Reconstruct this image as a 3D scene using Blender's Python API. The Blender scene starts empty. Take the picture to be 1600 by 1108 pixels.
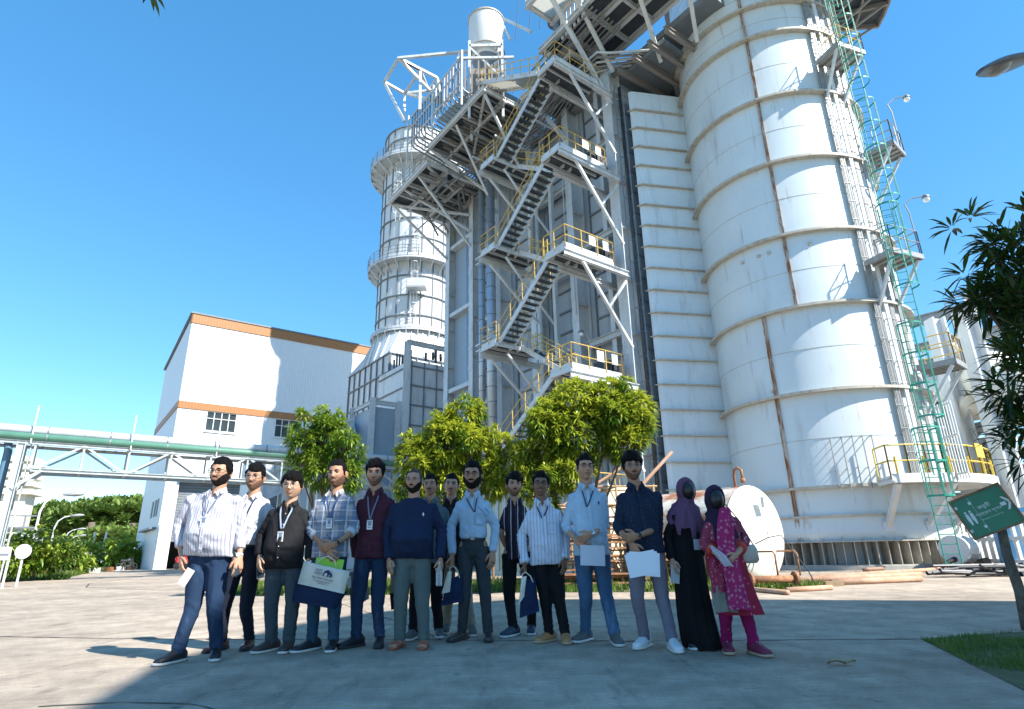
import bpy, bmesh, math, random
import numpy as np
from mathutils import Vector, Matrix, noise as mn
rad = math.radians
random.seed(7)
SC = bpy.context.scene
COL = SC.collection
# ------------------------------------------------------------------ camera
FPX, PIT, ROL, CH = 921.0, rad(18.55), rad(1.21), 0.85
_f = Vector((0, math.cos(PIT), math.sin(PIT))); _r = Vector((1, 0, 0)); _u = Vector((0, -math.sin(PIT), math.cos(PIT)))
CX = _r * math.cos(ROL) - _u * math.sin(ROL)
CY = _r * math.sin(ROL) + _u * math.cos(ROL)
CAMP = Vector((0, 0, CH))
cam = bpy.data.cameras.new('camera'); camo = bpy.data.objects.new('camera', cam); COL.objects.link(camo)
mw = Matrix((CX, CY, -_f)).transposed().to_4x4(); mw.translation = CAMP
camo.matrix_world = mw
cam.sensor_fit = 'HORIZONTAL'; cam.sensor_width = 36.0; cam.lens = 36.0 * FPX / 1600.0
cam.clip_start = 0.05; cam.clip_end = 3000
SC.camera = camo
# ------------------------------------------------------------------ light
SUN_AZ, SUN_EL = 124.0, 43.0            # compass style: clockwise from +Y
w = bpy.data.worlds.new('World'); SC.world = w; w.use_nodes = True
nt = w.node_tree; nt.nodes.clear()
sky = nt.nodes.new('ShaderNodeTexSky'); sky.sky_type = 'NISHITA'; sky.sun_disc = False
sky.sun_elevation = rad(SUN_EL); sky.sun_rotation = rad(SUN_AZ)
sky.air_density = 0.8; sky.dust_density = 0.0; sky.ozone_density = 2.6; sky.altitude = 0
bg = nt.nodes.new('ShaderNodeBackground'); bg.inputs[1].default_value = 0.15
wo = nt.nodes.new('ShaderNodeOutputWorld')
hsv = nt.nodes.new('ShaderNodeHueSaturation'); hsv.inputs['Saturation'].default_value = 1.55; hsv.inputs['Hue'].default_value = 0.495; gam = nt.nodes.new('ShaderNodeGamma'); gam.inputs[1].default_value = 0.66; nt.links.new(sky.outputs[0], gam.inputs[0]); nt.links.new(gam.outputs[0], hsv.inputs['Color']); nt.links.new(hsv.outputs[0], bg.inputs[0]); hsv.inputs['Value'].default_value = 1.55; nt.links.new(bg.outputs[0], wo.inputs[0])
sl = bpy.data.lights.new('sun', 'SUN'); sl.energy = 4.5; sl.angle = rad(0.53); sl.color = (1.0, 0.95, 0.88)
so = bpy.data.objects.new('sun', sl); COL.objects.link(so)
sd = Vector((math.sin(rad(SUN_AZ)) * math.cos(rad(SUN_EL)), math.cos(rad(SUN_AZ)) * math.cos(rad(SUN_EL)), math.sin(rad(SUN_EL))))
so.rotation_euler = sd.to_track_quat('Z', 'Y').to_euler(); so.location = (20, -20, 30)
SC.view_settings.view_transform = 'Standard'; SC.view_settings.look = 'None'
SC.view_settings.exposure = 1.14; SC.view_settings.gamma = 1.0
SC.view_settings.use_curve_mapping = False
SC.cycles.max_bounces = 6; SC.cycles.diffuse_bounces = 4; SC.cycles.transparent_max_bounces = 8

# ------------------------------------------------------------------ helpers
def ray(px, py): return _f + CX * ((px - 800) / FPX) - CY * ((py - 554) / FPX)
def gnd(px, py, z=0.0):
    d = ray(px, py); return CAMP + d * ((z - CH) / d.z)
def aty(px, py, y):
    d = ray(px, py); return CAMP + d * (y / d.y)
def rng(px, py, r):
    d = ray(px, py); return CAMP + d * (r / math.hypot(d.x, d.y))
def online(px, py, p0, az):
    d = ray(px, py); a = rad(az); u = (math.sin(a), math.cos(a))
    det = -d.x * u[1] + u[0] * d.y
    bx, by = p0[0], p0[1]
    t = (-bx * u[1] + u[0] * by) / det
    return CAMP + d * t
V = Vector
def frame(loc, rotdeg=0.0):
    return Matrix.Translation(V(loc)) @ Matrix.Rotation(rad(rotdeg), 4, 'Z')
I4 = Matrix.Identity(4)
HR = frame((6.3, 26.8, 0), math.degrees(math.atan2(.799, -.602)))   # x: along wall (far-left), y: outwards, z up
MW = {}                                                                # world matrix per object
def thing(name, label, cat, F=I4, base=(0, 0, 0), group=None, kind=None):
    o = bpy.data.objects.new(name, None); COL.objects.link(o)
    o.empty_display_size = 0.3
    m = F @ Matrix.Translation(V(base)); o.matrix_world = m; MW[o] = m.copy()
    tag(o, label, cat, group, kind); return o
def tag(o, label=None, cat=None, group=None, kind=None):
    if label: o['label'] = label
    if cat: o['category'] = cat
    if group: o['group'] = group
    if kind: o['kind'] = kind
    return o
def dup(root, m, label=None, group=None):
    r = root.copy(); COL.objects.link(r); r.matrix_world = m; MW[r] = m.copy()
    if label: r['label'] = label
    if group: r['group'] = group
    for ch in list(root.children):
        c = ch.copy(); COL.objects.link(c); c.parent = r; c.matrix_parent_inverse = I4.copy(); c.matrix_basis = ch.matrix_basis.copy()
        MW[c] = m @ c.matrix_basis
        for g in ch.children:
            d = g.copy(); COL.objects.link(d); d.parent = c; d.matrix_parent_inverse = I4.copy(); d.matrix_basis = g.matrix_basis.copy()
    return r
class MB:
    def __init__(s, F=I4): s.v = []; s.f = []; s.mi = []; s.F = F; s.cm = 0
    def add(s, vs, fs):
        n = len(s.v); s.v += [tuple(x) for x in vs]; s.f += [tuple(i + n for i in f) for f in fs]; s.mi += [s.cm] * len(fs); return s
    def box(s, x0, x1, y0, y1, z0, z1):
        return s.add([(x0, y0, z0), (x1, y0, z0), (x1, y1, z0), (x0, y1, z0), (x0, y0, z1), (x1, y0, z1), (x1, y1, z1), (x0, y1, z1)],
              [(0, 3, 2, 1), (4, 5, 6, 7), (0, 1, 5, 4), (1, 2, 6, 5), (2, 3, 7, 6), (3, 0, 4, 7)])
    def beam(s, p, q, w, h=None, up=(0, 0, 1)):
        h = h or w; p = V(p); q = V(q); d = (q - p).normalized(); u = V(up)
        if abs(d.dot(u)) > .98: u = V((1, 0, 0)) if abs(d.x) < .9 else V((0, 1, 0))
        sx = d.cross(u).normalized() * w / 2; sy = sx.cross(d).normalized() * h / 2
        c = [p - sx - sy, p + sx - sy, p + sx + sy, p - sx + sy, q - sx - sy, q + sx - sy, q + sx + sy, q - sx + sy]
        return s.add(c, [(0, 3, 2, 1), (4, 5, 6, 7), (0, 1, 5, 4), (1, 2, 6, 5), (2, 3, 7, 6), (3, 0, 4, 7)])
    def ibeam(s, p, q, w, h, t=.03, up=(0, 0, 1)):
        p = V(p); q = V(q); d = (q - p).normalized(); u = V(up)
        if abs(d.dot(u)) > .98: u = V((1, 0, 0))
        sx = d.cross(u).normalized(); sy = sx.cross(d).normalized() * (h / 2 - t / 2)
        s.beam(p + sy, q + sy, w, t, up); s.beam(p - sy, q - sy, w, t, up); s.beam(p, q, t, h - 2 * t - .001, up); return s
    def tube(s, pts, r, n=8, cap=True, closed=False):
        pts = [V(p) for p in pts]; k = len(pts); rs = r if isinstance(r, (list, tuple)) else [r] * k
        base = len(s.v); prev = None; nx = None
        for i, p in enumerate(pts):
            a = pts[i - 1] if (i > 0 or closed) else p; b = pts[(i + 1) % k] if (i < k - 1 or closed) else p
            d = (b - a); d = d.normalized() if d.length > 1e-9 else V((0, 0, 1))
            if nx is None:
                nx = d.cross(V((0, 0, 1)));
                if nx.length < .05: nx = d.cross(V((0, 1, 0)))
                nx.normalize()
            else:
                nx = (nx - d * nx.dot(d)); nx.normalize()
            ny = d.cross(nx)
            for j in range(n):
                t = 2 * math.pi * j / n; s.v.append(tuple(p + nx * (math.cos(t) * rs[i]) + ny * (math.sin(t) * rs[i])))
        kk = k if closed else k - 1
        for i in range(kk):
            for j in range(n):
                a = base + i * n + j; b = base + i * n + (j + 1) % n; i2 = ((i + 1) % k)
                s.f.append((a, b, base + i2 * n + (j + 1) % n, base + i2 * n + j)); s.mi.append(s.cm)
        if cap and not closed:
            s.f.append(tuple(base + j for j in reversed(range(n)))); s.mi.append(s.cm)
            s.f.append(tuple(base + (k - 1) * n + j for j in range(n))); s.mi.append(s.cm)
        return s
    def lathe(s, prof, c=(0, 0), n=96, a0=0., a1=360., M=None):
        full = abs(a1 - a0) > 359.9; m = n if full else n + 1; base = len(s.v)
        for r, z in prof:
            for j in range(m):
                t = rad(a0 + (a1 - a0) * j / n); p = V((c[0] + r * math.sin(t), c[1] + r * math.cos(t), z))
                s.v.append(tuple(M @ p if M else p))
        for i in range(len(prof) - 1):
            for j in range(n):
                j2 = (j + 1) % m; s.f.append((base + i * m + j, base + (i + 1) * m + j, base + (i + 1) * m + j2, base + i * m + j2)); s.mi.append(s.cm)
        return s
    def ringbox(s, r0, r1, z0, z1, c=(0, 0), n=96, a0=0., a1=360.):
        s.lathe([(r0, z0), (r1, z0), (r1, z1), (r0, z1), (r0, z0)], c, n, a0, a1)
        if abs(a1 - a0) < 359.9:
            for a in (a0, a1):
                t = rad(a); q = [(c[0] + r * math.sin(t), c[1] + r * math.cos(t), z) for r, z in ((r0, z0), (r1, z0), (r1, z1), (r0, z1))]
                s.add(q, [(0, 1, 2, 3)])
        return s
    def build(s, name, mats, parent=None, smooth=False, label=None):
        if not s.v: return None
        if not isinstance(mats, (list, tuple)): mats = [mats]
        me = bpy.data.meshes.new(name)
        T = s.F
        if parent is not None: T = MW[parent].inverted() @ s.F
        if T == I4: vs = s.v
        else:
            A = np.array(s.v, float); R = np.array(T); vs = (A @ R[:3, :3].T + R[:3, 3]).tolist()
        me.from_pydata(vs, [], s.f)
        for m in mats: me.materials.append(m)
        if len(mats) > 1: me.polygons.foreach_set('material_index', s.mi)
        if smooth: me.polygons.foreach_set('use_smooth', [True] * len(me.polygons))
        me.validate(); me.update()
        o = bpy.data.objects.new(name, me); COL.objects.link(o)
        if parent is not None: o.parent = parent; MW[o] = MW[parent].copy()
        else: MW[o] = I4.copy()
        if label: o['label'] = label
        return o
def sharp(o, ang=40):
    me = o.data; me.polygons.foreach_set('use_smooth', [True] * len(me.polygons))
    bm = bmesh.new(); bm.from_mesh(me); bmesh.ops.remove_doubles(bm, verts=bm.verts, dist=1e-5)
    bmesh.ops.recalc_face_normals(bm, faces=bm.faces)
    for e in bm.edges:
        e.smooth = not (len(e.link_faces) != 2 or e.calc_face_angle(0) > rad(ang))
    bm.to_mesh(me); bm.free(); return o

# ------------------------------------------------------------------ materials
MATS = {}
def mat(name, col, rough=.5, metal=0., var=.0, vscale=3., bump=0., bscale=20., stain=None, sfac=.0, sscale=(2, 2, .3), scol=None, thr=.55, spec=.5, coords='Object', rust=0.):
    if name in MATS: return MATS[name]
    m = bpy.data.materials.new(name); m.use_nodes = True; n = m.node_tree.nodes; L = m.node_tree.links
    b = n['Principled BSDF']; b.inputs['Roughness'].default_value = rough; b.inputs['Metallic'].default_value = metal
    b.inputs['Specular IOR Level'].default_value = spec
    tc = n.new('ShaderNodeTexCoord'); src = tc.outputs[coords]
    c4 = (*col, 1); out = None
    if var > 0 or sfac > 0:
        nz = n.new('ShaderNodeTexNoise'); nz.inputs['Scale'].default_value = vscale; nz.inputs['Detail'].default_value = 6; L.new(src, nz.inputs['Vector'])
        mr = n.new('ShaderNodeMapRange'); L.new(nz.outputs[0], mr.inputs[0]); mr.inputs[1].default_value = .3; mr.inputs[2].default_value = .7
        mr.inputs[3].default_value = 1 - var; mr.inputs[4].default_value = 1 + var
        hs = n.new('ShaderNodeVectorMath'); hs.operation = 'SCALE'; hs.inputs[0].default_value = col; L.new(mr.outputs[0], hs.inputs['Scale']); out = hs.outputs[0]
        if sfac > 0:
            mp = n.new('ShaderNodeMapping'); mp.inputs['Scale'].default_value = sscale; L.new(src, mp.inputs[0])
            n2 = n.new('ShaderNodeTexNoise'); n2.inputs['Scale'].default_value = 1; n2.inputs['Detail'].default_value = 8; n2.inputs['Roughness'].default_value = .65; L.new(mp.outputs[0], n2.inputs['Vector'])
            r2 = n.new('ShaderNodeMapRange'); L.new(n2.outputs[0], r2.inputs[0]); r2.inputs[1].default_value = thr; r2.inputs[2].default_value = thr + .15; r2.inputs[3].default_value = 0; r2.inputs[4].default_value = sfac
            mx = n.new('ShaderNodeMixRGB'); L.new(r2.outputs[0], mx.inputs[0]); L.new(out, mx.inputs[1]); mx.inputs[2].default_value = (*(scol or (.3, .15, .07)), 1); out = mx.outputs[0]
        if rust:
            mp3 = n.new('ShaderNodeMapping'); mp3.inputs['Scale'].default_value = (2.2, 2.2, .16); L.new(src, mp3.inputs[0]); n3 = n.new('ShaderNodeTexNoise'); n3.inputs['Scale'].default_value = 1.6; n3.inputs['Detail'].default_value = 9; n3.inputs['Roughness'].default_value = .7; L.new(mp3.outputs[0], n3.inputs['Vector'])
            r3 = n.new('ShaderNodeMapRange'); L.new(n3.outputs[0], r3.inputs[0]); r3.inputs[1].default_value = .59; r3.inputs[2].default_value = .74; r3.inputs[4].default_value = rust
            m3 = n.new('ShaderNodeMixRGB'); L.new(r3.outputs[0], m3.inputs[0]); L.new(out, m3.inputs[1]); m3.inputs[2].default_value = (.36, .25, .17, 1); out = m3.outputs[0]
        L.new(out, b.inputs['Base Color'])
    else: b.inputs['Base Color'].default_value = c4
    if bump > 0:
        nb = n.new('ShaderNodeTexNoise'); nb.inputs['Scale'].default_value = bscale; nb.inputs['Detail'].default_value = 5; L.new(src, nb.inputs['Vector'])
        bp = n.new('ShaderNodeBump'); bp.inputs['Strength'].default_value = bump; bp.inputs['Distance'].default_value = .02; L.new(nb.outputs[0], bp.inputs['Height']); L.new(bp.outputs[0], b.inputs['Normal'])
    MATS[name] = m; return m
M_steel = mat('painted_steel_pale', (.57, .60, .61), .45, var=.06, sfac=.35, sscale=(1.2, 1.2, .35), scol=(.20, .17, .14), thr=.52, bump=.05, bscale=4)
M_panel = mat('wall_panel_grey', (.42, .47, .51), .5, var=.08, vscale=.7, sfac=.4, sscale=(1.5, 1.5, .25), scol=(.15, .16, .17), thr=.52)
M_stack = mat('stack_paint', (.60, .66, .67), .34, var=.05, vscale=.5, sfac=.45, sscale=(1.4, 1.4, .22), scol=(.36, .36, .33), thr=.56, bump=.12, bscale=.9, rust=.9)
M_ring = mat('stack_ring_paint', (.47, .44, .37), .5, var=.15, vscale=5, sfac=.5, sscale=(5, 5, 2), scol=(.26, .15, .08), thr=.52)
M_rust = mat('rust_streak', (.52, .46, .40), .8, var=.15, vscale=8, sfac=.95, sscale=(7, 7, 1.6), scol=(.27, .12, .05), thr=.42)
M_rust2 = mat('rusty_iron', (.33, .16, .08), .85, var=.3, vscale=9, sfac=.6, sscale=(8, 8, 8), scol=(.14, .07, .04), thr=.5, bump=.3, bscale=40)
M_galv = mat('galvanised', (.31, .31, .30), .5, metal=.2, var=.08, vscale=6, sfac=.35, sscale=(4, 4, 3), scol=(.14, .12, .09), thr=.50)
M_alu = mat('pipe_cladding', (.42, .46, .50), .32, metal=.5, var=.06, vscale=3, bump=.08, bscale=9)
M_yel = mat('yellow_rail', (.62, .42, .10), .5, var=.12, vscale=6, sfac=.5, sscale=(7, 7, 7), scol=(.34, .26, .16), thr=.55)
M_yelb = mat('yellow_rail_bright', (.66, .46, .05), .5, var=.1, vscale=5)
M_green = mat('green_rail', (.025, .29, .21), .5, var=.15, vscale=5)
M_greenpipe = mat('green_pipe', (.10, .24, .17), .4, var=.08)
M_white = mat('white_paint', (.66, .665, .65), .45, var=.04, vscale=2, sfac=.2, sscale=(3, 3, .6), scol=(.5, .47, .42), thr=.6)
M_dark = mat('dark_steel', (.035, .04, .045), .5, var=.2)
M_grate = mat('grating_dark_blue', (.055, .07, .085), .6, var=.15, vscale=5)  # one dark blue grey for grating decks and treads
M_grey = mat('mid_grey_steel', (.17, .195, .215), .5, var=.1)
M_orange = mat('orange_cladding', (.40, .17, .05), .55, var=.08, vscale=4)
M_red = mat('red_paint', (.5, .03, .03), .5, var=.1)
M_glass = mat('window_glass', (.04, .055, .06), .08, spec=.8)
M_black = mat('black_rubber', (.02, .02, .02), .6)
M_conc = mat('concrete_plinth', (.38, .37, .34), .85, var=.12, vscale=4, bump=.2, bscale=25)
M_dirty = mat('weathered_pipe', (.27, .25, .23), .6, var=.15, vscale=5, sfac=.5, sscale=(5, 5, 5), scol=(.12, .08, .055), thr=.5)
def sheetmat():
    m = bpy.data.materials.new('translucent_sheet'); m.use_nodes = True; n = m.node_tree.nodes; L = m.node_tree.links; b = n['Principled BSDF']; b.inputs['Base Color'].default_value = (.6, .62, .62, 1); b.inputs['Roughness'].default_value = .5
    t = n.new('ShaderNodeBsdfTranslucent'); t.inputs[0].default_value = (.75, .74, .68, 1); ms = n.new('ShaderNodeMixShader'); ms.inputs[0].default_value = .7; L.new(b.outputs[0], ms.inputs[1]); L.new(t.outputs[0], ms.inputs[2]); L.new(ms.outputs[0], n['Material Output'].inputs[0]); return m
M_trans = sheetmat()
# ------------------------------------------------------------------ ground
def concrete_mat():
    m = bpy.data.materials.new('pavement_concrete'); m.use_nodes = True; n = m.node_tree.nodes; L = m.node_tree.links
    b = n['Principled BSDF']; b.inputs['Roughness'].default_value = .85; b.inputs['Specular IOR Level'].default_value = .3
    tc = n.new('ShaderNodeTexCoord')
    def noise(sc, sx=1, sy=1, rot=0, det=7, rough=.6):
        mp = n.new('ShaderNodeMapping'); mp.inputs['Scale'].default_value = (sx, sy, 1); mp.inputs['Rotation'].default_value = (0, 0, rad(rot)); L.new(tc.outputs['Object'], mp.inputs[0])
        z = n.new('ShaderNodeTexNoise'); z.inputs['Scale'].default_value = sc; z.inputs['Detail'].default_value = det; z.inputs['Roughness'].default_value = rough; L.new(mp.outputs[0], z.inputs['Vector']); return z.outputs[0]
    def ramp(v, a, bb, c0, c1):
        r = n.new('ShaderNodeMapRange'); L.new(v, r.inputs[0]); r.inputs[1].default_value = a; r.inputs[2].default_value = bb; r.inputs[3].default_value = c0; r.inputs[4].default_value = c1; return r.outputs[0]
    def mul(a, b_):
        x = n.new('ShaderNodeMath'); x.operation = 'MULTIPLY'; L.new(a, x.inputs[0]); L.new(b_, x.inputs[1]); return x.outputs[0]
    f = ramp(noise(.35), .3, .7, .70, 1.2); f = mul(f, ramp(noise(2.2), .38, .62, .80, 1.12)); f = mul(f, ramp(noise(55, det=4), .25, .75, .80, 1.16))
    f = mul(f, ramp(noise(3.2, .5, 5, 24, 12, .8), .54, .64, 1.0, 1.28))      # light scrape marks
    f = mul(f, ramp(noise(1.3, 2.4, .5, 12, 12, .8), .54, .64, 1.0, .66))         # dark drips and tyre tracks
    f = mul(f, ramp(noise(9, det=12, rough=.8), .40, .62, .88, 1.08)); f = mul(f, ramp(noise(5, det=9), .62, .70, 1.0, .6))
    sc = n.new('ShaderNodeVectorMath'); sc.operation = 'SCALE'; sc.inputs[0].default_value = (.42, .345, .265); L.new(f, sc.inputs['Scale']); L.new(sc.outputs[0], b.inputs['Base Color'])
    bp = n.new('ShaderNodeBump'); bp.inputs['Strength'].default_value = .35; bp.inputs['Distance'].default_value = .01; L.new(noise(60, det=6), bp.inputs['Height']); L.new(bp.outputs[0], b.inputs['Normal'])
    return m
M_pave = concrete_mat()
M_earth = mat('dry_earth', (.20, .17, .11), .95, var=.25, vscale=.3, sfac=.8, sscale=(.2, .2, .2), scol=(.10, .15, .04), thr=.45)
M_soil = mat('grass_soil', (.11, .10, .05), .95, var=.4, vscale=6, sfac=.8, sscale=(9, 9, 9), scol=(.06, .10, .02), thr=.45, bump=.5, bscale=30)
def struct(name, mb, m, label=None):
    o = mb.build(name, m); o['kind'] = 'structure'; return o
struct('ground', MB().add([(-1500, -600, -.03), (1500, -600, -.03), (1500, 2400, -.03), (-1500, 2400, -.03)], [(0, 1, 2, 3)]), M_earth)
struct('concrete_pavement', MB().add([(-130, -30, 0), (60, -30, 0), (60, 60, 0), (-20, 115, 0), (-75, 115, 0), (-130, 60, 0)], [(0, 1, 2, 3, 4, 5)]), M_pave)
def ribbon(pts, w, z=.004, jit=.01, step=.12):
    mb = MB(); P = []
    for a, b in zip(pts[:-1], pts[1:]):
        a = V((a[0], a[1], 0)); b = V((b[0], b[1], 0)); k = max(1, int((b - a).length / step))
        for i in range(k): P.append(a.lerp(b, i / k))
    P.append(V((pts[-1][0], pts[-1][1], 0))); vs = []
    for i, p in enumerate(P):
        d = (P[min(i + 1, len(P) - 1)] - P[max(i - 1, 0)]).normalized(); nrm = V((-d.y, d.x, 0))
        c = p + nrm * random.uniform(-jit, jit); ww = w * random.uniform(.4, 1.3) / 2
        vs += [(*(c + nrm * ww).xy, z), (*(c - nrm * ww).xy, z)]
    mb.add(vs, [(2 * i, 2 * i + 1, 2 * i + 3, 2 * i + 2) for i in range(len(P) - 1)]); return mb
M_joint = mat('joint_dirt', (.055, .055, .045), .95, var=.4, vscale=9)
j = ribbon([(-30, 13.1), (-6.31, 7.86), (-4.63, 7.44), (-2.88, 7.1), (-1.14, 6.81), (1.18, 6.36), (3.81, 6.13)], .03)
for q in ([(-2.98, 4.14), (-2.5, 4.2), (-2.04, 4.13), (-1.7, 3.9)],
          [(-30, 66), (-22, 38), (-17, 25), (-14.7, 21.5), (-11.2, 19.2), (-6, 17.2)], [(-6, 17.2), (-1.3, 8.0), (-.8, 6.75)]):
    k = ribbon(q, .02 if q[0][0] > -20 else .05); j.add(k.v, k.f)
struct('pavement_joint', j, M_joint)
# soil patches under the grass
def patch(name, pts, z=.004): return struct(name, MB().add([(x, y, z) for x, y in pts], [tuple(range(len(pts)))]), M_soil)
G_right = [(3.78, 6.12), (5.0, 6.45), (9.5, 7.7), (9.5, 1), (1.9, 1.0), (3.03, 4.01)]
G_mid = [(-7.5, 15.5), (-4.6, 14.4), (-.1, 14.1), (3.84, 13.1), (6.4, 13.25), (6.9, 14.3), (3, 17.5), (-3, 20), (-9, 22)]
G_left = [(-31, 33.5), (-25, 31), (-22.5, 31.5), (-26, 36.5), (-34, 50), (-40, 62), (-47, 60), (-37, 40)]
patch('verge_soil', G_right); patch('verge_soil', G_mid); patch('verge_soil', G_left)
# blades of grass
def inside(p, poly):
    c = False; x, y = p; j = len(poly) - 1
    for i in range(len(poly)):
        xi, yi = poly[i]; xj, yj = poly[j]
        if (yi > y) != (yj > y) and x < (xj - xi) * (y - yi) / (yj - yi) + xi: c = not c
        j = i
    return c
def leafmat(name, col, col2, rough=.45, sub=0, tr=.35):
    m = bpy.data.materials.new(name); m.use_nodes = True; n = m.node_tree.nodes; L = m.node_tree.links
    b = n['Principled BSDF']; b.inputs['Roughness'].default_value = rough; b.inputs['Specular IOR Level'].default_value = .4
    at = n.new('ShaderNodeAttribute'); at.attribute_name = 'tint'; at.attribute_type = 'GEOMETRY'
    mx = n.new('ShaderNodeMixRGB'); L.new(at.outputs['Fac'], mx.inputs[0]); mx.inputs[1].default_value = (*col, 1); mx.inputs[2].default_value = (*col2, 1)
    L.new(mx.outputs[0], b.inputs['Base Color'])
    t = n.new('ShaderNodeBsdfTranslucent'); L.new(mx.outputs[0], t.inputs[0])
    ms = n.new('ShaderNodeMixShader'); ms.inputs[0].default_value = tr; L.new(b.outputs[0], ms.inputs[1]); L.new(t.outputs[0], ms.inputs[2])
    L.new(ms.outputs[0], n['Material Output'].inputs[0]); return m
M_grass = leafmat('grass_blade', (.06, .13, .015), (.20, .26, .05))
def settint(o, vals):
    a = o.data.attributes.new('tint', 'FLOAT', 'POINT'); a.data.foreach_set('value', vals)
def grass(name, label, poly, n, h, wd):
    R = np.random.RandomState(len(poly) * 7 + n); xs = [p[0] for p in poly]; ys = [p[1] for p in poly]; vs = []; fs = []; ti = []
    while len(vs) < n * 3:
        x = R.uniform(min(xs), max(xs)); y = R.uniform(min(ys), max(ys))
        if not inside((x, y), poly): continue
        cl = mn.noise(V((x * 1.7, y * 1.7, 0)))
        if cl < -.28 + R.rand() * .2: continue
        a = R.uniform(0, 6.28); hh = h * R.uniform(.4, 1.2) * (1 + cl); l = R.uniform(.1, .8) * hh; b = R.uniform(0, 6.28); k = len(vs); q = wd * R.uniform(.6, 1.3)
        vs += [(x - math.cos(a) * q, y - math.sin(a) * q, 0.003), (x + math.cos(a) * q, y + math.sin(a) * q, 0.003), (x + math.cos(b) * l, y + math.sin(b) * l, hh)]
        fs.append((k, k + 1, k + 2)); t = min(1, max(0, R.rand() * .8 + cl * .6)); ti += [t] * 3
    o = MB().add(vs, fs).build(name, M_grass); settint(o, ti)
    tag(o, label, 'grass', kind='stuff'); return o
grass('grass', 'short green grass on the corner verge at the lower right', [p for p in G_right[:3]] + [(8.5, 7.2), (8.5, 1.8), (2.2, 1.8), (3.03, 4.01)], 70000, .045, .004)
grass('grass', 'sunlit strip of grass behind the row of people', G_mid, 16000, .16, .02)
grass('grass', 'grass under the bushes and signs at the far left', G_left, 9000, .28, .05)
# fallen leaf on the slab
lf = gnd(1316, 1040); mb = MB(frame((lf.x, lf.y, 0), -10))
vs = []; fs = []
for i in range(9):
    t = i / 8; wv = .035 * math.sin(math.pi * min(1, t * 1.02)) ** .8 + .002; z = .008 + .02 * abs(math.sin(t * 5)) ; x = (t - .5) * .2
    vs += [(x, -wv, z + .012), (x, 0, z), (x, wv, z + .015)]
for i in range(8):
    for q in (0, 1): fs.append((3 * i + q, 3 * i + q + 1, 3 * i + q + 4, 3 * i + q + 3))
o = mb.add(vs, fs).build('fallen_leaf', mat('dry_leaf', (.34, .24, .11), .8, var=.3, vscale=20), smooth=True); tag(o, 'dry brown curled leaf lying on the shaded slab at lower right', 'leaf')
# ------------------------------------------------------------------ main exhaust stack
TC = (13.85, 26.2); TR = 4.07
def pol(r, az, z, c=TC): return V((c[0] + r * math.sin(rad(az)), c[1] + r * math.cos(rad(az)), z))
stk = thing('exhaust_stack', 'huge pale round steel exhaust stack with rusty seams, right of the boiler', 'chimney', base=(*TC, 0))
o = MB().lathe([(TR - .5, .12), (TR - .5, .98), (TR, .985), (TR + .10, 1.25), (TR + .10, 1.35), (TR, 1.9), (TR, 46), (TR - .3, 46), (TR - .3, 40)], TC, 144).build('shell', M_stack, stk); sharp(o)
o = MB().ringbox(TR - .3, TR + .42, 0, .14, TC, 96).build('concrete_base', M_conc, stk); sharp(o)
RZ = [2.94, 6.61, 10.21, 13.56, 17.22, 20.73, 24.4, 26.25, 28.1, 31.7, 35.3, 39, 42.6, 45.9]
o = MB().ringbox(TR + .001, TR + .12, 1.86, 1.93, TC, 144).build('ring_stiffener', M_ring, stk); sharp(o)
for i, z in enumerate(RZ):
    mb = MB().ringbox(TR + .001, TR + .26, z - .035, z + .035, TC, 144)
    mb.ringbox(TR + .255, TR + .275, z - .055, z + .055, TC, 144)
    sharp(mb.build('ring_stiffener', M_ring, stk))
mb = MB().ringbox(TR - .5, TR + .26, .96, 1.0, TC, 144).ringbox(TR - .5, TR + .26, .14, .18, TC, 144)
for i in range(76):
    a = i * 360 / 76; M_ = [pol(TR - .5, a, 0), pol(TR + .22, a, 0)]; t = V((math.cos(rad(a)), -math.sin(rad(a)), 0)) * .012
    mb.add([M_[0] - t + V((0, 0, .18)), M_[1] - t + V((0, 0, .18)), M_[1] + t + V((0, 0, .18)), M_[0] + t + V((0, 0, .18)), M_[0] - t + V((0, 0, .96)), M_[1] - t + V((0, 0, .96)), M_[1] + t + V((0, 0, .96)), M_[0] + t + V((0, 0, .96))],
           [(0, 3, 2, 1), (4, 5, 6, 7), (0, 1, 5, 4), (1, 2, 6, 5), (2, 3, 7, 6), (3, 0, 4, 7)])
    if i % 2 == 0: mb.tube([pol(TR + .12, a, 1.0), pol(TR + .12, a, 1.13)], .03, 6)
mb.build('finned_base', M_ring, stk)
# vertical bolted seams, staggered course by course
def seam(az, z0, z1):
    mb = MB(); mb.ringbox(TR - .02, TR + .035, z0, z1, TC, 1, az - 1.0, az + 1.0)
    z = z0 + .2; mb.cm = 0
    for da in (-.85, .85):
        mb.ringbox(TR + .0, TR + .075, z0, z1, TC, 1, az + da - .14, az + da + .14)
    n_ = int((z1 - z0) / .22)
    for i in range(n_): mb.ringbox(TR + .03, TR + .05, z0 + i * .22 + .05, z0 + i * .22 + .11, TC, 1, az - .5, az + .5)
    mb.build('rusty_seam', M_rust, stk)
zs = [.99, 1.86, 2.9] + [z for z in RZ[1:]]
lo = .99
for z in [1.86] + RZ:
    az = 228.5 if z < 13.4 else (209.3 if z < 30 else 226)
    seam(az + random.uniform(-.25, .25), lo + .03, z - .04); lo = z + .04
mb = MB()      # faint mid-course welds and small lifting lugs
for a, b in zip(RZ[:-1], RZ[1:]):
    mb.ringbox(TR, TR + .008, (a + b) / 2 - .012, (a + b) / 2 + .012, TC, 144)
mb.build('weld_line', M_ring, stk)
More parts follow.
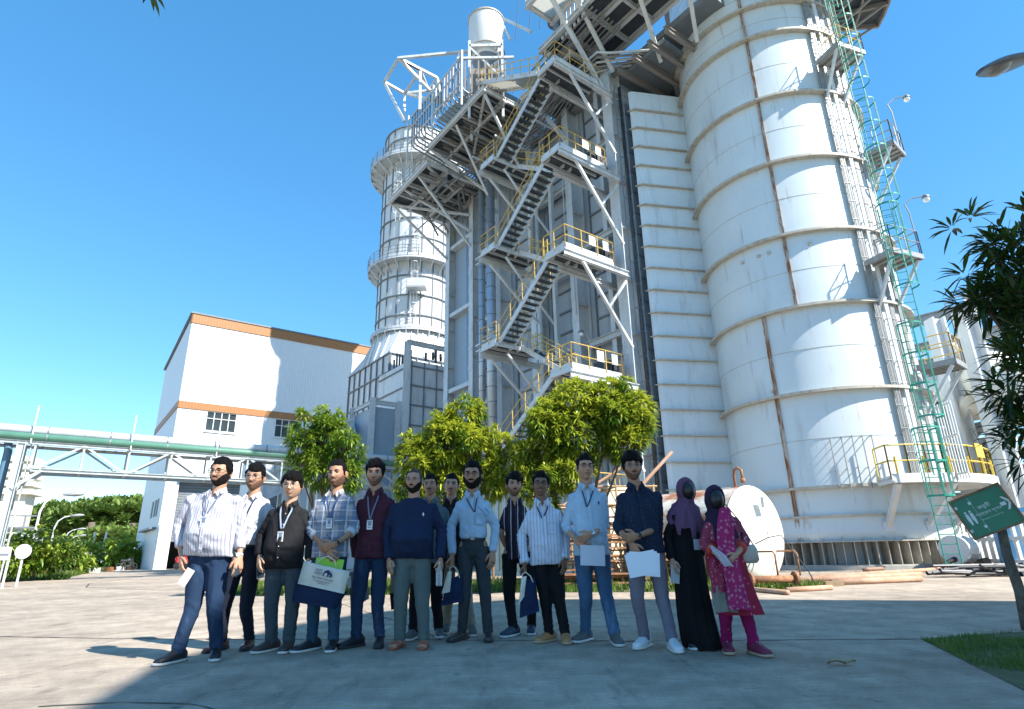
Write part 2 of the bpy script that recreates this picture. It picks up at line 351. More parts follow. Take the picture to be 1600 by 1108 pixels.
for az, z in ((236, 13.0), (219, 13.0), (196, 13.0), (225, 13.0), (230, 6.9)):
    mb = MB(); mb.tube([pol(TR - .02, az, z), pol(TR + .05, az, z)], .09, 10); mb.build('lifting_lug', M_ring, stk)
mb = MB()
for k, (az, z) in enumerate(((205.5, 4.65), (200.5, 4.7), (195.8, 4.72), (191.3, 4.7), (187, 4.7))):
    for dz in (0, -1.15): mb.tube([pol(TR - .02, az, z + dz), pol(TR + .34, az, z + dz)], .018, 5)
    mb.tube([pol(TR + .30, az, z + .04), pol(TR + .30, az, z - 1.9)], .022, 6)
mb.build('bracket_pins', M_galv, stk)
# instrument conduits and cable trays running up beside the ladder
for az, r, cnt, mt in ((166, .16, 4, M_galv), (160.5, .2, 3, M_white), (155, .14, 4, M_galv), (150, .22, 3, M_galv)):
    mb = MB()
    for i in range(cnt):
        mb.tube([pol(TR + r, az + i * .9, 2.9), pol(TR + r, az + i * .9, 34)], .03 if i % 2 else .045, 6)
    z = 3.2
    while z < 33: mb.beam(pol(TR, az + .4, z), pol(TR + r + .02, az + .4, z), .04); mb.ringbox(TR + r + .03, TR + r + .05, z - .02, z + .02, TC, 2, az - .3, az + cnt * .9); z += .9
    mb.build('conduit_run', mt, stk)
# perforated white ladder-like hand guides
def ladder(mb, p0, out, tan, z0, z1, w=.45, r=.022, step=.3):
    for s in (-1, 1):
        mb.tube([p0 + tan * (s * w / 2) + V((0, 0, z0)), p0 + tan * (s * w / 2) + V((0, 0, z1))], r, 6)
    z = z0 + .2
    while z < z1: mb.tube([p0 - tan * (w / 2) + V((0, 0, z)), p0 + tan * (w / 2) + V((0, 0, z))], r * .7, 5, cap=False); z += step
def cage(mb, p0, out, tan, z0, z1, R_=.38, hoop=1.1, r=.022, flat=.06):
    zs = []; z = z0
    while z <= z1 + .01: zs.append(z); z += hoop
    c = p0 + out * .32
    def P(t, z): return c + tan * (R_ * math.cos(t)) + out * (R_ * math.sin(t)) + V((0, 0, z))
    for z in zs:
        pts = [p0 + tan * .24 + V((0, 0, z))] + [P(t, z) for t in np.linspace(-.35, math.pi + .35, 15)] + [p0 - tan * .24 + V((0, 0, z))]
        for a, b in zip(pts[:-1], pts[1:]): mb.beam(a, b, .012, flat)
    for t in np.linspace(0, math.pi, 5): mb.beam(P(t, z0), P(t, zs[-1]), .03, .012)
SF = V((math.sin(rad(152)), math.cos(rad(152)), 0))     # outwards direction at the ladders' side of the stack
ST = V((math.cos(rad(152)), -math.sin(rad(152)), 0)) * -1
def caged(label, p0, z0, z1, c0, cz, out=None, name='caged_ladder', m=None):
    t = thing(name, label, 'ladder', base=(p0.x, p0.y, z0), group='green caged ladders up the stack'); ou = out or SF; tn = V((ou.y, -ou.x, 0))
    p = V((p0.x, p0.y, 0)); mb = MB(); ladder(mb, p, ou, tn, z0, z1); mb.build('ladder', m or M_green, t)
    mb = MB(); cage(mb, p, ou, tn, c0, cz); mb.build('safety_cage', m or M_green, t); return t
def PX(px, py, r): p = rng(px, py, r); return V((p.x, p.y, 0))
FO = V((math.sin(rad(200)), math.cos(rad(200)), 0))
caged('lowest green caged ladder, its feet on the ground right of the round base', V((13.84, 19.87, 0)), 0.02, 4.5, 2.3, 4.5, FO)
caged('green caged ladder rising from the yellow railed ring platform', PX(1437, 600, 24.4), 3.0, 8.4, 4.9, 8.2, FO)
caged('green caged ladder ending at the platform halfway up the stack', PX(1418, 470, 24.3), 8.0, 13.0, 9.6, 13.0, FO)
caged('green caged ladder between the middle and the upper side platform', PX(1388, 330, 24.3), 12.1, 18.0, 13.2, 18.0, FO)
caged('green caged ladder seen against the sky below the top platform', PX(1349, 175, 24.3), 17.2, 24.2, 18.6, 24.0, FO)
caged('topmost green caged ladder, cut by the upper edge of the photo', PX(1305, 30, 24.5), 23.2, 30, 24.5, 30, FO)
# ------------------------------------------------------------------ side platforms
def railing(mb, pts, z, h=1.05, mids=1, post=1.2, r=.024, closed=False):
    pts = [V(p) for p in pts]
    for k in range(mids + 1):
        zz = z + h * (k + 1) / (mids + 1)
        for a, b in zip(pts[:-1], pts[1:]): mb.tube([(a.x, a.y, a.z + zz), (b.x, b.y, b.z + zz)], r, 6)
    for a, b in zip(pts[:-1], pts[1:]):
        n = max(1, int(round((b - a).length / post)))
        for i in range(n + 1):
            p = a.lerp(b, i / n); mb.tube([(p.x, p.y, p.z + z - .05), (p.x, p.y, p.z + z + h)], r, 6)
def side_platform(label, az0, az1, z, ro=1.6, rail=M_galv, deck=M_galv, toe=.12, n=4, br=True):
    t = thing('side_platform', label, 'platform', base=pol(TR, (az0 + az1) / 2, z), group='platforms on the side of the stack')
    mb = MB(); r1 = TR + ro; am = (az0 + az1) / 2
    ou = V((math.sin(rad(am)), math.cos(rad(am)), 0)); tn = V((ou.y, -ou.x, 0)); hw = r1 * math.sin(rad(abs(az1 - az0) / 2))
    c = V((TC[0], TC[1], 0)); 
    def Q(o_, t_, zz): return c + ou * o_ + tn * t_ + V((0, 0, zz))
    r0 = math.sqrt(max(0, (TR) ** 2 - hw * hw)) + .25
    mb.beam(Q(r0, 0, z - .02), Q(r1, 0, z - .02), 2 * hw - .1, .04)
    mb.build('deck', mat('grating', (.40, .41, .40), .6, metal=.2, var=.2, vscale=14), t)
    mb = MB()
    for s in (-1, 1): mb.beam(Q(r0, s * hw, z - .05), Q(r1, s * hw, z - .05), .06, .22)
    mb.beam(Q(r1, -hw - .03, z - .05), Q(r1, hw + .03, z - .05), .06, .22)
    for i in range(1, n): mb.beam(Q(r0, -hw + 2 * hw * i / n, z - .09), Q(r1, -hw + 2 * hw * i / n, z - .09), .05, .1)
    mb.build('deck_frame', M_galv, t)
    if br:
        for s in (-1, 1):
            mb = MB(); mb.beam(Q(r1 - .15, s * (hw - .1), z - .16), Q(TR + .03, s * min(hw - .1, .5), z - 2.0), .11, .11); mb.build('brace', M_steel, t)
    mb = MB(); railing(mb, [Q(r0, -hw, 0), Q(r1, -hw, 0), Q(r1, hw, 0), Q(r0 + .5, hw, 0)], z + .06, post=.9)
    mb.build('railing', rail, t); return t, Q, r1, hw
side_platform('small braced platform with mixed grey and yellow rails, halfway up the stack', 149, 167, 11.9, 1.4, M_galv)
side_platform('yellow railed braced platform high on the stack, near the top of the photo', 152, 169, 22.3, 1.4, M_yel)
side_platform('grey platform poking out behind the stack, third from the top', 132, 147, 17.6, 1.4, M_galv)
side_platform('yellow railed platform behind the green ladder, low on the right of the stack', 133, 147, 7.5, 1.5, M_yel)
# ring platform
t = thing('ring_platform', 'curved walkway with bright yellow rails round the foot of the stack', 'platform', base=pol(TR, 150, 3.0))
a0, a1 = 88, 189
mb = MB(); mb.ringbox(TR + .3, TR + 1.5, 2.98, 3.02, TC, 40, a0, a1); mb.build('deck', M_white, t)
mb = MB(); mb.ringbox(TR + 1.5, TR + 1.56, 2.85, 3.16, TC, 40, a0, a1); mb.ringbox(TR + .3, TR + 1.5, 2.88, 2.93, TC, 1, a0, a0 + .6); mb.ringbox(TR + .3, TR + 1.5, 2.85, 3.1, TC, 1, a1 - .6, a1); mb.build('edge_beam', M_white, t)
for a in (186.5, 165, 143, 120):
    mb = MB(); mb.beam(pol(TR + 1.4, a, 2.86), pol(TR + .06, a, 1.5), .17, .17); mb.beam(pol(TR + .11, a - 2.5, 1.45), pol(TR + .11, a + 2.5, 1.45), .04, .34); mb.build('brace', M_white, t)
pts = [pol(TR + .5, a1, 0)] + [pol(TR + 1.5, a, 0) for a in np.linspace(a1, a0, 16)]
mb = MB(); railing(mb, pts, 3.05, 1.1, 1, 1.15, .03)
mb.build('railing', M_yelb, t)
for a in (186.5, 176.5, 166.5, 156.5, 146.5, 136.5): MB().beam(pol(TR + 1.5, a, 3.0), pol(TR + 1.5, a, 3.75), .09, .03).build('rail_foot', M_yelb, t)
mb = MB(); mb.beam(pol(TR + 1.56, 151, 4.0), pol(TR + 1.56, 145, 4.0), .02, .5); mb.build('yellow_plate', M_yelb, t)
# small lamps on bent poles along the ladders
def bent_lamp(label, p, h, bend, group='lamps on bent poles beside the ladders', pm=None):
    t = thing('platform_lamp', label, 'lamp', base=p, group=group); b = V(p); d = V(bend)
    mb = MB(); mb.tube([b, b + V((0, 0, h * .75)), b + V((0, 0, h * .9)) - d * .1, b + V((0, 0, h)) + d * .25, b + V((0, 0, h + .05)) + d * .7], .028, 6); mb.build('pole', pm or M_grey, t)
    c = b + V((0, 0, h)) + d * .8
    mb = MB(); mb.lathe([(.02, .12), (.1, .1), (.15, .02), (.15, -.05)], (c.x, c.y), 12, M=Matrix.Translation((0, 0, c.z))); o = mb.build('lamp_hood', M_grey, t, smooth=True)
    mb = MB(); mb.lathe([(.12, -.03), (.13, -.12), (.09, -.2), (.0, -.23)], (c.x, c.y), 12, M=Matrix.Translation((0, 0, c.z))); mb.build('glass_bulb', mat('lamp_glass', (.8, .8, .82), .15), t, smooth=True)
RX = V((1, -.1, 0))
bent_lamp('lamp on a bent pole at the middle side platform, white bulb', pol(TR + 1.4, 149, 11.9), 2.7, RX)
bent_lamp('lamp on a bent pole seen against the sky below the top platform', pol(TR + 1.4, 133, 17.6), 3.0, RX)
bent_lamp('lamp on a bent pole beside the dark tree branch', pol(TR + 1.5, 134, 7.5), 2.9, RX)
bent_lamp('lamp on a bent pole just above the yellow ring rails', pol(TR + 1.5, 112, 3.1), 2.3, RX)
# ------------------------------------------------------------------ boiler house   (HR frame: x = b along wall, y = out, z up)
boi = thing('boiler_building', 'tall grey steel clad boiler building behind the zigzag stairs', 'building', HR)
mb = MB(HR); mb.box(.2, 18, -11.0, -.5, 0, 26.6).box(1.2, 16, -10, -1.6, 26.9, 29.4); mb.build('wall_cladding', M_panel, boi)
mb = MB(HR)
for b0, b1 in ((.9, 3.3), (4.6, 6.9), (8.2, 10.4), (11.8, 14.2), (14.9, 17.6)):
    z = 1.2
    while z < 26: mb.box(b0, b1, -.498, -.40, z - .05, z + .05); z += 1.28
    for q in (b0, b1): mb.box(q - .03, q + .03, -.496, -.38, 0, 26.5)
z = 1.2
while z < 26: mb.box(.2, .32, -11, -.5, z - .05, z + .05); z += 1.28
mb.build('wall_girt', M_grey, boi)
def icol(b, o, w=.42, d=.7, z1=26.8, nm='column', m=None, m2=None):
    mb = MB(HR); mb.box(b - w / 2, b + w / 2, o + d - .05, o + d, 0, z1).box(b - w / 2, b + w / 2, o, o + .05, 0, z1).box(b - .03, b + .03, o + .05, o + d - .05, 0, z1)
    for z in np.arange(2, z1, 2.9): mb.box(b - w / 2 + .02, b + w / 2 - .02, o + .05, o + d - .05, z, z + .03)
    for z in np.arange(1, z1, 1.45): mb.box(b - w / 2 - .015, b + w / 2 + .015, o + d, o + d + .018, z, z + .25)
    return mb.build(nm, m or M_steel, boi)
icol(.35, -.2, .62, .9)
for b in (4.0, 7.6, 11.2, 14.5): icol(b, -.45, .5, .95)
icol(1.75, -.45, .3, .5); icol(17.9, -.45, .55, .9)
for z in (4.5, 10.2, 16, 21.6):
    for b0, b1 in ((.7, 3.75), (4.3, 7.3), (11.5, 14.2)): MB(HR).ibeam((b0, .05, z + (1.0 if b0 < 4 else 0)), (b1, .05, z + (1.0 if b0 < 4 else 0)), .3, .35).build('cross_beam', M_steel, boi)
    MB(HR).beam((14.8, .1, z + 1.6), (17.6, .1, z + 1.6), .55, .3).build('cross_beam', M_steel, boi)
mb = MB(HR)
for i in range(7): mb.tube([(14.9 + i * .16, .02, 1), (14.9 + i * .16, .02, 26)], .045, 6)
mb.build('thin_riser', M_alu, boi)
mb = MB(HR); mb.box(15.9, 17.6, -.5, -.1, 0, 26); mb.build('flat_panel', mat('panel_blue_grey', (.30, .37, .43), .45, var=.05), boi)
mb = MB(HR); mb.box(-.3, 18.4, -11.4, .1, 26.6, 26.9); mb.build('roof', M_galv, boi)
# two insulated pipes
for b, r, lb in ((12.0, .2, 'thinner of the two silver insulated pipes up the boiler wall'), (10.9, .30, 'thicker of the two silver insulated pipes up the boiler wall')):
    t = thing('insulated_pipe', lb, 'pipe', HR, (b, 1.25, 0), 'insulated pipes up the boiler wall')
    mb = MB(HR); mb.tube([(b, 1.25, .3), (b, 1.25, 27.2)], r, 20); mb.cm = 1
    for z in np.arange(.9, 27, .95): mb.tube([(b, 1.25, z), (b, 1.25, z + .05)], r + .012, 20)
    mb.build('pipe', [M_alu, M_grey], t, smooth=True)
    mb = MB(HR)
    for z in (7.2, 13.4, 19.6): mb.box(b - r - .12, b + r + .12, 1.25 - r - .1, 1.25 + r + .1, z, z + .1).beam((b, 1.25, z + .05), (b, .1, z + .05), .15, .12).box(b - r - .3, b + r + .3, 1.1, 1.4, z - .3, z - .2)
    mb.build('pipe_clamp', M_steel, t)
for b, z0, z1 in ((7.0, 16.5, 27), (8.6, 0, 9.5)):
    t = tag(MB(HR).tube([(b, .9, z0), (b, .9, z1 - 3), (b - .6, .9, z1 - 2.2), (b - .6, .3, z1 - 1.4), (b - .6, .3, z1)], .2, 12).build('wall_pipe', M_alu, smooth=True), 'bent silver pipe high on the boiler wall behind the stairs' if z0 > 5 else 'bent silver pipe low on the boiler wall behind the trees', 'pipe')
for b, z0 in ((3.9, 13), (3.0, 7.3), (4.4, 19)):
    bp_ = HR @ V((b, .55, z0))
    bent_lamp({3.9: 'lamp on a bent pole rising from the middle right stair landing', 3.0: 'lamp on a bent pole beside the lowest yellow railed landing', 4.4: 'lamp on a bent pole behind the upper stairs'}[b], bp_, 4.2 if b < 4 else 3.4, V((-.6, -.6, 0)), 'lamps on the boiler wall', M_steel)
# ------------------------------------------------------------------ outlet duct between boiler and stack
duct = thing('outlet_duct', 'pale ribbed flue duct joining the boiler to the round stack', 'duct', HR, (-.5, -.5, 0))
A = V((-.42, -.30)); A2 = V((-.62, .02 - .45)); B_ = V((-2.15, -3.55)); D_ = (B_ - A2).normalized(); Nn = V((-D_.y, D_.x)) * -1
if Nn.y < 0: Nn = -Nn
def prismz(mb, poly, z0, z1):
    n = len(poly); vs = [(p[0], p[1], z0) for p in poly] + [(p[0], p[1], z1) for p in poly]
    return mb.add(vs, [tuple(range(n - 1, -1, -1)), tuple(range(n, 2 * n))] + [(i, (i + 1) % n, n + (i + 1) % n, n + i) for i in range(n)])
mb = MB(HR); prismz(mb, [(-.2, -.75), (-.42, -.30), (-.62, -.43), B_, (-2.4, -9.5), (.1, -10.5)], 0.3, 25.1); o = mb.build('duct_wall', mat('duct_paint', (.60, .67, .70), .45, var=.05, vscale=.8, sfac=.5, sscale=(1.6, 1.6, .3), scol=(.30, .32, .32), thr=.54), duct)
mb = MB(HR); z = .9
while z < 24.9:
    a = A + (A2 - A) * -.1; e = Nn * .16
    prismz(mb, [(-.40, -.46), (-.40 + .05, -.46 + .28), A2 + e + V((0, .05)), B_ + e, B_ - Nn * .01, A2 - Nn * .01], z - .022, z + .022)
    z += 1.205
mb.build('rib', M_ring, duct)
for dd, nm in ((.02, 'corner_strip'),):
    mb = MB(HR); q = B_ + Nn * .12; prismz(mb, [q, q + D_ * .06, q + D_ * .06 + Nn * .2, q + Nn * .2], 0.3, 25.6)
    q = B_ + D_ * .55; prismz(mb, [B_, q, q + Nn * .08, B_ + Nn * .08], 0.3, 25.4); q2 = q + D_ * .12 ; prismz(mb, [q2, q2 + D_ * .08, q2 + D_ * .08 + Nn * .2, q2 + Nn * .2], .3, 25); mb.build('expansion_joint', M_ring, duct)
tag(MB(HR).tube([(-.16, .12, .2), (-.16, .12, 25.4)], .085, 12).build('drain_pipe', M_dark, smooth=True), 'black vertical pipe in the corner between the boiler column and the ribbed duct', 'pipe')
t = thing('cable_ladder', 'grey cable ladder running up beside the black pipe', 'cable ladder', HR, (.1, .3, 0))
mb = MB(HR)
for b in (.0, -.09): mb.beam((b + .03, .45, .2), (b + .03 - .02, .28, .2), .01, .01)
mb = MB(HR); mb.tube([(.0, .34, .2), (.0, .34, 25.5)], .035, 6).tube([(-.28, .02, .2), (-.28, .02, 25.5)], .035, 6)
for z in np.arange(.8, 25, 1.25): mb.beam((.01, .35, z), (-.28, .02, z), .04, .09)
mb.build('ladder', M_grey, t)
# ------------------------------------------------------------------ stair tower
st = thing('zigzag_staircase', 'zigzag steel staircase with yellow rails climbing the boiler wall', 'staircase', HR, (3.4, 2.5, 0))
RL = [2.8, 8.3, 14.1, 19.6, 25.0]; LL = [0.02, 5.6, 11.1, 16.7, 22.4]
def flight(b0, z0, b1, z1, o0, o1, rail=True):
    mb = MB(HR); d = V((b1 - b0, 0, z1 - z0)).normalized(); 
    for o in (o0, o1): mb.beam((b0, o, z0), (b1, o, z1), .06, .26)
    s = .45 * (1 if b1 > b0 else -1)
    for o in (o0, o1): mb.beam((b0 - s, o, z0 - .08), (b0, o, z0), .06, .24); mb.beam((b1 + s, o, z1 - .05), (b1, o, z1), .06, .24)
    mb.build('stringer', M_steel, st)
    mb = MB(HR); n = int(abs(z1 - z0) / .2)
    for i in range(n):
        t_ = (i + .5) / n; b = b0 + (b1 - b0) * t_; z = z0 + (z1 - z0) * t_
        mb.box(b - .14, b + .14, o0 + .04, o1 - .04, z + .0, z + .03).box(b - .14, b - .12, o0 + .04, o1 - .04, z - .04, z)
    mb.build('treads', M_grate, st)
    if rail:
        mb = MB(HR)
        for o in (o0 - .03, o1 + .03):
            for h in (.55, 1.05): mb.tube([(b0, o, z0 + h), (b1, o, z1 + h)], .023, 6)
            for i in range(5):
                t_ = i / 4; b = b0 + (b1 - b0) * t_; z = z0 + (z1 - z0) * t_; mb.tube([(b, o, z), (b, o, z + 1.05)], .023, 6)
        mb.build('handrail', M_yel, st)
for k in range(5): flight(5.55, LL[k], 1.45, RL[k], 3.55, 4.5)
for k in range(4): flight(1.45, RL[k], 5.55, LL[k + 1], 2.1, 3.05)
def landing(b0, b1, z, side):
    oi, oo = 1.6, 4.7
    mb = MB(HR); mb.box(b0, b1, oi, oo, z, z + .035); mb.build('landing_deck', M_grate, st)
    mb = MB(HR)
    mb.beam((b0, oi, z - .08), (b0, oo, z - .08), .08, .22).beam((b1, oi, z - .08), (b1, oo, z - .08), .08, .22).beam((b0, oo, z - .08), (b1, oo, z - .08), .08, .22).beam((b0 + (b1 - b0) / 2, oi, z - .1), (b0 + (b1 - b0) / 2, oo, z - .1), .06, .14)
    e = b0 if side == 'R' else b1
    mb.box(min(e, e), e + .012, oi, oo, z + .04, z + .2)
    mb.box(b0, b1, oo, oo + .012, z + .04, z + .2)
    mb.ibeam((e, .6 if side == 'R' else -.3, z - .34), (e, oo + .1, z - .34), .2, .30)
    if side == 'R': mb.ibeam((b1, -.3, z - .34), (b1, oo - .8, z - .34), .2, .26)
    mb.build('landing_frame', M_steel, st)
    mb = MB(HR)
    if side == 'R': mb.beam((e, 3.7, z - .45), (e - .02, .75, z - 4.2), .13, .13).beam((e, .8, z - .75), (e, 2.1, z - 2.4), .11, .11)
    else: mb.beam((e, 4.1, z - .45), (e, .35, z - 3.6), .12, .12).beam((e, .4, z - .5), (e, 2.2, z - 2.0), .10, .10).beam((e - 1.2, 3.9, z - .45), (e - 1.2, .35, z - 3.9), .1, .1)
    mb.build('brace', M_steel, st)
    mb = MB(HR); o_ = .03
    if side == 'R': pts = [(b1 + .1, oo + o_, 0), (b0 - o_, oo + o_, 0), (b0 - o_, oi, 0), (b1, oi, 0)]
    else: pts = [(b0 - .1, oo + o_, 0), (b1 + o_, oo + o_, 0), (b1 + o_, oi, 0), (b0, oi, 0)]
    railing(mb, pts, z + .02, 1.08, 1, .95); mb.build('railing', M_yel, st)
for z in RL: landing(0.0, 1.4, z, 'R')
for z in LL[1:]: landing(5.6, 6.9, z, 'L')
mb = MB(HR); mb.tube([(6.9, .6, 0), (6.9, .6, 24)], .16, 10)   # support post behind left landings
mb.beam((5.5, .55, 0), (5.5, .55, 24), .24, .24); mb.build('support_post', M_steel, st)
# boxes, valves and notices on the right landings
for i, z in enumerate(RL[1:4]):
    mb = MB(HR); mb.box(.25, .9, 2.0, 2.5, z + .05, z + .75).box(.2, 1.1, 1.2, 1.9, z + .05, z + .9).tube([(.7, 1.4, z + .9), (.7, 1.4, z + 1.3)], .09, 8)
    tag(mb.build('valve_box', M_dark), ['dark valve set on the lowest yellow railed landing', 'dark valve set on the middle right stair landing', 'dark valve set on the third right stair landing'][i], 'valve', 'valves on the right stair landings')
    for k, (o_, s) in enumerate(((3.0, .42), (2.1, .38))):
        mb = MB(HR); mb.box(-.05, -.065, o_ - s / 2, o_ + s / 2, z + .5, z + 1.0); tag(mb.build('notice_board', M_white), ['larger', 'smaller'][k] + ' white notice tied to the rail of the ' + ['lowest', 'middle', 'third'][i] + ' right landing', 'notice', 'white notices on landing rails')
tag(MB(HR).box(6.95, 6.97, 3.3, 3.9, 11.6, 12.1).build('notice_board', M_white), 'white notice on the rail of the left landing beside the silver pipe', 'notice', 'white notices on landing rails')
# ------------------------------------------------------------------ upper platforms, pipes and frames
up = thing('upper_platform', 'big overhanging steel platform with braces, high above the left end of the boiler wall', 'platform', HR, (14, 2, 26.5))
def deckframe(par, b0, b1, o0, o1, z, nb, no, deckm=M_grate, gap=0, mainw=.25):
    mb = MB(HR)
    for i in range(nb + 1): b = b0 + (b1 - b0) * i / nb; mb.ibeam((b, o0, z - .16), (b, o1, z - .16), .16, .30)
    mb.build('cross_joist', M_steel, par)
    mb = MB(HR)
    for j_ in range(no + 1): o = o0 + (o1 - o0) * j_ / no; mb.ibeam((b0 - .1, o, z - .22), (b1 + .1, o, z - .22), .2, .38)
    mb.build('main_beam', M_steel, par)
    mb = MB(HR)
    for i in range(nb):
        for j_ in range(no):
            if gap and random.random() < gap: continue
            mb.box(b0 + (b1 - b0) * i / nb + .03, b0 + (b1 - b0) * (i + 1) / nb - .03, o0 + (o1 - o0) * j_ / no + .03, o0 + (o1 - o0) * (j_ + 1) / no - .03, z, z + .03)
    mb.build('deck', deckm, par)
def struts(par, lst, w=.13):
    for p, q in lst: MB(HR).beam(p, q, w, w).build('strut', M_steel, par)
deckframe(up, 13.0, 18.9, .1, 5.1, 26.5, 4, 3)
struts(up, [((18.8, 4.9, 26.2), (17.9, .45, 22.4)), ((14.5, 4.9, 26.2), (14.5, .55, 22.0)), ((16.6, 4.9, 26.2), (14.5, .55, 23.2)), ((18.8, 2.4, 26.2), (17.9, .45, 24.4)), ((18.8, 4.9, 26.1), (14.6, .6, 24.6)), ((13.1, 4.9, 26.1), (14.5, 2.0, 26.1))], .15)
mb = MB(HR); railing(mb, [(13, 5.1, 0), (18.95, 5.1, 0), (18.95, .2, 0)], 26.5, 1.1, 2, .8); mb.build('railing', M_galv, up)
up2 = thing('middle_roof_platform', 'steel platform under the bank of bent pipes, left of the top flight of stairs', 'platform', HR, (9, 3, 27.6))
deckframe(up2, 6.2, 12.9, .1, 5.0, 27.7, 5, 3)
for i in range(15):
    mb = MB(HR); b = 6.4 + i * .42; mb.tube([(b, 4.7 - (i % 3) * .3, 27.2), (b + .1, 2.6, 27.15), (b - .5, .2, 26.3)], .05, 6); mb.build('drain_pipe', M_dirty if i % 2 else M_grey, up2)
struts(up2, [((6.3, 4.8, 27.3), (7.6, .55, 23.2)), ((9.6, 4.8, 27.3), (11.2, .55, 23)), ((12.8, 4.8, 27.3), (11.2, .55, 24.2)), ((6.3, 4.8, 27.3), (11.2, 2.4, 27.1)), ((9.5, 2, 27), (7.6, .4, 22.4))], .15)
rk = thing('pipe_bank', 'bank of parallel grey pipes that bend down over the platform edge', 'pipes', HR, (10.5, 5.4, 28))
for i in range(19):
    b = 7.4 + i * .37
    mb = MB(HR); mb.tube([(b, 5.75, 30.6), (b, 5.75, 28.2), (b, 5.6, 28.0), (b, .5, 27.0 if i % 2 else 27.1)], .055, 7); mb.build('pipe', M_dirty if i % 3 else M_galv, rk)
mb = MB(HR)
for z in (28.4, 29.6, 30.5): mb.beam((7.2, 5.85, z), (14.4, 5.85, z), .07, .1)
for o in (1.5, 3.6): mb.beam((7.2, o, 27.1), (14.4, o, 27.1), .1, .08)
for b in (7.2, 10.8, 14.4): mb.beam((b, 5.9, 26.6), (b, 5.9, 30.8), .1, .1)
mb.build('pipe_rack', M_steel, rk)
# second, darker bank of pipes under the roof between the stair and the platform
rk2 = thing('roof_pipe_bundle', 'bundle of dark pipes slung under the roof behind the top stair flight', 'pipes', HR, (6, 1.5, 26))
for i in range(9):
    mb = MB(HR); z = 25.6 - .02 * i; o = .6 + i * .26; mb.tube([(13.0, o + .4, z + .2), (8.5, o + .3, z + .2), (5.2, o, z), (2.6, o - .3, z + 1.6)], .06, 6); mb.build('pipe', M_dirty if i % 2 else M_grey, rk2)
mb = MB(HR)
for b in (4.5, 7, 9.5, 12): mb.beam((b, .1, 25.3), (b, 3.6, 25.3), .1, .1)
mb.build('pipe_hanger', M_steel, rk2)
deckframe(up2, 7.6, 13.5, .3, 3.3, 29.6, 5, 2); struts(up2, [((7.6, 3.2, 29.2), (9.5, .4, 26.9)), ((11.5, 3.2, 29.2), (9.5, .4, 27.2)), ((13.4, 3.2, 29.2), (13.4, .3, 26.8))], .14)
mb = MB(HR); railing(mb, [(7.6, 3.35, 0), (13.5, 3.35, 0), (13.5, .3, 0)], 29.65, 1.1, 2, 1.0); mb.build('railing', M_yel, up2)
uc = thing('underdeck_pipework', 'tangle of thin brown pipes and hangers under the upper platforms', 'pipes', HR, (12, 1.5, 25.5))
R9 = random.Random(3)
for i in range(26):
    b = R9.uniform(8, 17.5); o = R9.uniform(.5, 3.6); z = R9.uniform(25.0, 26.1); e = R9.choice([0, 1, 2]); L9 = R9.uniform(1.5, 4)
    q = (b + L9, o, z) if e == 0 else ((b, min(o + L9, 4.8), z) if e == 1 else (b + L9 * .5, max(.2, o - 1.5), z - .7))
    MB(HR).tube([(b, o, z + .5), (b, o, z), q], R9.uniform(.03, .09), 6).build('pipe', R9.choice([M_dirty, M_grey, M_galv, M_dirty]), uc)
for b in (8.2, 10.6, 13.4, 16.0): MB(HR).beam((b, .3, 25.7), (b, 4.6, 25.9), .12, .16).build('pipe_hanger', M_dirty, uc)
for b in (7.4, 9.8): MB(HR).box(b, b + 1.9, .6, 2.6, 28.1, 29.6).build('equipment_box', M_grey, uc)
# top flight towards upper left, roof deck and walkway
tf = thing('roof_stair', 'sunlit stair and walkway with yellow rails at the very top', 'staircase', HR, (4, 4, 25))
mb = MB(HR)
for o in (3.4, 4.6): mb.beam((1.4, o, 25.2), (7.6, o, 29.2), .06, .28)
mb.build('stringer', M_steel, tf)
mb = MB(HR)
for i in range(22): t_ = (i + .5) / 22; b = 1.4 + 6.2 * t_; z = 25.2 + 4.0 * t_; mb.box(b - .16, b + .16, 3.43, 4.57, z, z + .03).box(b - .16, b - .13, 3.43, 4.57, z - .18, z)
mb.build('treads', M_trans, tf)
mb = MB(HR)
for o in (3.38, 4.65):
    for h in (.55, 1.05): mb.tube([(1.4, o, 25.2 + h), (7.6, o, 29.2 + h), (12.5, o, 29.9 + h)], .025, 6)
    for i in range(9): t_ = i / 8; mb.tube([(1.4 + 6.2 * t_, o, 25.2 + 4 * t_), (1.4 + 6.2 * t_, o, 26.25 + 4 * t_)], .025, 6)
    for i in range(6): mb.tube([(7.6 + i, o, 29.3 + i * .12), (7.6 + i, o, 30.3 + i * .12)], .025, 6)
mb.build('handrail', M_yel, tf)
mb = MB(HR); mb.beam((7.6, 4.0, 29.2), (12.5, 4.0, 29.8), 1.2, .04); mb.build('walkway_deck', M_trans, tf)
# roof over the top of the stairs and round the stack
rf = thing('roof_platform', 'broad steel roof platform with grating and deep beams over the stairs and the duct', 'platform', HR, (0, 0, 29))
deckframe(rf, -9.5, 2.6, -.3, 3.4, 28.6, 7, 3, deckm=M_grate, gap=.1); deckframe(rf, -7.5, 1.5, 3.4, 5.2, 29.8, 5, 1, deckm=M_trans, gap=.1)
deckframe(rf, 1.0, 5.4, -.3, 2.6, 27.6, 3, 2, deckm=M_grate, gap=.0)
struts(rf, [((5.0, 2.4, 27.3), (4, .5, 24.5)), ((.0, 5.0, 29.4), (0.1, .6, 24.2)), ((2.4, 3.2, 28.3), (0.4, .9, 25.0)), ((-4, 3.2, 29), (-2.4, -.9, 26)), ((-7, 3.2, 29), (-4.5, -1.2, 25.8)), ((-1.5, 5.5, 29.4), (-.2, .5, 26.3)), ((-2, 5.4, 29.4), (-8, .2, 29.0))], .2)
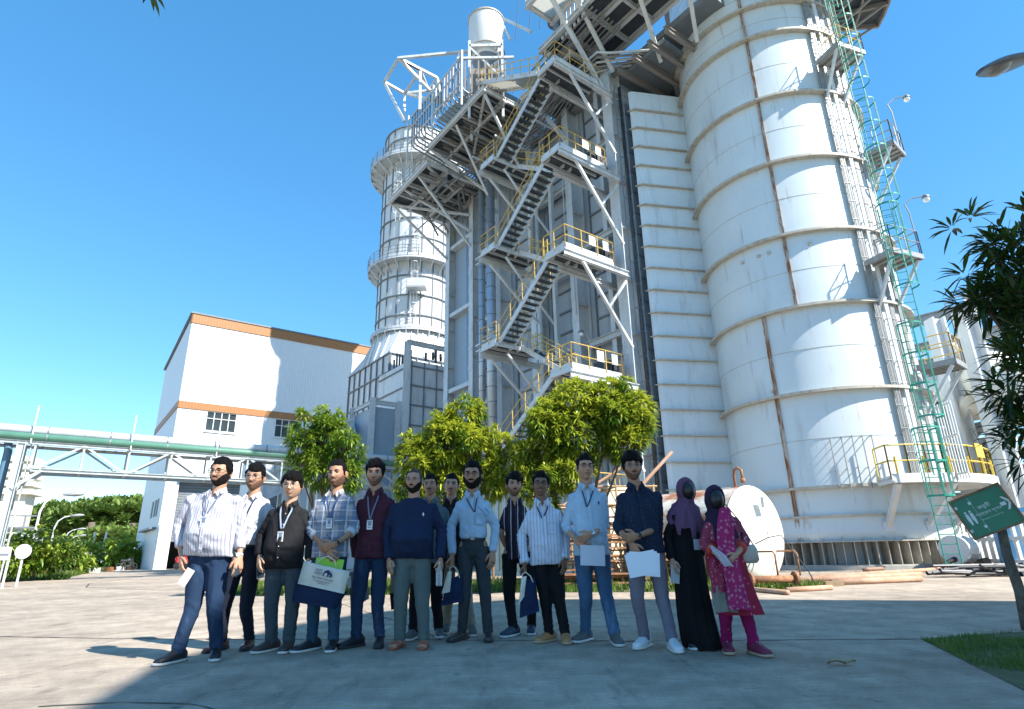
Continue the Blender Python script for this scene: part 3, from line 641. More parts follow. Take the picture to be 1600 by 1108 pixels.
mb = MB(HR); railing(mb, [(1.5, 5.3, 0), (-7.5, 5.3, 0)], 29.9, 1.1, 1, 1.1); mb.build('railing', M_yel, rf)
for i in range(5):
    mb = MB(HR); mb.tube([(6 - i * .05, .9 + i * .22, 26.9), (2.2 - i * .2, .9 + i * .22, 26.9), (.6 - i * .22, 1.0 + i * .2, 26.6 + .06 * i), (.0 - i * .2, .6 + i * .2, 26.6), (-3.0, -2.2 + i * .25, 26.6)], .07, 8); mb.build('roof_pipe', M_galv if i % 2 else M_steel, rf)
mb = MB(HR); mb.box(-3.2, .2, -3.4, -.2, 26.3, 26.6); mb.box(-6, 1, -7, -.6, 27.2, 27.6); mb.build('duct_roof', M_grey, rf)
for k in range(5): MB(HR).ibeam((.5 - k * 1.1, .6, 26.1), (.3 - k * 1.1, -4 - k * .3, 26.1), .22, .35).build('duct_beam', M_dirty, rf)
for i in range(6):
    mb = MB(HR); mb.tube([(.9 - i * .33, 3.2, 27.9), (.9 - i * .33, 3.2, 33.5)], .08, 8); mb.build('vertical_riser', M_white, rf)
for i in range(9): MB(HR).tube([(4.2, 1.2 + i * .3, 27.2), (-1.6, 1.2 + i * .3, 27.9)], .05, 6).build('cross_pipe', M_dirty if i % 2 else M_grey, rf)
# round canopy at the top of the stack
cn = thing('stack_canopy', 'dark underside of the round top platform of the stack, at upper right', 'platform', base=(*TC, 29))
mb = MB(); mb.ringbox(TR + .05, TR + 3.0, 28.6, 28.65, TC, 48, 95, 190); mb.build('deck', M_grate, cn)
mb = MB()
for a in range(95, 191, 12): mb.beam(pol(TR, a, 28.4), pol(TR + 3.0, a, 28.4), .12, .28); mb.beam(pol(TR, a, 26.6), pol(TR + 2.7, a, 28.3), .1, .1)
mb.ringbox(TR + 2.95, TR + 3.05, 28.3, 28.8, TC, 16, 95, 190); mb.ringbox(TR + 1.6, TR + 1.7, 28.3, 28.58, TC, 16, 95, 190)
mb.build('frame', M_dirty, cn)
mb = MB(); railing(mb, [pol(TR + 3.0, a, 0) for a in np.linspace(95, 190, 12)], 28.7); mb.build('railing', M_galv, cn)
# silencer
def pz(px, py, z): return gnd(px, py, z)
sc_ = pz(760, 68, 33.5); sc_.z -= 1.0; r_ = 1.2
t = thing('vent_silencer', 'wide white vent silencer drum standing on the roof against the sky', 'silencer', base=sc_)
mb = MB(); c_ = (sc_.x, sc_.y); zt = 32.5
mb.lathe([(r_ - .25, zt - .6), (r_, zt), (r_, zt + 2.8), (r_ - .06, zt + 2.8), (r_ - .06, zt + .2)], c_, 40); sharp(mb.build('drum', M_white, t))
for q1, q2 in ((2.74, 2.84), (-.02, .06)): MB().ringbox(r_, r_ + .06, zt + q1, zt + q2, c_, 40).build('rim', M_ring, t)
mb = MB(); mb.lathe([(0, zt - .6), (r_ - .25, zt - .6), (.5, zt - 1.6), (.5, zt - 5)], c_, 24); mb.build('inlet', M_grey, t)
mb = MB()
for a in (45, 135, 225, 315): mb.beam((c_[0] + 1.5 * math.sin(rad(a)), c_[1] + 1.5 * math.cos(rad(a)), zt - 6), (c_[0] + 1.5 * math.sin(rad(a)), c_[1] + 1.5 * math.cos(rad(a)), zt + .1), .16, .16)
for a in range(4):
    p = [(c_[0] + 1.5 * math.sin(rad(45 + 90 * (a + k))), c_[1] + 1.5 * math.cos(rad(45 + 90 * (a + k)))) for k in (0, 1)]
    mb.beam((*p[0], zt - .3), (*p[1], zt - .3), .16, .2); mb.beam((*p[0], zt - 3), (*p[1], zt - .4), .1, .1)
mb.build('support_frame', M_steel, t)
MB().box(c_[0] - 1.1, c_[0] + 1.1, c_[1] - 1.1, c_[1] + 1.1, zt - 4.6, zt - 2.2).build('plenum_box', M_dirty, t)
for q in range(9): MB().beam((c_[0] - 1.7 + q * .42, c_[1] - 1.6, zt - 4.6), (c_[0] - 1.7 + q * .42, c_[1] - 1.6, zt - 1.4 - (q % 3) * .5), .09, .09).build('frame_post', M_dirty, t)
MB().beam((c_[0] - 1.8, c_[1] - 1.65, zt - 1.9), (c_[0] + 1.8, c_[1] - 1.65, zt - 1.9), .12, .16).build('frame_rail', M_steel, t)
sc2 = pz(868, 22, 34.0)
tag(MB().lathe([(0, 33.2), (.55, 33.2), (.6, 33.5), (.6, 35), (.5, 35)], (sc2.x, sc2.y), 24).tube([(sc2.x, sc2.y, 29), (sc2.x, sc2.y, 33.3)], .18, 10).build('vent_stack', M_grey, smooth=False), 'small dark vent drum above the yellow railed top landing', 'silencer')
# hoist frame
hf = thing('hoist_frame', 'triangulated pale hoist frame sticking out at the top left of the boiler', 'frame', base=pz(650, 150, 31))
H_ = {'a': pz(623, 91, 33.4), 'b': pz(600, 128, 33.4), 'c': pz(683, 122, 33.4), 'd': pz(670, 142, 33.4), 'e': pz(633, 148, 31.6), 'f': pz(657, 110, 33.4), 'g': pz(656, 172, 29.2), 'h': pz(632, 190, 29.0), 'k': pz(735, 80, 33.5), 'm': pz(690, 160, 31.5), 'n': pz(632, 146, 33.4)}
for a, b in ('ab', 'ac', 'bn', 'nd', 'af', 'fn', 'fg', 'nh', 'ak', 'cd', 'am', 'bh', 'fd', 'nm', 'cm'): MB().beam(H_[a], H_[b], .17, .17).build('member', M_steel, hf)
tag(MB().beam(pz(778, 25, 37), pz(735, 75, 33), .16, .16).beam(pz(778, 25, 37), pz(830, 50, 34), .16, .16).beam(pz(778, 25, 37), pz(798, 62, 33), .12, .12).build('davit_frame', M_steel), 'pale triangular davit leaning beside the vent silencer drum', 'frame')
for px, py, wl in ((857, 0, 'leftmost'), (873, 0, 'rightmost'), (835, 20, 'lowest')):
    a = pz(px - 30, py + 45, 31); tag(MB().tube([a, a + V((.4, 0, 4.5))], .02, 4).build('guy_wire', M_dark), wl + ' of the thin dark wires above the top stair landing', 'wire', 'guy wires above the roof')
# ------------------------------------------------------------------ bypass stack, behind the boiler
BC = (-9.95, 56.2); BR = 3.8
by = thing('bypass_stack', 'sunlit white round stack with two ring walkways, behind the boiler on its left', 'chimney', base=(*BC, 0))
mb = MB(); mb.lathe([(BR, 21.0), (BR, 44.8), (BR - .15, 44.8), (BR - .15, 40)], BC, 80); sharp(mb.build('shell', M_white, by))
for z in (22.7, 24.8, 26.9, 31.2, 33.4, 35.6, 37.8, 43.2, 44.7): MB().ringbox(BR, BR + .14, z - .06, z + .06, BC, 80).build('ring_stiffener', M_grey, by)
for i in range(20): MB().ringbox(BR, BR + .1, 21, 44.7, BC, 1, i * 18 - .6, i * 18 + .6).build('vertical_stiffener', M_grey, by)
for z, w_ in ((28.5, 1.15), (40.4, 1.5), (21.2, .5)):
    mb = MB(); mb.ringbox(BR, BR + w_, z, z + .08, BC, 60).ringbox(BR + w_ - .05, BR + w_, z - .15, z + .3, BC, 60)
    for i in range(24): a = i * 15; mb.beam(pol(BR + w_ - .1, a, z - .05, BC), pol(BR, a, z - 1.1, BC), .09, .3)
    mb.build('ring_walkway', M_steel, by)
    if z > 22:
        mb = MB(); railing(mb, [pol(BR + w_, a, 0, BC) for a in range(0, 361, 12)], z + .1, 1.1, 2, 1.1, .03); mb.build('ring_railing', M_galv, by)
bo = V((math.sin(rad(185)), math.cos(rad(185)), 0))
for az_, z0, z1 in ((200, 33, 40), (172, 21.5, 28.5), (170, 28.5, 33)):
    ou = V((math.sin(rad(az_)), math.cos(rad(az_)), 0)); tn = V((ou.y, -ou.x, 0)); p0 = pol(BR + .25, az_, 0, BC)
    mb = MB(); ladder(mb, p0, ou, tn, z0, z1, .5, .035); cage(mb, p0, ou, tn, z0 + 1, z1, r=.03); mb.build('caged_ladder', M_steel, by)
mb = MB(); c = pol(BR + .7, 168, 25.2, BC); mb.box(c.x - .9, c.x + .9, c.y - .6, c.y + .6, 25.1, 25.2).box(c.x - .9, c.x + .9, c.y - .62, c.y - .6, 25.2, 26.0); mb.build('rest_platform', M_steel, by)
# square to round cone and box (frame aligned with the boiler)
BX = frame((*BC, 0), math.degrees(math.atan2(.799, -.602)))
hs = 4.6
mb = MB(BX); n = 48; vs = []
for i in range(n):
    t_ = 2 * math.pi * i / n; c_, s_ = math.cos(t_), math.sin(t_); k = hs / max(abs(c_), abs(s_))
    vs += [(c_ * (BR + .05), s_ * (BR + .05), 21.2), (c_ * k, s_ * k, 18.0)]
mb.add(vs, [(2 * i, 2 * ((i + 1) % n), 2 * ((i + 1) % n) + 1, 2 * i + 1) for i in range(n)]); sharp(mb.build('transition_cone', M_white, by), 25)
mb = MB(BX)
for i in range(0, n, 2):
    t_ = 2 * math.pi * i / n; c_, s_ = math.cos(t_), math.sin(t_); k = hs / max(abs(c_), abs(s_)); mb.beam((c_ * BR, s_ * BR, 21.25), (c_ * (k + .05), s_ * (k + .05), 18.05), .08, .2, up=(c_, s_, 0))
mb.build('cone_rib', M_steel, by)
mb = MB(BX); mb.box(-hs, hs, -hs, hs, 12.3, 18); mb.build('box_duct', M_steel, by)
mb = MB(BX)
for z in (12.4, 14.2, 16.2, 17.95): mb.box(-hs - .16, hs + .16, -hs - .16, hs + .16, z - .05, z + .05)
for i in range(8):
    q = -hs + hs * 2 * i / 7
    for s in (-1, 1): mb.box(q - .04, q + .04, s * hs - .14, s * hs + .14, 12.3, 17.9).box(s * hs - .14, s * hs + .14, q - .04, q + .04, 12.3, 17.9)
mb.build('box_rib', M_grey, by)
mb = MB(BX)
for x in (-hs + .3, hs - .3):
    for y in (-hs + .3, hs - .3): mb.box(x - .25, x + .25, y - .25, y + .25, 0, 12.3)
mb.beam((-hs + .3, hs - .3, 4), (hs - .3, hs - .3, 11), .25, .25).beam((-hs + .3, hs - .3, 11.5), (hs - .3, hs - .3, 5), .2, .2)
mb.build('leg', M_steel, by)
# inlet house in front of the bypass stack
ih = thing('inlet_duct_house', 'blue grey duct house with frames between the white stack and the boiler', 'duct', HR, (22, 2, 0))
mb = MB(HR); mb.box(22, 27.5, -6, 1.3, 0, 15.2); mb.build('gridded_wall', M_steel, ih)
mb = MB(HR)
for z in np.arange(.8, 15.3, 1.55): mb.box(21.88, 21.998, -6, 1.3, z - .05, z + .05).box(22, 27.5, 1.302, 1.4, z - .05, z + .05)
for o in np.arange(-5.5, 1.3, 1.1): mb.box(21.9, 21.998, o - .035, o + .035, 0, 15.2)
mb.build('wall_rib', M_grey, ih)
mb = MB(HR); mb.box(23.0, 26.5, 1.9, 3.6, 4.5, 11.4); mb.build('side_box', mat('panel_blue_grey', (.3, .37, .43)), ih)
mb = MB(HR)
for b, o in ((22.8, 1.7), (22.8, 3.8), (26.6, 3.8)): mb.ibeam((b, o, 0), (b, o, 12.0), .35, .35)
for z in (4.4, 7.6, 11.7): mb.ibeam((22.8, 1.7, z), (22.8, 3.8, z), .25, .3).ibeam((22.8, 3.8, z), (26.6, 3.8, z), .25, .3)
mb.ibeam((21.6, 1.7, 0), (21.6, 1.7, 16.6), .4, .4).ibeam((21.6, 1.7, 16.5), (21.6, -6, 16.5), .3, .35)
mb.beam((22.8, 3.8, 4.5), (26.6, 3.8, 11), .2, .2)
mb.build('steel_frame', M_steel, ih)
mb = MB(HR)
mb.add([(23.2, 2, 0), (23.2, 4.4, 0), (23.2, 3.5, 5.4), (23.2, 2, 5.4), (25, 2, 0), (25, 4.4, 0), (25, 3.5, 5.4), (25, 2, 5.4)], [(0, 3, 2, 1), (4, 5, 6, 7), (0, 1, 5, 4), (1, 2, 6, 5), (2, 3, 7, 6), (3, 0, 4, 7)]); mb.build('tapered_duct', M_panel, ih)
# diagonal duct running to the turbine hall
dg = thing('gas_turbine_duct', 'sloping framed exhaust duct left of the duct house, half hidden by the tree', 'duct', HR, (27, 6, 0))
mb = MB(HR); mb.add([(25, 4.4, 7.5), (25, 4.4, 10.6), (31, 4.4, 10.6), (31, 4.4, 7.5), (25, 10.5, 4.5), (25, 10.5, 7.6), (31, 10.5, 7.6), (31, 10.5, 4.5)], [(0, 1, 2, 3), (7, 6, 5, 4), (0, 4, 5, 1), (1, 5, 6, 2), (2, 6, 7, 3), (3, 7, 4, 0)]); mb.build('sloping_box', M_steel, dg)
mb = MB(HR)
for k in range(7):
    o = 5 + k * .9; z0 = 7.5 - k * .49; z1 = 10.6 - k * .5; mb.beam((24.9, o, z0), (24.9, o, z1), .12, .12); mb.beam((24.9, o, z1 + .05), (31.1, o, z1 + .05), .12, .15)
for z0, z1 in ((10.7, 7.7), (7.4, 4.4), (9.2, 6.1)): mb.beam((24.85, 4.4, z0), (24.85, 10.6, z1), .16, .2)
for o in (5.2, 7.6, 10.2): mb.beam((25.2, o, 0), (25.2, o, 7), .25, .25); mb.beam((30.8, o, 0), (30.8, o, 7), .25, .25)
mb.beam((25.2, 5.2, 6.5), (25.2, 10.2, .5), .15, .15); mb.beam((25.2, 10.2, 4.5), (25.2, 5.2, .5), .15, .15)
mb.build('frame', M_steel, dg)
mb = MB(HR)
for i in range(7): mb.tube([(22.4 + i * .5, 1.0, 15.2), (22.4 + i * .5, 1.0, 16.2 + (i % 3) * .2)], .08, 6).tube([(21.8, -i * .9, 15.3), (21.8, -i * .9, 16.0 + (i % 2) * .5)], .1, 6).beam((21.7, -.6 - i * .7, 15.6), (22.3, -.9 - i * .7, 16.2), .2, .3)
tag(mb.build('roof_equipment', M_dark), 'dark valves and pipework crowded on top of the gridded wall', 'machinery')
mb = MB(HR); mb.box(21.85, 22.4, -4.2, -3.4, 15.3, 16.5).box(21.8, 22.5, -3.2, -2.6, 15.3, 15.9); tag(mb.build('red_motor', M_red), 'red motor at the right end of the machinery above the gridded wall', 'motor')
# ------------------------------------------------------------------ turbine hall
C0 = V((-28.51, 48.79, 0)) * 1.16; LB = frame(C0, 90 - 53) @ Matrix.Scale(1.16, 4)          # x: along the front (right and away), y: along the side (left and away)
M_sheet = mat('white_sheet', (.74, .76, .77), .45, var=.03, vscale=1.2, sfac=.15, sscale=(3, 3, .3), scol=(.5, .48, .44), thr=.6)
def corr(name, base):
    m = mat(name, base, .5, var=.03); n = m.node_tree.nodes; L = m.node_tree.links
    tc = n.new('ShaderNodeTexCoord'); wv = n.new('ShaderNodeTexWave'); wv.inputs['Scale'].default_value = 1.3; wv.bands_direction = 'X'; L.new(tc.outputs['Object'], wv.inputs[0])
    wv2 = n.new('ShaderNodeTexWave'); wv2.inputs['Scale'].default_value = 1.3; wv2.bands_direction = 'Y'; L.new(tc.outputs['Object'], wv2.inputs[0]); ad = n.new('ShaderNodeMath'); L.new(wv.outputs[1], ad.inputs[0]); L.new(wv2.outputs[1], ad.inputs[1])
    bp = n.new('ShaderNodeBump'); bp.inputs['Strength'].default_value = .5; bp.inputs['Distance'].default_value = .03; L.new(ad.outputs[0], bp.inputs['Height']); L.new(bp.outputs[0], n['Principled BSDF'].inputs['Normal']); return m
M_corr = corr('corrugated_white', (.72, .74, .75)); M_corro = corr('corrugated_orange', (.36, .16, .055))
th = thing('turbine_hall', 'tall white turbine hall with orange cladding bands and a roller door, at left', 'building', LB)
LL_, LW, HT = 26.0, 14.6, 21.7
def wallq(mb, x0, x1, z0, z1, y=0.): mb.box(x0, x1, y, y + .25, z0, z1)
mb = MB(LB)   # front wall with openings: door 1.0..9.2 x 0..6.9 ; windows
wallq(mb, 0, 1.0, 0, 6.9); wallq(mb, 9.2, LL_, 0, 6.9); wallq(mb, 0, LL_, 6.9, 11.25)
wx = [(2.3, 4.7), (8.1, 10.5), (14, 16.4)]; xs = [0] + [q for a in wx for q in a] + [LL_]
for i in range(0, len(xs), 2): wallq(mb, xs[i], xs[i + 1], 11.25, 12.95)
wallq(mb, 0, LL_, 12.95, 21.0)
mb.box(0, .25, .25, LW, 0, 20.0); mb.box(0, LL_, LW, LW + .25, 0, 20); mb.box(LL_ - .25, LL_, .25, LW, 0, 20)
mb.add([(0, .25, 20), (.25, .25, 20), (.25, LW, 20), (0, LW, 20), (0, .25, 21.4), (.25, .25, 21.4)], [(0, 3, 2, 1), (0, 1, 5, 4), (1, 2, 5), (2, 3, 4, 5), (3, 0, 4)])
mb.build('wall', M_corr, th)
mb = MB(LB); mb.box(-.08, LL_, -.08, -.002, 20.75, 21.6).box(-.08, -.002, -.08, .4, 20.75, 21.6); mb.build('orange_band', M_corro, th)
mb = MB(LB); mb.box(-.06, LL_, -.07, -.002, 12.98, 13.6).box(-.07, -.002, -.07, LW, 12.98, 13.6); mb.build('orange_band', M_corro, th)
mb = MB(LB); mb.add([(-.2, -.15, 21.62), (LL_, -.15, 21.62), (LL_, LW + .3, 20.1), (-.2, LW + .3, 20.1), (-.2, -.15, 21.75), (LL_, -.15, 21.75), (LL_, LW + .3, 20.25), (-.2, LW + .3, 20.25)], [(0, 3, 2, 1), (4, 5, 6, 7), (0, 1, 5, 4), (1, 2, 6, 5), (2, 3, 7, 6), (3, 0, 4, 7)]); mb.build('roof', M_grey, th)
for a, b in wx:
    mb = MB(LB); mb.box(a, b, .1, .14, 11.25, 12.95); w_ = mb.build('window', M_glass, th)
    mb = MB(LB)
    for k in range(5): x = a + (b - a) * k / 4; mb.box(x - .035, x + .035, .03, .1, 11.25, 12.95)
    for z in (11.28, 12.35, 12.92): mb.box(a, b, .028, .098, z - .03, z + .03)
    mb.box(a - .1, b + .1, -.1, .02, 11.1, 11.2)
    f_ = mb.build('frame', M_white, w_)
    f_.matrix_basis = Matrix.Identity(4); MW[f_] = MW[w_]
mb = MB(LB); mb.box(1.0, 9.2, .6, .7, 2.3, 6.9)
mb.build('roller_door', mat('roller_shutter', (.30, .32, .33), .5, var=.1), th)
mb = MB(LB)
for z in np.arange(2.35, 6.9, .22): mb.box(1.0, 9.2, .56, .6, z, z + .14)
mb.box(.9, 9.3, -.35, .0, 6.9, 7.2).box(1.0, 9.2, .45, .75, 2.1, 2.3); mb.build('shutter_slats', M_grey, th)
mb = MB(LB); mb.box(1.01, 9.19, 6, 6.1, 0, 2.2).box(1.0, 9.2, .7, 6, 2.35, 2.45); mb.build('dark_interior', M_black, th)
for q in (.05, 9.3): MB(LB).box(q, q + .8, -.3, -.002, 0, 3.4).build('door_post', M_white, th)
mb = MB(LB); mb.box(-.5, -.002, 1.0, 9, 3.1, 3.25)
for y in (2.2, 3.6, 5.4): mb.box(-.06, -.003, y, y + .7, 4.2, 5.6)
mb.build('side_ledge', M_grey, th)
# low block in front of the hall, seen behind the bridge column at its right end
lb2 = thing('low_annex', 'low grey blue annex against the right part of the hall, behind the tree', 'building', LB, (10, -3, 0))
mb = MB(LB); mb.box(11.2, 22, -4, -.1, 0, 7.0); mb.build('wall', M_panel, lb2); mb = MB(LB); mb.box(11, 22.2, -4.2, .0, 7.6, 7.8); mb.build('roof', M_grey, lb2)
tag(MB(LB).box(12.6, 13.2, -.9, -.3, 7.85, 9.6).tube([(12.9, -.6, 9.6), (12.9, -.6, 10.6)], .1, 8).build('roof_vent', M_white), 'small white vent on the annex roof, above the leftmost tree', 'vent')
# ------------------------------------------------------------------ pipe bridge
P0 = rng(0, 663, 34); PB = frame((P0.x, P0.y, 0), 90 - 53)       # x along bridge (right and away), y behind
br = thing('pipe_bridge', 'steel truss bridge carrying pipes across the road at left', 'pipe bridge', PB)
M_bridge = mat('bridge_steel', (.40, .44, .44), .5, var=.08, sfac=.4, sscale=(5, 5, 5), scol=(.15, .15, .14), thr=.52)
ZT, ZB, W2, L_ = 5.95, 4.75, 1.4, 23.0
mb = MB(PB)
for y in (0, W2):
    mb.ibeam((-6, y, ZT), (L_, y, ZT), .16, .16); mb.ibeam((1.4, y, ZB), (L_, y, ZB), .16, .16)
for x in np.arange(1.4, L_ + .1, 1.8): mb.beam((x, 0, ZT), (x, W2, ZT), .12, .12).beam((x, 0, ZB), (x, W2, ZB), .1, .1)
mb.build('chord', M_bridge, br)
mb = MB(PB); xs = np.arange(1.4, L_ - 1, 1.8)
for i, x in enumerate(xs):
    for y in (0, W2):
        mb.beam((x, y, ZB), (x, y, ZT), .08, .08)
        if i % 2 == 0: mb.beam((x, y, ZB), (x + 1.8, y, ZT), .09, .09)
        else: mb.beam((x, y, ZT), (x + 1.8, y, ZB), .09, .09)
mb.build('truss_web', M_bridge, br)
for x in (.9, 14.4, 22.5):
    mb = MB(PB)
    for y in (0, W2): mb.ibeam((x, y, 0), (x, y, ZT), .32, .32, .04)
    for z in (1.5, 3.2, 4.6): mb.beam((x, 0, z), (x, W2, z), .12, .14)
    for y in (0, W2): mb.beam((x, y, 3.9), (x + .9, y, ZB), .14, .14)
    for z in np.arange(.3, 5.5, .35): mb.beam((x + .34, .1, z), (x + .34, .55, z), .03, .03)
    mb.tube([(x + .34, .1, 0), (x + .34, .1, 5.9)], .03, 5).tube([(x + .34, .55, 0), (x + .34, .55, 5.9)], .03, 5)
    mb.build('column', M_bridge, br)
def bpipe(nm, m, y, z, r, lab, grp=None, x0=-6, x1=30, drop=None):
    t = thing(nm, lab, 'pipe', PB, (x0, y, z), grp); mb = MB(PB); mb.tube([(x0, y, z), (x1, y, z)], r, 14); mb.build('pipe', m, t, smooth=True)
    mb = MB(PB)
    for x in np.arange(x0 + .5, x1, 2.4): mb.tube([(x, y, z), (x + .06, y, z)], r + .015, 14)
    mb.build('band', M_grey, t)
bpipe('white_pipe', M_steel, .25, 6.52, .22, 'fat white pipe lying along the top of the bridge')
bpipe('green_pipe', M_greenpipe, -.05, 6.2, .16, 'green pipe along the bridge, just under the white pipe')
bpipe('grey_pipe', M_grey, .9, 6.2, .15, 'dark grey pipe on the bridge behind the green one')
for i, x in enumerate((1.2, 5.0, 8.8, 12.6, 16.4, 20.2)):
    tag(MB(PB).beam((x, -.15, 5.9), (x, -.15, 7.6), .05, .05).build('bridge_post', M_white), ['leftmost', 'second', 'third', 'fourth', 'fifth', 'rightmost'][i] + ' thin white upright above the pipes of the bridge, counted from the left', 'post', 'thin uprights along the pipe bridge')
for i, (x, m) in enumerate(((-.6, M_greenpipe), (-.1, M_alu), (.35, mat('blue_grey_pipe', (.10, .20, .30), .4)))):
    tag(MB(PB).tube([(x, .8, 6.2), (x + .05, .8, 5.9), (x + .1, .8, 5.6), (x + .1, .8, 0)], .16, 10).build('down_pipe', m, smooth=True), ['green', 'silver', 'blue grey'][i] + ' pipe dropping from the bridge beside its left column', 'pipe')
# ------------------------------------------------------------------ street furniture at left
def street_lamp(label, base, h, arm, azd, group='street lamps along the left side of the road'):
    t = thing('street_lamp', label, 'street lamp', base=base, group=group); b = V(base); d = V((math.sin(rad(azd)), math.cos(rad(azd)), 0))
    mb = MB(); k = [b, b + V((0, 0, h * .45)), b + V((0, 0, h * .78)), b + V((0, 0, h * .9)) + d * arm * .12, b + V((0, 0, h * .97)) + d * arm * .4, b + V((0, 0, h)) + d * arm * .75]
    mb.tube(k, [.11, .085, .07, .06, .05, .045], 8).tube([b, b + V((0, 0, .5))], .14, 8); mb.build('pole', M_white, t, smooth=True)
    hb = b + V((0, 0, h)) + d * arm * .75; mb = MB(); mb.tube([hb - d * .1, hb + d * .15 + V((0, 0, .02)), hb + d * .55 + V((0, 0, .05)), hb + d * .95 + V((0, 0, .07)), hb + d * 1.05 + V((0, 0, .06))], [.05, .10, .16, .10, .03], 8); mb.build('lamp_head', M_galv, t, smooth=True); return t
for i, (px, py, r, h, nm) in enumerate(((44, 880, 49, 0, 'nearest'), (73, 880, 72, 0, 'second'), (94, 880, 102, 0, 'third'), (102, 880, 128, 0, 'fourth'), (107, 880, 155, 0, 'farthest'))):
    tops = [(88, 773), (104, 806), (114, 827), (119, 837), (124, 844)]
    b = rng(px, py, r); b.z = 0; tp = rng(tops[i][0], tops[i][1], r)
    street_lamp(nm + ' white curved street lamp left of the road', b, tp.z, 1.45, 60)
hl = rng(1574, 102, 6.6)
t = thing('overhead_street_lamp', 'grey street lamp head leaning into the upper right corner', 'street lamp', base=(8.2, 5.3, 0))
mb = MB(); mb.tube([(8.2, 5.3, 0), (8.2, 5.3, hl.z - 1.2), (8.1, 5.3, hl.z - .4), (7.6, 5.28, hl.z + .0), (hl.x + 1.3, 5.25, hl.z + .15), (hl.x + .3, hl.y, hl.z + .03)], [.08, .06, .05, .045, .04, .035], 10); mb.build('pole', M_galv, t, smooth=True)
mb = MB(Matrix.Translation(hl) @ Matrix.Rotation(rad(9), 4, 'Z') @ Matrix.Rotation(rad(-20), 4, 'Y')); n = 14; vs = []
for i in range(9):
    s_ = i / 8; x = -.36 + .72 * s_; wv = .13 * math.sin(math.pi * min(.97, s_ * .9 + .06)) ** .6; 
    for j in range(n):
        a = 2 * math.pi * j / n; vs.append((x, math.cos(a) * wv, math.sin(a) * wv * (.55 if math.sin(a) > 0 else .22)))
mb.add(vs, [(i * n + j, i * n + (j + 1) % n, (i + 1) * n + (j + 1) % n, (i + 1) * n + j) for i in range(8) for j in range(n)] + [tuple(range(n)), tuple(range(8 * n, 9 * n))]); mb.build('lamp_head', mat('lamp_grey', (.12, .12, .12), .4), t, smooth=True)
mb = MB(Matrix.Translation(hl - V((.08, 0, .05))) @ Matrix.Rotation(rad(9), 4, 'Z') @ Matrix.Rotation(rad(-20), 4, 'Y')); mb.lathe([(0, -.035), (.06, -.03), (.1, 0)], (0, 0), 14); mb.build('lens', mat('lamp_lens', (.42, .40, .36), .3), t, smooth=True)
# signs at far left
def sign(nm, px, py, r, kind, lab):
    b = rng(px, py, r); b.z = 0; t = thing(nm, lab, 'sign', base=b); F_ = frame(b, 15)
    MB(F_).tube([(0, 0, 0), (0, 0, 1.15)], .04, 8).build('post', M_white, t)
    if kind == 'round': MB(F_).tube([(0, -.07, 1.25), (0, -.04, 1.25)], .27, 20).build('panel', M_white, t)
    else:
        MB(F_).box(-.9, .05, -.06, -.03, .95, 1.4).build('panel', M_white, t); MB(F_).box(-.85, 0, -.066, -.061, 1.1, 1.18).build('dark_line', M_grey, t)
sign('round_sign', 28, 903, 30, 'round', 'round white sign on a post among the bushes at far left')
sign('flat_sign', 6, 905, 29, 'flat', 'rectangular white sign on a post, cut by the left edge of the photo')
# kerb blocks with red and white stripes
for i in range(7):
    p = V((-29.5, 38.5, 0)).lerp(V((-37.0, 60, 0)), i / 6)
    F_ = frame(p, 105); mb = MB(F_); mb.box(-.75, .75, -.15, .15, 0, .35)
    tag(mb.build('kerb_stone', M_white if i % 2 else M_orange), ('white' if i % 2 else 'orange') + ' painted kerb stone on the left verge, ' + ['nearest', 'second', 'third', 'fourth', 'fifth', 'sixth', 'farthest'][i] + ' in the line', 'kerb stone', 'painted kerb stones at the left')
mb = MB(); mb.box(-26.9, -24.6, 29.6, 30.6, .0, .1); tag(mb.build('drain_cover', M_rust2), 'rusty brown drain cover at the left edge of the slab', 'drain cover')
# far end of the road: white fence, wall, far building, poles
fe = thing('white_fence', 'low white railing across the far end of the road', 'fence', base=(-62, 92, 0)); mb = MB()
for k in range(14): x = -78 + k * 2.9; mb.box(x, x + .18, 92, 92.18, 0, 2.0)
for z in (.3, 1.1, 1.9): mb.box(-78, -40, 92.02, 92.12, z, z + .1)
mb.build('rail', M_white, fe)
tag(MB().box(-80, -38, 100, 100.4, 0, 2.2).build('boundary_wall', M_white), 'white boundary wall behind the far fence', 'wall')
fb = thing('far_building', 'pale distant building half hidden by the umbrella shaped trees', 'building', base=(-62, 140, 0)); mb = MB(); mb.box(-75, -52, 140, 150, 0, 13); mb.build('wall', mat('cream_wall', (.62, .58, .48), .7), fb)
mb = MB()
for k in range(6):
    for q in range(3): mb.box(-73 + k * 3.6, -71.6 + k * 3.6, 139.9, 139.99, 2 + q * 3.8, 4 + q * 3.8)
mb.build('window', M_glass, fb)
for px, py, nm in ((134, 890, 'left'), (152, 890, 'right')):
    b = rng(px, py, 90); b.z = 0; tag(MB().tube([b, b + V((.3, 0, 4.2))], .12, 8).build('utility_pole', M_white), 'pale leaning pole at the far end of the road, %s one of two' % nm, 'pole')
sg = thing('white_shed', 'white steel conveyor shed behind the bushes at far left', 'building', base=(-48, 50, 0)); mb = MB(frame((-48, 52, 0), 30)); mb.box(-6, 6, -3, 3, 0, 3.6).build('wall', M_white, sg)
mb = MB(frame((-48, 52, 0), 30)); mb.box(-6.3, 6.3, -3.3, 3.3, 3.6, 3.75); 
for k in range(8): mb.box(-6 + k * 1.6, -5.9 + k * 1.6, -3.1, -3.0, 3.75, 4.7)
mb.box(-6, 6, -3.1, -3, 4.6, 4.7); mb.build('roof', M_grey, sg)
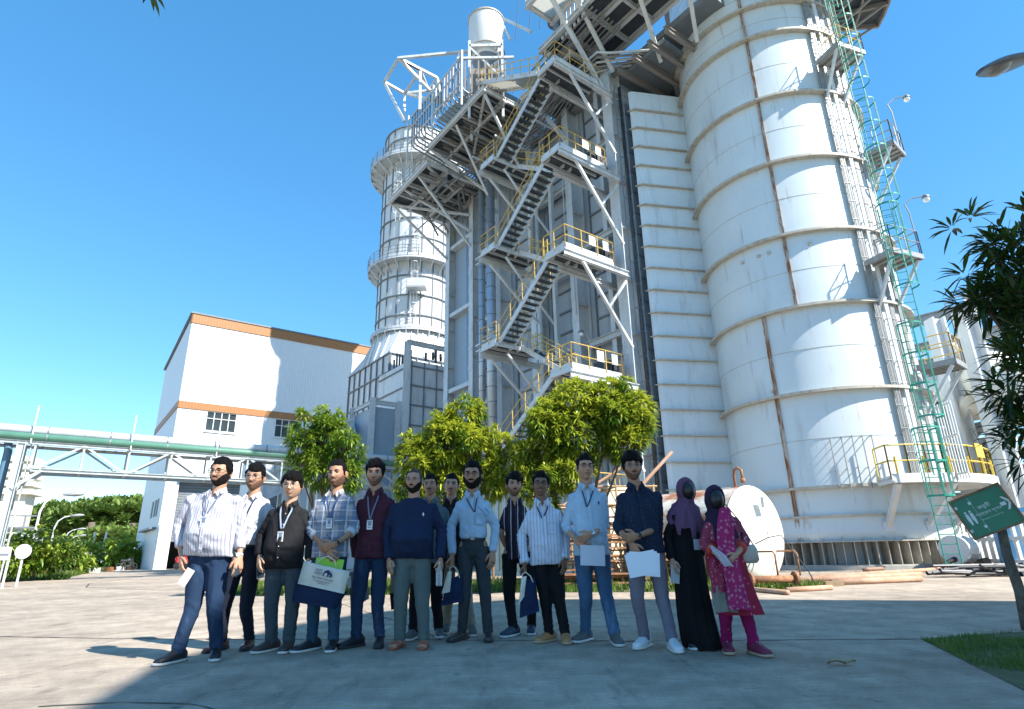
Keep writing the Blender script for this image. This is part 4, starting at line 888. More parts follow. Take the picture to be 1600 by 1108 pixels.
wt = thing('tiered_tower', 'cream tiered tower far behind the left bridge column', 'tower', base=(-87, 105, 0)); mb = MB(frame((-87, 105, 0), 20))
for k in range(5): mb.box(-3 + k * .3, 3 - k * .3, -3, 3, 12 + k * 1.4, 12.9 + k * 1.4)
mb.box(-2, 2, -2, 2, 0, 18.5); mb.build('tower_body', mat('cream_wall', (.62, .58, .48)), wt)
# clutter at the hall door: bicycle-like frame, red machine
rd = LB @ V((1.9, -1.2, 0)); t = thing('red_pump_trolley', 'small red pump set on a trolley at the roller door', 'machine', base=rd); F_ = frame(rd, 30)
MB(F_).box(-.5, .5, -.3, .3, .45, 1.1).tube([(0, 0, 1.1), (0, 0, 1.6)], .16, 10).tube([(-.6, 0, .8), (.7, 0, .8)], .2, 12).build('pump', M_red, t)
for s in (-1, 1): MB(F_).tube([(.4, s * .36, .3), (.4, s * .42, .3)], .3, 16).build('wheel', M_black, t); MB(F_).tube([(-.4, s * .36, .3), (-.4, s * .42, .3)], .3, 16).build('wheel', M_black, t)
def bike(lab, p, rot):
    t = thing('motorcycle', lab, 'motorcycle', base=p, group='motorcycles parked by the hall'); F_ = frame(p, rot)
    for x in (-.62, .62):
        mb = MB(F_); mb.tube([(x + .29 * math.cos(a), 0, .31 + .29 * math.sin(a)) for a in np.linspace(0, 2 * math.pi, 17)[:-1]], .05, 6, closed=True); mb.build('wheel', M_black, t)
    MB(F_).tube([(-.62, 0, .31), (-.3, 0, .75), (.3, 0, .85), (.62, 0, .31)], .05, 6).tube([(-.3, 0, .75), (-.1, 0, .35), (.25, 0, .4), (.3, 0, .85)], .09, 8).tube([(.62, 0, .31), (.42, 0, 1.05)], .035, 6).tube([(.38, -.35, 1.08), (.38, .35, 1.08)], .02, 6).build('frame', M_dark, t)
    MB(F_).tube([(-.6, 0, .84), (-.1, 0, .82)], [.1, .12], 8).build('seat', M_black, t); MB(F_).tube([(-.05, 0, .82), (.12, 0, .9), (.34, 0, .86)], [.1, .17, .08], 10).build('fuel_tank', M_dark, t)
bike('dark motorcycle parked at the corner of the white hall', LB @ V((-1.6, 1.0, 0)), 60); bike('motorcycle in front of the roller door, right of the red pump', LB @ V((3.6, -2.4, 0)), 20)
# ------------------------------------------------------------------ horizontal tank
te = V((5.88, 15.2, 0)); TK = frame(te, math.degrees(math.atan2(.799, -.602)))   # x: away along tank
M_tank = mat('tank_paint', (.74, .72, .64), .5, var=.05, vscale=1.5, sfac=.95, sscale=(.6, 1.4, 1.4), scol=(.30, .095, .03), thr=.40)
M_tankend = mat('tank_end_paint', (.76, .74, .66), .5, var=.04, vscale=1.5, sfac=.35, sscale=(2, 2, 2), scol=(.42, .25, .13), thr=.62)
tk = thing('storage_tank', 'horizontal cream tank with rusty top and domed end, behind the two women', 'tank', TK)
r_ = 1.16; n = 48
def xl(prof, n=48, z0=1.17):
    vs = []; 
    for x, r in prof:
        for j in range(n): a = 2 * math.pi * j / n; vs.append((x, r * math.cos(a), z0 + r * math.sin(a)))
    return vs, [(i * n + j, i * n + (j + 1) % n, (i + 1) * n + (j + 1) % n, (i + 1) * n + j) for i in range(len(prof) - 1) for j in range(n)]
mb = MB(TK).add(*xl([(0.02, r_), (6.4, r_)])); mb.build('shell', M_tank, tk, smooth=True)
for s, x0 in ((-1, 0), (1, 6.4)):
    mb = MB(TK).add(*xl([(x0, r_ + .004)] + [(x0 + s * .34 * math.sin(t_), (r_ + .004) * math.cos(t_)) for t_ in np.linspace(.02, 1.55, 10)])); mb.build('domed_end', M_tankend, tk, smooth=True)
mb = MB(TK)
for x in (1.0, 5.2): mb.box(x - .15, x + .15, -.9, .9, 0, .35)
mb.build('saddle', M_rust2, tk)
mb = MB(TK).tube([(.35, 0, 2.25), (.35, 0, 2.62), (.3, .04, 2.75), (.15, .1, 2.78), (.0, .2, 2.7), (-.02, .22, 2.5)], .035, 8).tube([(-.02, .22, 2.5), (-.02, .22, 2.38)], .06, 8); mb.build('vent_pipe', M_rust2, tk, smooth=True)
mb = MB(TK).box(-.52, -.44, .05, .26, 1.75, 2.0); mb.build('name_plate', M_white, tk)
for q in (.6, -.35): MB(TK).tube([(-.3, q, .75), (-.75, q, .75), (-.8, q, .68), (-.8, q, .2)], .022, 8).build('end_pipe', M_rust2, tk, smooth=True)
hp = [aty(1180, 850, 14.6), aty(1200, 840, 14.4), aty(1220, 836, 14.3), aty(1236, 858, 14.2), aty(1262, 890, 14.0), aty(1275, 915, 13.6)]
tag(MB().tube(hp, .014, 6).build('black_hose', M_black, smooth=True), 'thin black hose looping from the tank to the ground', 'hose')
# flanged pipe stub and orange pipes on the ground
M_opipe = mat('orange_rust_pipe', (.45, .27, .17), .8, var=.2, vscale=3, sfac=.6, sscale=(4, 4, 4), scol=(.55, .42, .33), thr=.5)
a = gnd(1175, 922); b = gnd(1245, 920); t = thing('flanged_pipe', 'short rusty pipe with a round flange lying beside the tank', 'pipe', base=a)
a.z = b.z = .2; MB().tube([a, b], .075, 12).build('pipe', M_rust2, t, smooth=True); d = (b - a).normalized()
for k in (0, 1): MB().tube([a.lerp(b, k) - d * .02, a.lerp(b, k) + d * .03], .15, 18).build('flange', M_rust2, t)
for i, (p, q, r, rr) in enumerate((((1250, 911), (1440, 902), .07, 0), ((1270, 906), (1520, 889), .06, 0), ((1300, 915), (1440, 909), .07, 0), ((1480, 897), (1590, 886), .09, 0), ((1230, 926), (1300, 922), .05, 0), ((1350, 893), (1600, 878), .06, 0), ((1140, 921), (1232, 930), .045, 0))):
    a = gnd(*p); b = gnd(*q); a.z = b.z = r
    tag(MB().tube([a, b], r, 10).build('steel_pipe', M_opipe, smooth=True), ['long orange primed pipe nearest the finned base, left end by the tank', 'long thin pipe behind, reaching towards the green ladder feet', 'orange pipe with its dark open end in the middle of the slab', 'fat pipe farthest right, beyond the sign post', 'short pipe piece in the weeds right of the flange', 'pipe lying against the foot of the round base', 'thin rusty pipe under the flanged stub'][i], 'pipe', 'pipes lying on the ground')
for i, (px, py) in enumerate(((1303, 916),)):
    a = gnd(px, py); tag(MB(frame(a, i * 20)).box(-.2, .2, -.07, .07, 0, .1).build('timber_block', mat('timber', (.30, .22, .13), .9, var=.2)), 'short timber block lying in front of the rusty pipes', 'block')
# weeds by the tank are part of the middle strip; scaffold heap behind the people
M_scaf = mat('scaffold_tan', (.45, .31, .16), .7, var=.2, vscale=5, sfac=.5, sscale=(6, 6, 6), scol=(.30, .15, .08), thr=.5)
sf = thing('scaffold_heap', 'heap of rusty tan scaffold frames and planks behind the man in the light blue shirt', 'scaffold', base=(2.6, 15.2, 0)); F_ = frame((2.2, 15.4, 0), 8)
R1 = random.Random(4)
mb = MB(F_)
for x in (-1.6, -.6, .4, 1.4):
    for y in (0, 1): mb.tube([(x, y, 0), (x, y, 2.45)], .03, 6)
for z in (.25, .7, 1.1, 1.5, 1.95, 2.4):
    for y in (0, 1): mb.tube([(-1.7, y, z), (1.5, y, z)], .028, 6)
    for x in (-1.6, -.6, .4, 1.4): mb.tube([(x, 0, z), (x, 1, z)], .028, 6)
mb.build('tube_frame', M_scaf, sf)
mb = MB(F_)
for k in range(16): z = .12 + k * .1; mb.beam((-1.7 + R1.uniform(-.2, .2), -.15 + R1.uniform(-.1, .3), z), (1.6 + R1.uniform(-.3, .3), -.1 + R1.uniform(-.1, .3), z + R1.uniform(-.04, .06)), .22, .04)
mb.build('plank_stack', M_rust2, sf)
tp = MB(F_); n1 = 12; vs = []
for i in range(n1 + 1):
    for j in range(9):
        x = .55 + i * .07; z = 1.15 - j * .13; vs.append((x, -.3 - .05 * math.sin(i * 1.9 + j * .5) - .03 * j * math.sin(i * 2.7), max(.05, z - .1 * math.sin(i * .8))))
tp.add(vs, [(i * 9 + j, i * 9 + j + 1, (i + 1) * 9 + j + 1, (i + 1) * 9 + j) for i in range(n1) for j in range(8)])
tag(tp.build('tarpaulin', mat('yellow_tarp', (.25, .20, .08), .7, var=.3, vscale=4), smooth=True), 'crumpled yellow brown tarpaulin hanging in front of the scaffold heap', 'tarpaulin')
a = aty(965, 800, 15); b = aty(1050, 706, 15.4); t = tag(MB().tube([a, b], .045, 8).build('leaning_pole', M_opipe), 'pink rusty pole leaning up to the right, over the man with clear glasses', 'pole')
b2 = aty(880, 790, 15); c2 = aty(1000, 712, 15.2); tag(MB().tube([b2, c2], .035, 8).build('leaning_pole', M_opipe), 'thinner rusty pole leaning from the scaffold heap', 'pole')
# cream container
ct = thing('cream_container', 'cream steel container behind the men in blue and striped shirts', 'container', base=(1, 18, 0)); F_ = frame((.6, 17.8, 0), -37)
MB(F_).box(-2.2, 2.4, 0, 2.0, .25, 2.55).build('body', mat('cream_steel', (.70, .62, .45), .55, var=.08, sfac=.3, sscale=(2, 2, .5), scol=(.4, .22, .1), thr=.6), ct)
mb = MB(F_)
for x in np.arange(-2.1, 2.4, .3): mb.box(x, x + .12, -.04, -.002, .35, 2.45)
mb.box(-2.25, 2.45, -.06, -.001, .2, .33).box(-2.25, 2.45, -.06, -.001, 2.45, 2.58); mb.build('rib', M_white, ct)
for i, (x, lab) in enumerate(((-.9, 'thin dark post just right of the man in the light blue shirt with a belt'),)):
    p = gnd(771, 912); tag(MB().tube([(p.x, p.y, 0), (p.x, p.y, 1.7)], .03, 6).tube([(p.x - .1, p.y, .6), (p.x + .1, p.y, .65)], .02, 5).tube([(p.x - .1, p.y, 1.2), (p.x + .1, p.y, 1.15)], .02, 5).build('garden_post', M_rust2), lab, 'post')
# ------------------------------------------------------------------ pipe rack and structures at right background
RF = frame((26.5, 33.5, 0), -5)
pk = thing('rack_pipework', 'jumble of pipes, valves and railings on the background frame at right', 'pipes', base=(25, 36, 0)); RR = random.Random(12)
for i in range(46):
    px, py = RR.uniform(1445, 1600), RR.uniform(560, 850); a = rng(px, py, RR.uniform(34, 42)); k_ = RR.random()
    d_ = V((RR.uniform(1, 4), RR.uniform(-3, -1), RR.uniform(-.2, .2))) if k_ < .6 else V((RR.uniform(-.2, .2), 0, RR.uniform(1, 3.5)))
    MB().tube([a, a + d_], RR.choice([.05, .08, .14, .22]), 8).build('pipe', RR.choice([M_grey, M_galv, M_dirty, M_white, M_dark]), pk)
for zz in (640, 712, 770):
    a = rng(1440, zz + 8, 38); b = rng(1590, zz, 33); mb = MB(); railing(mb, [a - V((0, 0, a.z)), b - V((0, 0, b.z))], (a.z + b.z) / 2, 1.1, 1, 1.2, .03); mb.build('railing', M_galv, pk)
    MB().beam(V((a.x, a.y, (a.z + b.z) / 2)), V((b.x, b.y, (a.z + b.z) / 2)), 2.0, .12).build('walkway', M_dirty, pk)
rs = thing('concrete_pipe_rack', 'big pale frame of columns and beams in the right background', 'pipe rack', base=(26, 33, 0))
def pr(px, py, r): return rng(px, py, r)
cols = [(1556, 860, 33), (1612, 860, 30)]
for i, (px, py, r) in enumerate(cols):
    b = rng(px, py, r); b.z = 0; MB().ibeam(b, V((b.x, b.y, rng(px, (478, 462)[i], r).z)), .62, .62, .09).build('column', M_steel, rs)
for y1, y2, w_ in ((506, 468, .75), (548, 512, .6), (572, 548, .6), (655, 618, .9), (690, 660, .6), (705, 690, .5), (735, 722, .4)):
    a = rng(1418, y1, 41); b = rng(1575, y2, 33); MB().ibeam(a, b, .35, w_ * .8, .06).build('beam', M_galv, rs)
for (x1, y1, x2, y2) in ((1548, 550, 1660, 650), (1560, 500, 1680, 590), (1440, 700, 1560, 780), (1560, 640, 1420, 790), (1530, 790, 1600, 860), (1600, 700, 1500, 800)):
    MB().beam(rng(x1, y1, 34), rng(x2, y2, 32), .22, .26).build('diagonal', M_galv, rs)
mb = MB()
for k in range(6): a = rng(1430 + k * 4, 640 + k * 17, 42); b = rng(1580, 630 + k * 19, 34); mb.tube([a, b], .16, 8)
mb.build('rack_pipes', M_white, rs)
a = rng(1508, 566, 36); b = rng(1590, 612, 31)
d = (b - a).normalized()
rt = thing('round_ended_vessel', 'cream vessel with a ribbed round end resting on the right background frame', 'vessel', base=a)
MB().tube([a - d * .9, a - d * .8, a - d * .5, a, a + d * 7], [.1, .62, 1.0, 1.15, 1.15], 28).build('vessel_shell', M_tankend, rt, smooth=True)
mb = MB(); 
for k in range(6): mb.tube([a + d * (k * .5), a + d * (k * .5 + .04)], 1.17, 28)
mb.build('ring', M_ring, rt)
a = rng(1450, 596, 36); b = rng(1520, 640, 33); tag(MB().tube([a, b], .55, 18).tube([a, a + V((0, .6, -1.2))], .55, 16).build('elbow_pipe', M_tankend, smooth=True), 'cream elbow pipe below the round ended vessel', 'pipe')
# white fences, vents and dark clutter at the foot
wf = thing('white_yard_fence', 'white steel yard fence at right behind the sign post', 'fence', base=(19, 24, 0)); mb = MB(); A_ = rng(1490, 880, 30); B2 = rng(1640, 880, 24); A_.z = B2.z = 0
for k in range(14):
    p = A_.lerp(B2, k / 13); mb.beam(p, p + V((0, 0, 1.7)), .1, .1)
for z in (.25, .95, 1.65): mb.beam(A_ + V((0, 0, z)), B2 + V((0, 0, z)), .08, .12)
mb.build('rail', M_white, wf)
t = thing('blue_cabinet', 'blue cabinet at the right edge behind the white fence', 'cabinet', base=rng(1596, 850, 26) - V((0, 0, .9))); c = rng(1594, 850, 26); MB(frame((c.x, c.y, 0), -30)).box(-.6, .6, -.3, .3, .0, 1.9).build('body', mat('blue_paint', (.08, .28, .5), .5), t); MB(frame((c.x, c.y, 0), -30)).box(-.45, .45, -.34, -.302, .3, 1.6).build('door', mat('blue_paint2', (.12, .35, .58), .4), t)
hd = rng(1500, 870, 26); hd.z = 0
t = thing('wheeled_pump', 'white pump housing with dark hoses on the ground beside the stack base', 'pump', base=hd); F_ = frame(hd, 40)
mb = MB(F_); mb.tube([(-.5, 0, .65), (.6, 0, .65)], [.45, .5], 18); mb.build('housing', M_white, t); mb = MB(F_); mb.tube([(.5, -.6, .25), (1.3, -.2, .2), (2.0, -.5, .2), (2.8, 0, .15), (1.6, .3, .3), (.8, .1, .3)], .12, 8).tube([(-.5, 0, .35), (-.9, .4, .12), (-1.6, .1, .1)], .08, 8); mb.build('hose', M_black, t)
cl = thing('debris_pile', 'dark heap of hoses and steel scraps on the ground behind the sign post', 'debris', base=rng(1560, 885, 22) * 1.0); c = rng(1565, 890, 21); c.z = 0; F_ = frame(c, 0); mb = MB(F_)
for k in range(18): mb.tube([(R1.uniform(-2, 2), R1.uniform(-.5, .5), R1.uniform(.04, .3)), (R1.uniform(-2, 2), R1.uniform(-.5, .5), R1.uniform(.04, .3)), (R1.uniform(-2, 2), R1.uniform(-.5, .5), R1.uniform(.04, .2))], R1.uniform(.03, .07), 6)
mb.build('scrap', M_dark, cl)
# white tube gate (many slim uprights)
g0 = rng(1428, 745, 27)
hg = thing('tube_guard', 'tall guard of slim black and white tubes right of the green ladder', 'guard', base=g0)
mb = MB(); 
for k in range(7):
    p = rng(1502 + k * 4.6, 800, 26 - k * .12); q = V((p.x, p.y, 0)); mb.tube([(p.x, p.y, 2.9), (p.x, p.y, 5.6)], .03, 6)
a = rng(1502, 800, 26); b = rng(1530, 800, 25.2)
for z in (3.1, 4.4, 5.5): mb.tube([(a.x, a.y, z), (b.x, b.y, z)], .035, 6)
mb.build('tubes', M_white, hg)
# ------------------------------------------------------------------ green sign
sc0 = rng(1545, 799, 8.3); c4 = [rng(*p, r) for p, r in (((1491, 785), 8.3), ((1561, 754), 8.3), ((1598, 816), 8.3), ((1518, 842), 8.3))]
ctr = sum(c4, V((0, 0, 0))) / 4; ex = ((c4[1] - c4[0]) + (c4[2] - c4[3])).normalized(); wd = ((c4[1] - c4[0]).length + (c4[2] - c4[3]).length) / 2
ey = ((c4[0] - c4[3]) + (c4[1] - c4[2])); ey = (ey - ex * ey.dot(ex)); ht = ey.length / 2; ey.normalize(); ez = ex.cross(ey)
SG = Matrix((ex, ey, ez)).transposed().to_4x4(); SG.translation = ctr
pb = gnd(1606, 985)
sg_ = thing('assembly_point_sign', 'tilted green emergency assembly point sign on a crooked post at right', 'sign', base=pb)
mb = MB(SG); mb.box(-wd / 2, wd / 2, -ht / 2, ht / 2, -.02, 0); mb.build('sign_board', mat('sign_green', (.0, .20, .11), .35, var=.05), sg_)
mb = MB(SG); e = .018
for x0, x1, y0, y1 in ((-wd / 2 - e, wd / 2 + e, ht / 2, ht / 2 + e), (-wd / 2 - e, wd / 2 + e, -ht / 2 - e, -ht / 2), (-wd / 2 - e, -wd / 2, -ht / 2, ht / 2), (wd / 2, wd / 2 + e, -ht / 2, ht / 2)): mb.box(x0, x1, y0, y1, -.03, .015)
mb.build('sign_frame', M_rust2, sg_)
M_sw = mat('sign_white', (.75, .78, .76), .5)
mb = MB(SG); z0, z1 = .0, .004
mb.box(-wd * .17, -wd * .165, -ht * .46, ht * .46, .001, z1)
def poly(mb, pts, z=.004): mb.add([(x, y, z) for x, y in pts], [tuple(range(len(pts)))])
ax, ay = wd * .31, ht * .03
poly(mb, [(ax, ay + .018), (ax + .05, ay + .018), (ax + .05, ay - .018), (ax, ay - .018)]); poly(mb, [(ax + .032, ay + .07), (ax + .055, ay + .07), (ax + .105, ay), (ax + .055, ay - .07), (ax + .032, ay - .07), (ax + .075, ay)])
for dx in (-.022, .022):
    x, y = -wd * .33 + dx, -.01
    poly(mb, [(x + .012 * math.cos(t_), y + .065 + .012 * math.sin(t_)) for t_ in np.linspace(0, 6.28, 10)[:-1]])
    poly(mb, [(x - .014, y + .048), (x + .014, y + .048), (x + .017, y - .01), (x + .007, y - .07), (x - .007, y - .07), (x - .017, y - .01)])
for dx, dy in ((-1, 1), (1, 1), (-1, -1), (1, -1)):
    x, y = -wd * .33 + dx * .07, dy * .13; mb.box(x - .014, x + .014, y - .015, y + .015, .001, .004)
mb.build('symbols', M_sw, sg_)
def text(s, size, F_, par, m, name='lettering', align='CENTER', ext=.0006):
    cu = bpy.data.curves.new(name, 'FONT'); cu.body = s; cu.size = size; cu.align_x = align; cu.extrude = ext; cu.resolution_u = 3
    o = bpy.data.objects.new(name, cu); COL.objects.link(o); bpy.context.view_layer.update()
    me = bpy.data.meshes.new_from_object(o.evaluated_get(bpy.context.evaluated_depsgraph_get())); bpy.data.objects.remove(o); bpy.data.curves.remove(cu)
    v = [tuple(p.co) for p in me.vertices]; f = [tuple(p.vertices) for p in me.polygons]; bpy.data.meshes.remove(me)
    return MB(F_).add(v, f).build(name, m, par)
TB = lambda x, y: SG @ Matrix.Translation((x, y, .003))
text('\u099c\u09b0\u09c1\u09b0\u09c0', .050, TB(wd * .02, ht * .10), sg_, M_sw)
text('\u09b8\u09ae\u09be\u09c7\u09ac\u09b6 \u09b8\u09cd\u09a5\u09b2', .045, TB(wd * .04, -ht * .06), sg_, M_sw)
text('Emergency Assembly Point', .019, TB(wd * .05, -ht * .17), sg_, M_sw)
mb = MB(); tp_ = ctr - ey * (ht / 2 - .05) - ez * .06 + ex * .04
mb.tube([pb, pb.lerp(tp_, .35) + V((.02, 0, 0)), pb.lerp(tp_, .7) - V((.015, 0, 0)), tp_, tp_ + ey * .3], [.055, .05, .046, .042, .035], 9); mb.build('post', mat('bark_post', (.14, .11, .08), .9, var=.4, vscale=14, bump=.8, bscale=30), sg_, smooth=True)
# ------------------------------------------------------------------ trees
M_bark = mat('bark', (.13, .10, .07), .95, var=.3, vscale=12, bump=.8, bscale=25)
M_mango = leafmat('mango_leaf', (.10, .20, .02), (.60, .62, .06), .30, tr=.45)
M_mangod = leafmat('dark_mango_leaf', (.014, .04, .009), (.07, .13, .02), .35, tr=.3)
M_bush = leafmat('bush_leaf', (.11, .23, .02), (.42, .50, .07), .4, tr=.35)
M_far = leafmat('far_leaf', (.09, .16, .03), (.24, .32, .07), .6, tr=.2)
def leaf_cluster(vs, fs, ti, c, up, n, L_, W_, R, tint, droop=.5):
    up = up.normalized(); a = up.orthogonal().normalized(); b = up.cross(a)
    for i in range(n):
        t = R.uniform(0, 6.283); e = R.uniform(.15, 1.0)
        d = (a * math.cos(t) + b * math.sin(t)) * e + up * (1.05 - e); d.normalize()
        l = L_ * R.uniform(.65, 1.15); w_ = W_ * R.uniform(.8, 1.2); s = d.cross(V((0, 0, 1)));
        if s.length < .1: s = a.copy()
        s.normalize(); k = len(vs); nn = s.cross(d); p = c + d * (.03 * L_ / .2)
        for q, (u_, wv, dz) in enumerate(((0, .12, 0), (.35, .9, .04), (.7, .75, .22), (1, .0, .5))):
            m_ = p + d * (l * u_) - V((0, 0, 1)) * (dz * l * droop); 
            if wv > 0: vs += [tuple(m_ - s * w_ * wv / 2 + nn * w_ * .14), tuple(m_), tuple(m_ + s * w_ * wv / 2 + nn * w_ * .14)]
            else: vs.append(tuple(m_))
        for q in (0, 1):
            o_ = k + q * 3; fs += [(o_, o_ + 1, o_ + 4, o_ + 3), (o_ + 1, o_ + 2, o_ + 5, o_ + 4)]
        fs += [(k + 6, k + 7, k + 9), (k + 7, k + 8, k + 9)]
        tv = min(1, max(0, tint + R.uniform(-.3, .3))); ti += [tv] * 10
def mango(label, base, blobs, ncl, L_=.2, W_=.045, m=None, nl=13, seed=1, droop=.6, trunk=.05, name='mango_tree', sparse=0.15, group=None, fork=.75):
    R = random.Random(seed); t = thing(name, label, 'tree', base=base, group=group); b = V(base)
    vs = []; fs = []; ti = []; tw = MB(); ctr = sum((V(x[0]) for x in blobs), V((0, 0, 0))) / len(blobs)
    jn = b.lerp(V((ctr.x, ctr.y, b.z)), .6) + V((0, 0, fork))
    tw.tube([b, b.lerp(jn, .5) + V((.03, -.02, 0)), jn], [trunk * 1.3, trunk, trunk * .85], 8)
    tot = sum(x[1] * x[2] for x in blobs)
    blobs = list(blobs) + [(tuple(V(c) + V((R.uniform(-1, 1) * rx, R.uniform(-1, 1) * rx, R.uniform(-.5, 1) * rz)) * 1.05), rx * R.uniform(.25, .42), rz * R.uniform(.25, .42)) for c, rx, rz in blobs for _ in (0, 1)]
    for bi, (c, rx, rz) in enumerate(blobs):
        c = V(c); n = int(ncl * rx * rz / tot); mid = jn.lerp(c, .55) + V((R.uniform(-.1, .1), R.uniform(-.1, .1), .05))
        if bi * 3 < len(blobs) and bi < 7: tw.tube([jn, mid, c + V((0, 0, rz * .2))], [trunk * .7, trunk * .45, trunk * .2], 6)
        for i in range(n):
            d = V((R.gauss(0, 1), R.gauss(0, 1), R.gauss(0, 1))).normalized(); rr = R.uniform(.45, 1.08) ** .6
            if mn.noise(d * 2.3 + c * 3) < -.12 and R.random() < .85: continue
            p = c + V((d.x * rx, d.y * rx, d.z * rz)) * rr
            lift = .55 * (rr > .75)
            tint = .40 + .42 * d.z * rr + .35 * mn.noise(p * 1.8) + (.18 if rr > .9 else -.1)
            leaf_cluster(vs, fs, ti, p, d + V((0, 0, .5)), R.randint(nl - 4, nl + 3), L_, W_, R, tint, droop)
            if R.random() < .25: tw.tube([mid.lerp(c, R.uniform(.3, 1)), p], [trunk * .16, trunk * .06], 4, cap=False)
    tw.build('trunk', M_bark, t, smooth=True)
    o = MB().add(vs, fs).build('crown', m or M_mango, t); settint(o, ti); return t
def bl(px, py, y, rx, rz): p = aty(px, py, y); return (tuple(p), rx, rz)
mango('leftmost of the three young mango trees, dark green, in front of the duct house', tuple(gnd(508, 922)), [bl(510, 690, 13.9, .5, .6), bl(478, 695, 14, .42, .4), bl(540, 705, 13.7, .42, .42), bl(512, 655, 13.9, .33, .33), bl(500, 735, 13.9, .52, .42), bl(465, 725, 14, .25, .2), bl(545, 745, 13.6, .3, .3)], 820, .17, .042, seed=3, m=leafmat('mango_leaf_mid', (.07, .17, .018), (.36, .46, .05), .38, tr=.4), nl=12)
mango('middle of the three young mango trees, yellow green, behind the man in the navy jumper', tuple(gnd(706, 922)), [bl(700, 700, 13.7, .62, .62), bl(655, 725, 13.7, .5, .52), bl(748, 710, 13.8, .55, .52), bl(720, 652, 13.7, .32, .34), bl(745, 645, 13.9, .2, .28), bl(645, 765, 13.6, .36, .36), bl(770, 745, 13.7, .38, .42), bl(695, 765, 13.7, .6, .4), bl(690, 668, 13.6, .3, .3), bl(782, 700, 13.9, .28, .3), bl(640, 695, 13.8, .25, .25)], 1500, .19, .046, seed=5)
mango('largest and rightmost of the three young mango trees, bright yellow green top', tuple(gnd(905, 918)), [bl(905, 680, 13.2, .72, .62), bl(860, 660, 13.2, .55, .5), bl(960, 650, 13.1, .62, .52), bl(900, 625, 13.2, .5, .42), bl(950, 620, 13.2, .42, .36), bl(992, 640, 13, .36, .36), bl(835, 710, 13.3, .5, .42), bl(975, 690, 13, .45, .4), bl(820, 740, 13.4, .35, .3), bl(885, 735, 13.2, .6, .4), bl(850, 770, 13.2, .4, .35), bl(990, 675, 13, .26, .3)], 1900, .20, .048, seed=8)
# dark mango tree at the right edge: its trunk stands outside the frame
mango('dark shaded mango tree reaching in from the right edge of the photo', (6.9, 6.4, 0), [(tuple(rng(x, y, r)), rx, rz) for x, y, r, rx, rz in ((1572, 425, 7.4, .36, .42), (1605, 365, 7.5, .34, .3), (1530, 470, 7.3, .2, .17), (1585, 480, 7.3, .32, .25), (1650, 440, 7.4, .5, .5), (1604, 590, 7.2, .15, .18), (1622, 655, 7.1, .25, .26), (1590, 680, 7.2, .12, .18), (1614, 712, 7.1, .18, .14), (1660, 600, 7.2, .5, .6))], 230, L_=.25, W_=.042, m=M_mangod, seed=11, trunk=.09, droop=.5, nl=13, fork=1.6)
# tree behind the camera: only a hanging twig shows at the top left
mango('overhanging leafy twig of a tree at the top left corner', (-4.6, -1.2, 0), [(tuple(rng(196, -45, 4.2)), .22, .16), (tuple(rng(160, -120, 4.2)), .5, .4), ((-3.9, -.2, 5.4), 1.3, .8), ((-5.2, -1.5, 5.6), 1.4, .9)], 190, .16, .034, m=M_mangod, seed=14, trunk=.09, fork=3.2)
# left bushes
def bushes(label, lst, ncl, seed, L_=.34, W_=.12, name='roadside_bush', m=None, group='bushes on the left verge'):
    b = V(lst[0][0]); mango(label, (b.x, b.y, 0), lst, ncl, L_, W_, m=m or M_bush, seed=seed, nl=11, trunk=.06, name=name, fork=.8, group=group)
def bb(px, py, r, rx, rz): return (tuple(rng(px, py, r)), rx, rz)
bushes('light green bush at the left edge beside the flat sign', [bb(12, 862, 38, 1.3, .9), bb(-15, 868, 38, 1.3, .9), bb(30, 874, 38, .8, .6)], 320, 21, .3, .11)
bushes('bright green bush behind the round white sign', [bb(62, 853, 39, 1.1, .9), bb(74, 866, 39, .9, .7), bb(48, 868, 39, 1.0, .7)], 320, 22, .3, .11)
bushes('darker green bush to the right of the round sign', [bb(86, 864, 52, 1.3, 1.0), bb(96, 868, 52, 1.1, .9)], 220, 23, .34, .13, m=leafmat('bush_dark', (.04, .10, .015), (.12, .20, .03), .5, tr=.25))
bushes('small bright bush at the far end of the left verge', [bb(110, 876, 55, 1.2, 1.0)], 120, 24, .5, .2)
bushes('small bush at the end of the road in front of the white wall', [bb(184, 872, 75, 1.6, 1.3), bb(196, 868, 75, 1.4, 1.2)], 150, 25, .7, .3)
bushes('olive shrubs before the far white railing', [bb(130, 872, 80, 2.2, 1.3), bb(165, 868, 82, 2.4, 1.5)], 200, 26, .7, .3)
